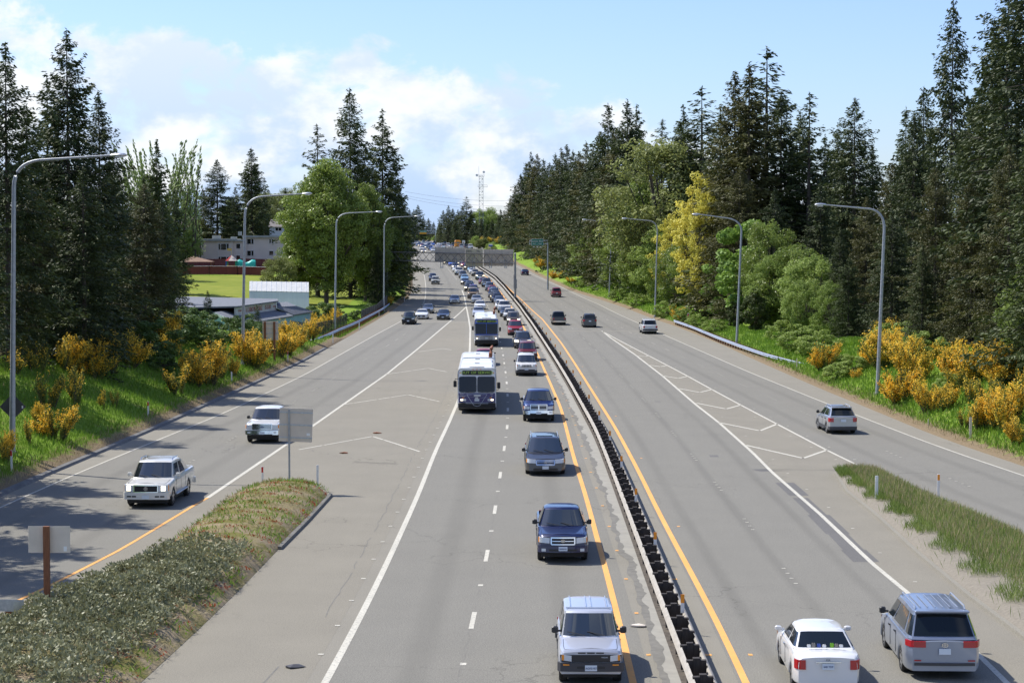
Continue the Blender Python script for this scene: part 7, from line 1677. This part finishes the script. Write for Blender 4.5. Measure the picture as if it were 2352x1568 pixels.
for px, py, H, rw in ((1845, 806, 2.6, 1.6), (1875, 815, 2.4, 1.5), (1905, 838, 1.8, 1.3), (1800, 782, 2.2, 1.5), (1420, 690, 2.2, 1.4), (1460, 705, 2.4, 1.4), (1530, 728, 2.4, 1.4), (1600, 752, 1.8, 1.4), (1640, 765, 1.8, 1.4), (1340, 660, 1.8, 1.4), (1930, 870, 1.5, 1.6), (1960, 858, 1.6, 1.4), (2120, 830, 2.4, 1.4), (2060, 800, 2.4, 1.5), (2345, 850, 2.2, 1.5), (1215, 595, 2.2, 1.5), (1300, 640, 1.6, 1.4), (1240, 612, 1.8, 1.5), (2180, 900, 1.4, 1.2), (1570, 742, 2.0, 1.2)):
    bush('shrub:%d' % (1 + px % 3), px, py, H, 'rounded green bush on the right verge', gr2, rw, mtl='light' if px % 5 == 0 else None)
gb2 = 'yellow broom bushes on the right bank'
for px, py, H, rw, k in [(1893, 848, 2.4, 1.0, 'broom:1'), (1966, 872, .9, .9, 'broom:2'), (1990, 840, 3.0, 1.2, 'broom:3'), (2020, 845, 3.0, 1.1, 'broom:1'), (2052, 840, 2.8, 1.1, 'broom:2'), (2088, 850, 2.6, 1.0, 'broom:3'), (2065, 925, 2.6, 1.15, 'broom:1'), (2098, 880, 2.8, 1.0, 'broom:2'), (2030, 800, 2.6, 1.1, 'broom:3'), (2110, 840, 2.2, 1.1, 'broom:2'),
                         (2135, 948, 2.0, 1.0, 'broom:2'), (2160, 945, 1.9, 1.0, 'broom:3'), (2180, 880, 2.6, 1.2, 'broom:1'), (2208, 865, 2.4, 1.0, 'broom:2'), (2240, 880, 2.7, 1.05, 'broom:3'), (2285, 890, 2.8, 1.1, 'broom:1'), (2325, 880, 2.8, 1.0, 'broom:3'), (2350, 905, 2.2, 1.0, 'thin:1'), (2225, 925, 2.0, 1.1, 'thin:1'), (2265, 935, 2.0, 1.0, 'thin:2'),
                         (2250, 985, 2.0, 1.0, 'broom:3'), (2280, 985, 2.4, 1.15, 'broom:1'), (2310, 985, 2.2, 1.0, 'broom:2'), (2345, 1020, 1.5, 1.0, 'broom:3'), (2200, 900, 2.0, .9, 'thin:2'), (2320, 940, 2.2, 1.0, 'thin:1'), (1560, 738, 1.8, .9, 'broom:2'), (1550, 722, 1.6, .8, 'broom:3'), (1270, 640, 2.0, 1.6, 'broom:1'), (1250, 618, 2.4, 1.5, 'broom:2'), (1285, 640, 1.8, 1.6, 'broom:3'), (1238, 606, 2.4, 1.3, 'broom:1'), (1228, 582, 2.2, 1.2, 'broom:2'), (1310, 650, 1.4, 1.3, 'broom:1'), (2215, 985, 1.4, .8, 'thin:2'), (2345, 960, 2.0, 1.1, 'broom:2')]:
    bush(k, px, py, H * .9, 'yellow flowering broom bush on the right bank', gb2, rw * 1.05)
# --- far end
g5 = 'trees on the far skyline'
for i, (px, yt, Y, k, rw) in enumerate([(1018, 482, 1040, 'dfir:1', 1.5), (1030, 470, 1030, 'fir:6', 1.4), (1040, 478, 1020, 'dfir:3', 1.5), (1052, 480, 1000, 'fir:4', 1.5), (1071, 450, 980, 'sparse:3', 1.8), (1082, 480, 980, 'dfir:3', 1.5), (1062, 472, 990, 'dfir:1', 1.5), (1094, 505, 960, 'fir:8', 1.5), (1106, 500, 940, 'dfir:1', 1.5), (1130, 502, 900, 'fir:6', 1.5), (1145, 500, 860, 'dfir:3', 1.5),
                                           (1118, 512, 920, 'fir:4', 1.5), (1010, 505, 1080, 'fir:4', 1.4), (1150, 480, 820, 'fir:8', 1.5), (1140, 520, 800, 'dfir:1', 1.5), (1165, 495, 720, 'dfir:3', 1.5), (1046, 500, 940, 'fir:8', 1.5), (1030, 505, 960, 'dfir:1', 1.5), (1085, 515, 880, 'dfir:3', 1.5), (1115, 525, 830, 'fir:6', 1.5), (1185, 500, 650, 'dfir:1', 1.5), (960, 470, 1500, 'dfir:1', 1.6), (972, 495, 1560, 'fir:6', 1.5), (984, 500, 1600, 'dfir:3', 1.5), (996, 508, 1650, 'fir:4', 1.5), (1006, 520, 1620, 'fir:8', 1.5), (950, 480, 1300, 'fir:4', 1.5), (940, 480, 1100, 'dfir:3', 1.5), (928, 470, 900, 'dfir:1', 1.5), (935, 500, 700, 'fir:4', 1.3), (925, 480, 600, 'dfir:3', 1.2), (915, 470, 520, 'fir:6', 1.2)]):
    tree(k, px, yt, Y, 'small dark conifer at the far end of the highway', g5, rw)
for px, yt, Y in ((1100, 478, 1080), (1125, 474, 1090), (1135, 490, 1080)): tree('olive:12', px, yt, Y, 'pale green leafy tree below the radio tower', 'pale trees below the radio tower', 1.2, mtl='light')
for i, (px, yt, Y) in enumerate([(1012, 533, 1320), (1000, 540, 1400), (986, 545, 1480), (975, 548, 1500), (1030, 540, 1150), (1018, 545, 1200), (1100, 548, 760), (1092, 540, 820), (1112, 545, 760), (1128, 556, 640), (968, 549, 1520), (955, 548, 1500)]): tree('light:1', px, yt, Y, 'low pale green tree beside the far bend', 'low pale trees by the far bend', 1.4, mtl=None if i % 2 else 'olive')
for i, (px, py, H) in enumerate([(1015, 563, 4), (1024, 564, 3.5), (1036, 566, 3.4), (1044, 567, 3), (1062, 568, 3.2), (1000, 560, 4), (985, 557.5, 3.5), (1085, 571.5, 2.6), (965, 556, 4)]):
    Y = 1300 - (px - 965) * 5.2; X = float(XR(Y)) + 5; plant('broom:%d' % (1 + i % 3), X, Y, H * .8, 'broom_bush', 'bush', 'yellow broom bushes beside the far bend', 'yellow flowering broom beside the far bend', 1.8)
rf = random.Random(8)
for i in range(46):                                                          # wood closing the view behind the verge rows
    side = 1 if i % 2 else -1; Y = rf.uniform(420, 1400) if side < 0 else rf.uniform(260, 1000)
    X = float(XR(Y)) + rf.uniform(24, 60) if side > 0 else float(XL(Y)) - rf.uniform(30, 90)
    if side < 0 and Y < 620: X -= 60; 
    px = scr(X, Y, 20)[0]
    if px < -40 or px > 2390: continue
    plant(('dfir:1', 'fir:4', 'dfir:3', 'fir:6')[i % 4], X, Y, rf.uniform(20, 26), 'fir_tree', 'tree', 'firs deeper in the woods', 'dark fir deeper in the woods behind the roadside trees', 1.4)
# unique labels: the order of the tops across the picture, within each kind
by = {}
for v in VEG: by.setdefault((v[3], v[4]), []).append(v)
for (grp, desc), L in by.items():
    L.sort(key=lambda v: v[5])
    for i, v in enumerate(L):
        lab = desc if len(L) == 1 else f'{desc}, {ordinal(i + 1)} from the left'
        tag(v[0], lab, v[2], grp if len(L) > 1 else None)
# --- uncountable cover
def scatter(name, pts, nrm_up, mtl, lmin, lmax, wr, label, cat, lean=.45, tilt=1.0, seed=1, tmean=.45):
    rg = np.random.default_rng(seed); n = len(pts); l = rg.uniform(lmin, lmax, n); D = unit(np.array([[0, 0, tilt]]) + rnd_dirs(rg, n) * lean)
    V, Q = leaves(pts + D * l[:, None], D * l[:, None], unit(np.cross(D, rnd_dirs(rg, n))) * (l * wr)[:, None])
    at_ = np.sin(pts[:, 0] * .9) * np.cos(pts[:, 1] * .5) * .15
    o = link(name, np_mesh(name, V, Q, [mtl], np.repeat(np.clip(rg.normal(tmean, .2, n) + at_, 0, 1), 4))); return tag(o, label, cat, kind='stuff')
FO['grass'] = foliage('grass_blades', (.10, .19, .015), (.21, .34, .04), .35); FO['dry'] = foliage('dry_grass', (.24, .2, .09), (.5, .42, .24), .35); FO['cotton'] = foliage('cotoneaster_leaves', (.12, .13, .06), (.38, .38, .22), .2, .5); FO['redweed'] = foliage('red_weed', (.25, .05, .02), (.5, .14, .05), .3); FO['tall'] = foliage('tall_grass', (.12, .19, .03), (.32, .38, .11), .35)
rg = np.random.default_rng(11)
def bank_pts(n, y0, y1, e0, e1, side, bias=1.3):
    Y = y0 + (y1 - y0) * rg.random(n) ** bias; e = e0 + (e1 - e0) * rg.random(n); X = np.where(side < 0, XL(Y) - e, XR(Y) + e); return np.stack([X, Y, terrain(X, Y)], 1)
scatter('grass', np.concatenate([bank_pts(90000, 66, 190, .9, 13, -1), bank_pts(14000, 190, 330, .9, 6, -1)]), 1, FO['grass'], .07, .2, .16, 'bright green grass on the left bank', 'grass', seed=2)
scatter('grass', np.concatenate([bank_pts(60000, 84, 190, .6, 11, 1), bank_pts(30000, 190, 420, .6, 6, 1)]), 1, FO['grass'], .08, .24, .16, 'bright green grass on the right bank', 'grass', seed=3)
scatter('dry_grass', np.concatenate([bank_pts(6000, 66, 200, .3, 1.5, -1), bank_pts(5000, 84, 260, .2, 1.4, 1), bank_pts(3500, 70, 200, 4, 12, -1)]), 1, FO['dry'], .05, .18, .12, 'dry straw along the pavement edges', 'dry grass', seed=4)
def isl_pts(n, La, Lb, hf, y0, y1, t0, t1, sel=None):
    Y = rg.uniform(y0, y1, n); t = rg.uniform(t0, t1, n); a, b = La(Y), Lb(Y); X = a + (b - a) * t; ok = (b - a) > .3
    if sel is not None: ok &= sel(X, Y, t)
    X, Y = X[ok], Y[ok]; return np.stack([X, Y, np.array([hf(x, y) for x, y in zip(X, Y)])], 1)
nz = lambda X, Y, s=1.: np.sin(X * 1.3 * s + 2) * np.cos(Y * .9 * s) + .6 * np.sin(Y * 2.1 * s + X * .7)
# low grey-green shrub carpet on the left island
P = isl_pts(60000, ILl, ILr, hIL, 46, 70, .1, .9, lambda X, Y, t: (nz(X, Y) > -1.25) & ((Y < 66) | (rng.random(len(X)) < .35)) & (rng.random(len(X)) < np.clip((t - .03) / .12, 0, 1) * np.clip((.97 - t) / .14, 0, 1)))
lump = .2 + .34 * np.abs(np.sin(P[:, 0] * 1.9 + np.sin(P[:, 1] * 1.1)) * np.cos(P[:, 1] * 1.5 + P[:, 0] * .6)) + .12 * np.sin(P[:, 0] * 4.3) * np.sin(P[:, 1] * 3.7)
P[:, 2] += lump * rg.random(len(P)) ** .35
scatter('ground_cover', P, 1, FO['cotton'], .035, .085, .5, 'grey-green cotoneaster carpet covering the near part of the left island', 'ground cover', lean=1.6, tilt=.5, seed=5)
P = isl_pts(9000, ILl, ILr, hIL, 46, yIL - .5, .0, 1.0, lambda X, Y, t: ((t < .13) | (t > .86) | (Y > 68)) & (nz(X, Y, 1.6) > -.1)); scatter('grass', P, 1, FO['grass'], .04, .13, .2, 'green weeds on the edges of the left island', 'weeds', lean=.9, seed=6)
P = isl_pts(16000, ILl, ILr, hIL, 46, yIL - .5, .0, 1.0, lambda X, Y, t: ((t < .16) | (t > .88) | (Y > 67)) & (nz(X, Y, 1.3) < .15)); scatter('dry_grass', P, 1, FO['dry'], .05, .16, .1, 'dry straw on the left island', 'dry grass', lean=1.5, tilt=.4, seed=7)
P = isl_pts(16000, ILl, ILr, hIL, 46, yIL - 1, .0, 1.0, lambda X, Y, t: ((t < .2) | (t > .8) | (Y > 64)) & (nz(X + 5, Y + 3, 2.2) > .6)); scatter('red_weed', P, 1, FO['redweed'], .03, .08, .4, 'rust red weed patches on the left island', 'weeds', lean=1.4, tilt=.5, seed=8)
P = isl_pts(52000, IRl, IRr, hIR, 55, yIR - .2, .0, 1.0, lambda X, Y, t: (t > .17 + .09 * np.sin(Y * 1.3) + .05 * np.sin(Y * 4)) | ((rng.random(len(X)) < .02)) | (Y > yIR - 3)); scatter('grass', P, 1, FO['tall'], .08, .25, .05, 'tall uncut grass on the right island', 'grass', lean=.55, seed=9)
P = isl_pts(11000, IRl, IRr, hIR, 55, yIR - .2, .25, 1.0); P[:, 2] += .15 * rg.random(len(P)); scatter('dry_grass', P, 1, FO['dry'], .08, .24, .05, 'pale seed heads above the tall grass of the right island', 'dry grass', lean=.35, seed=10)
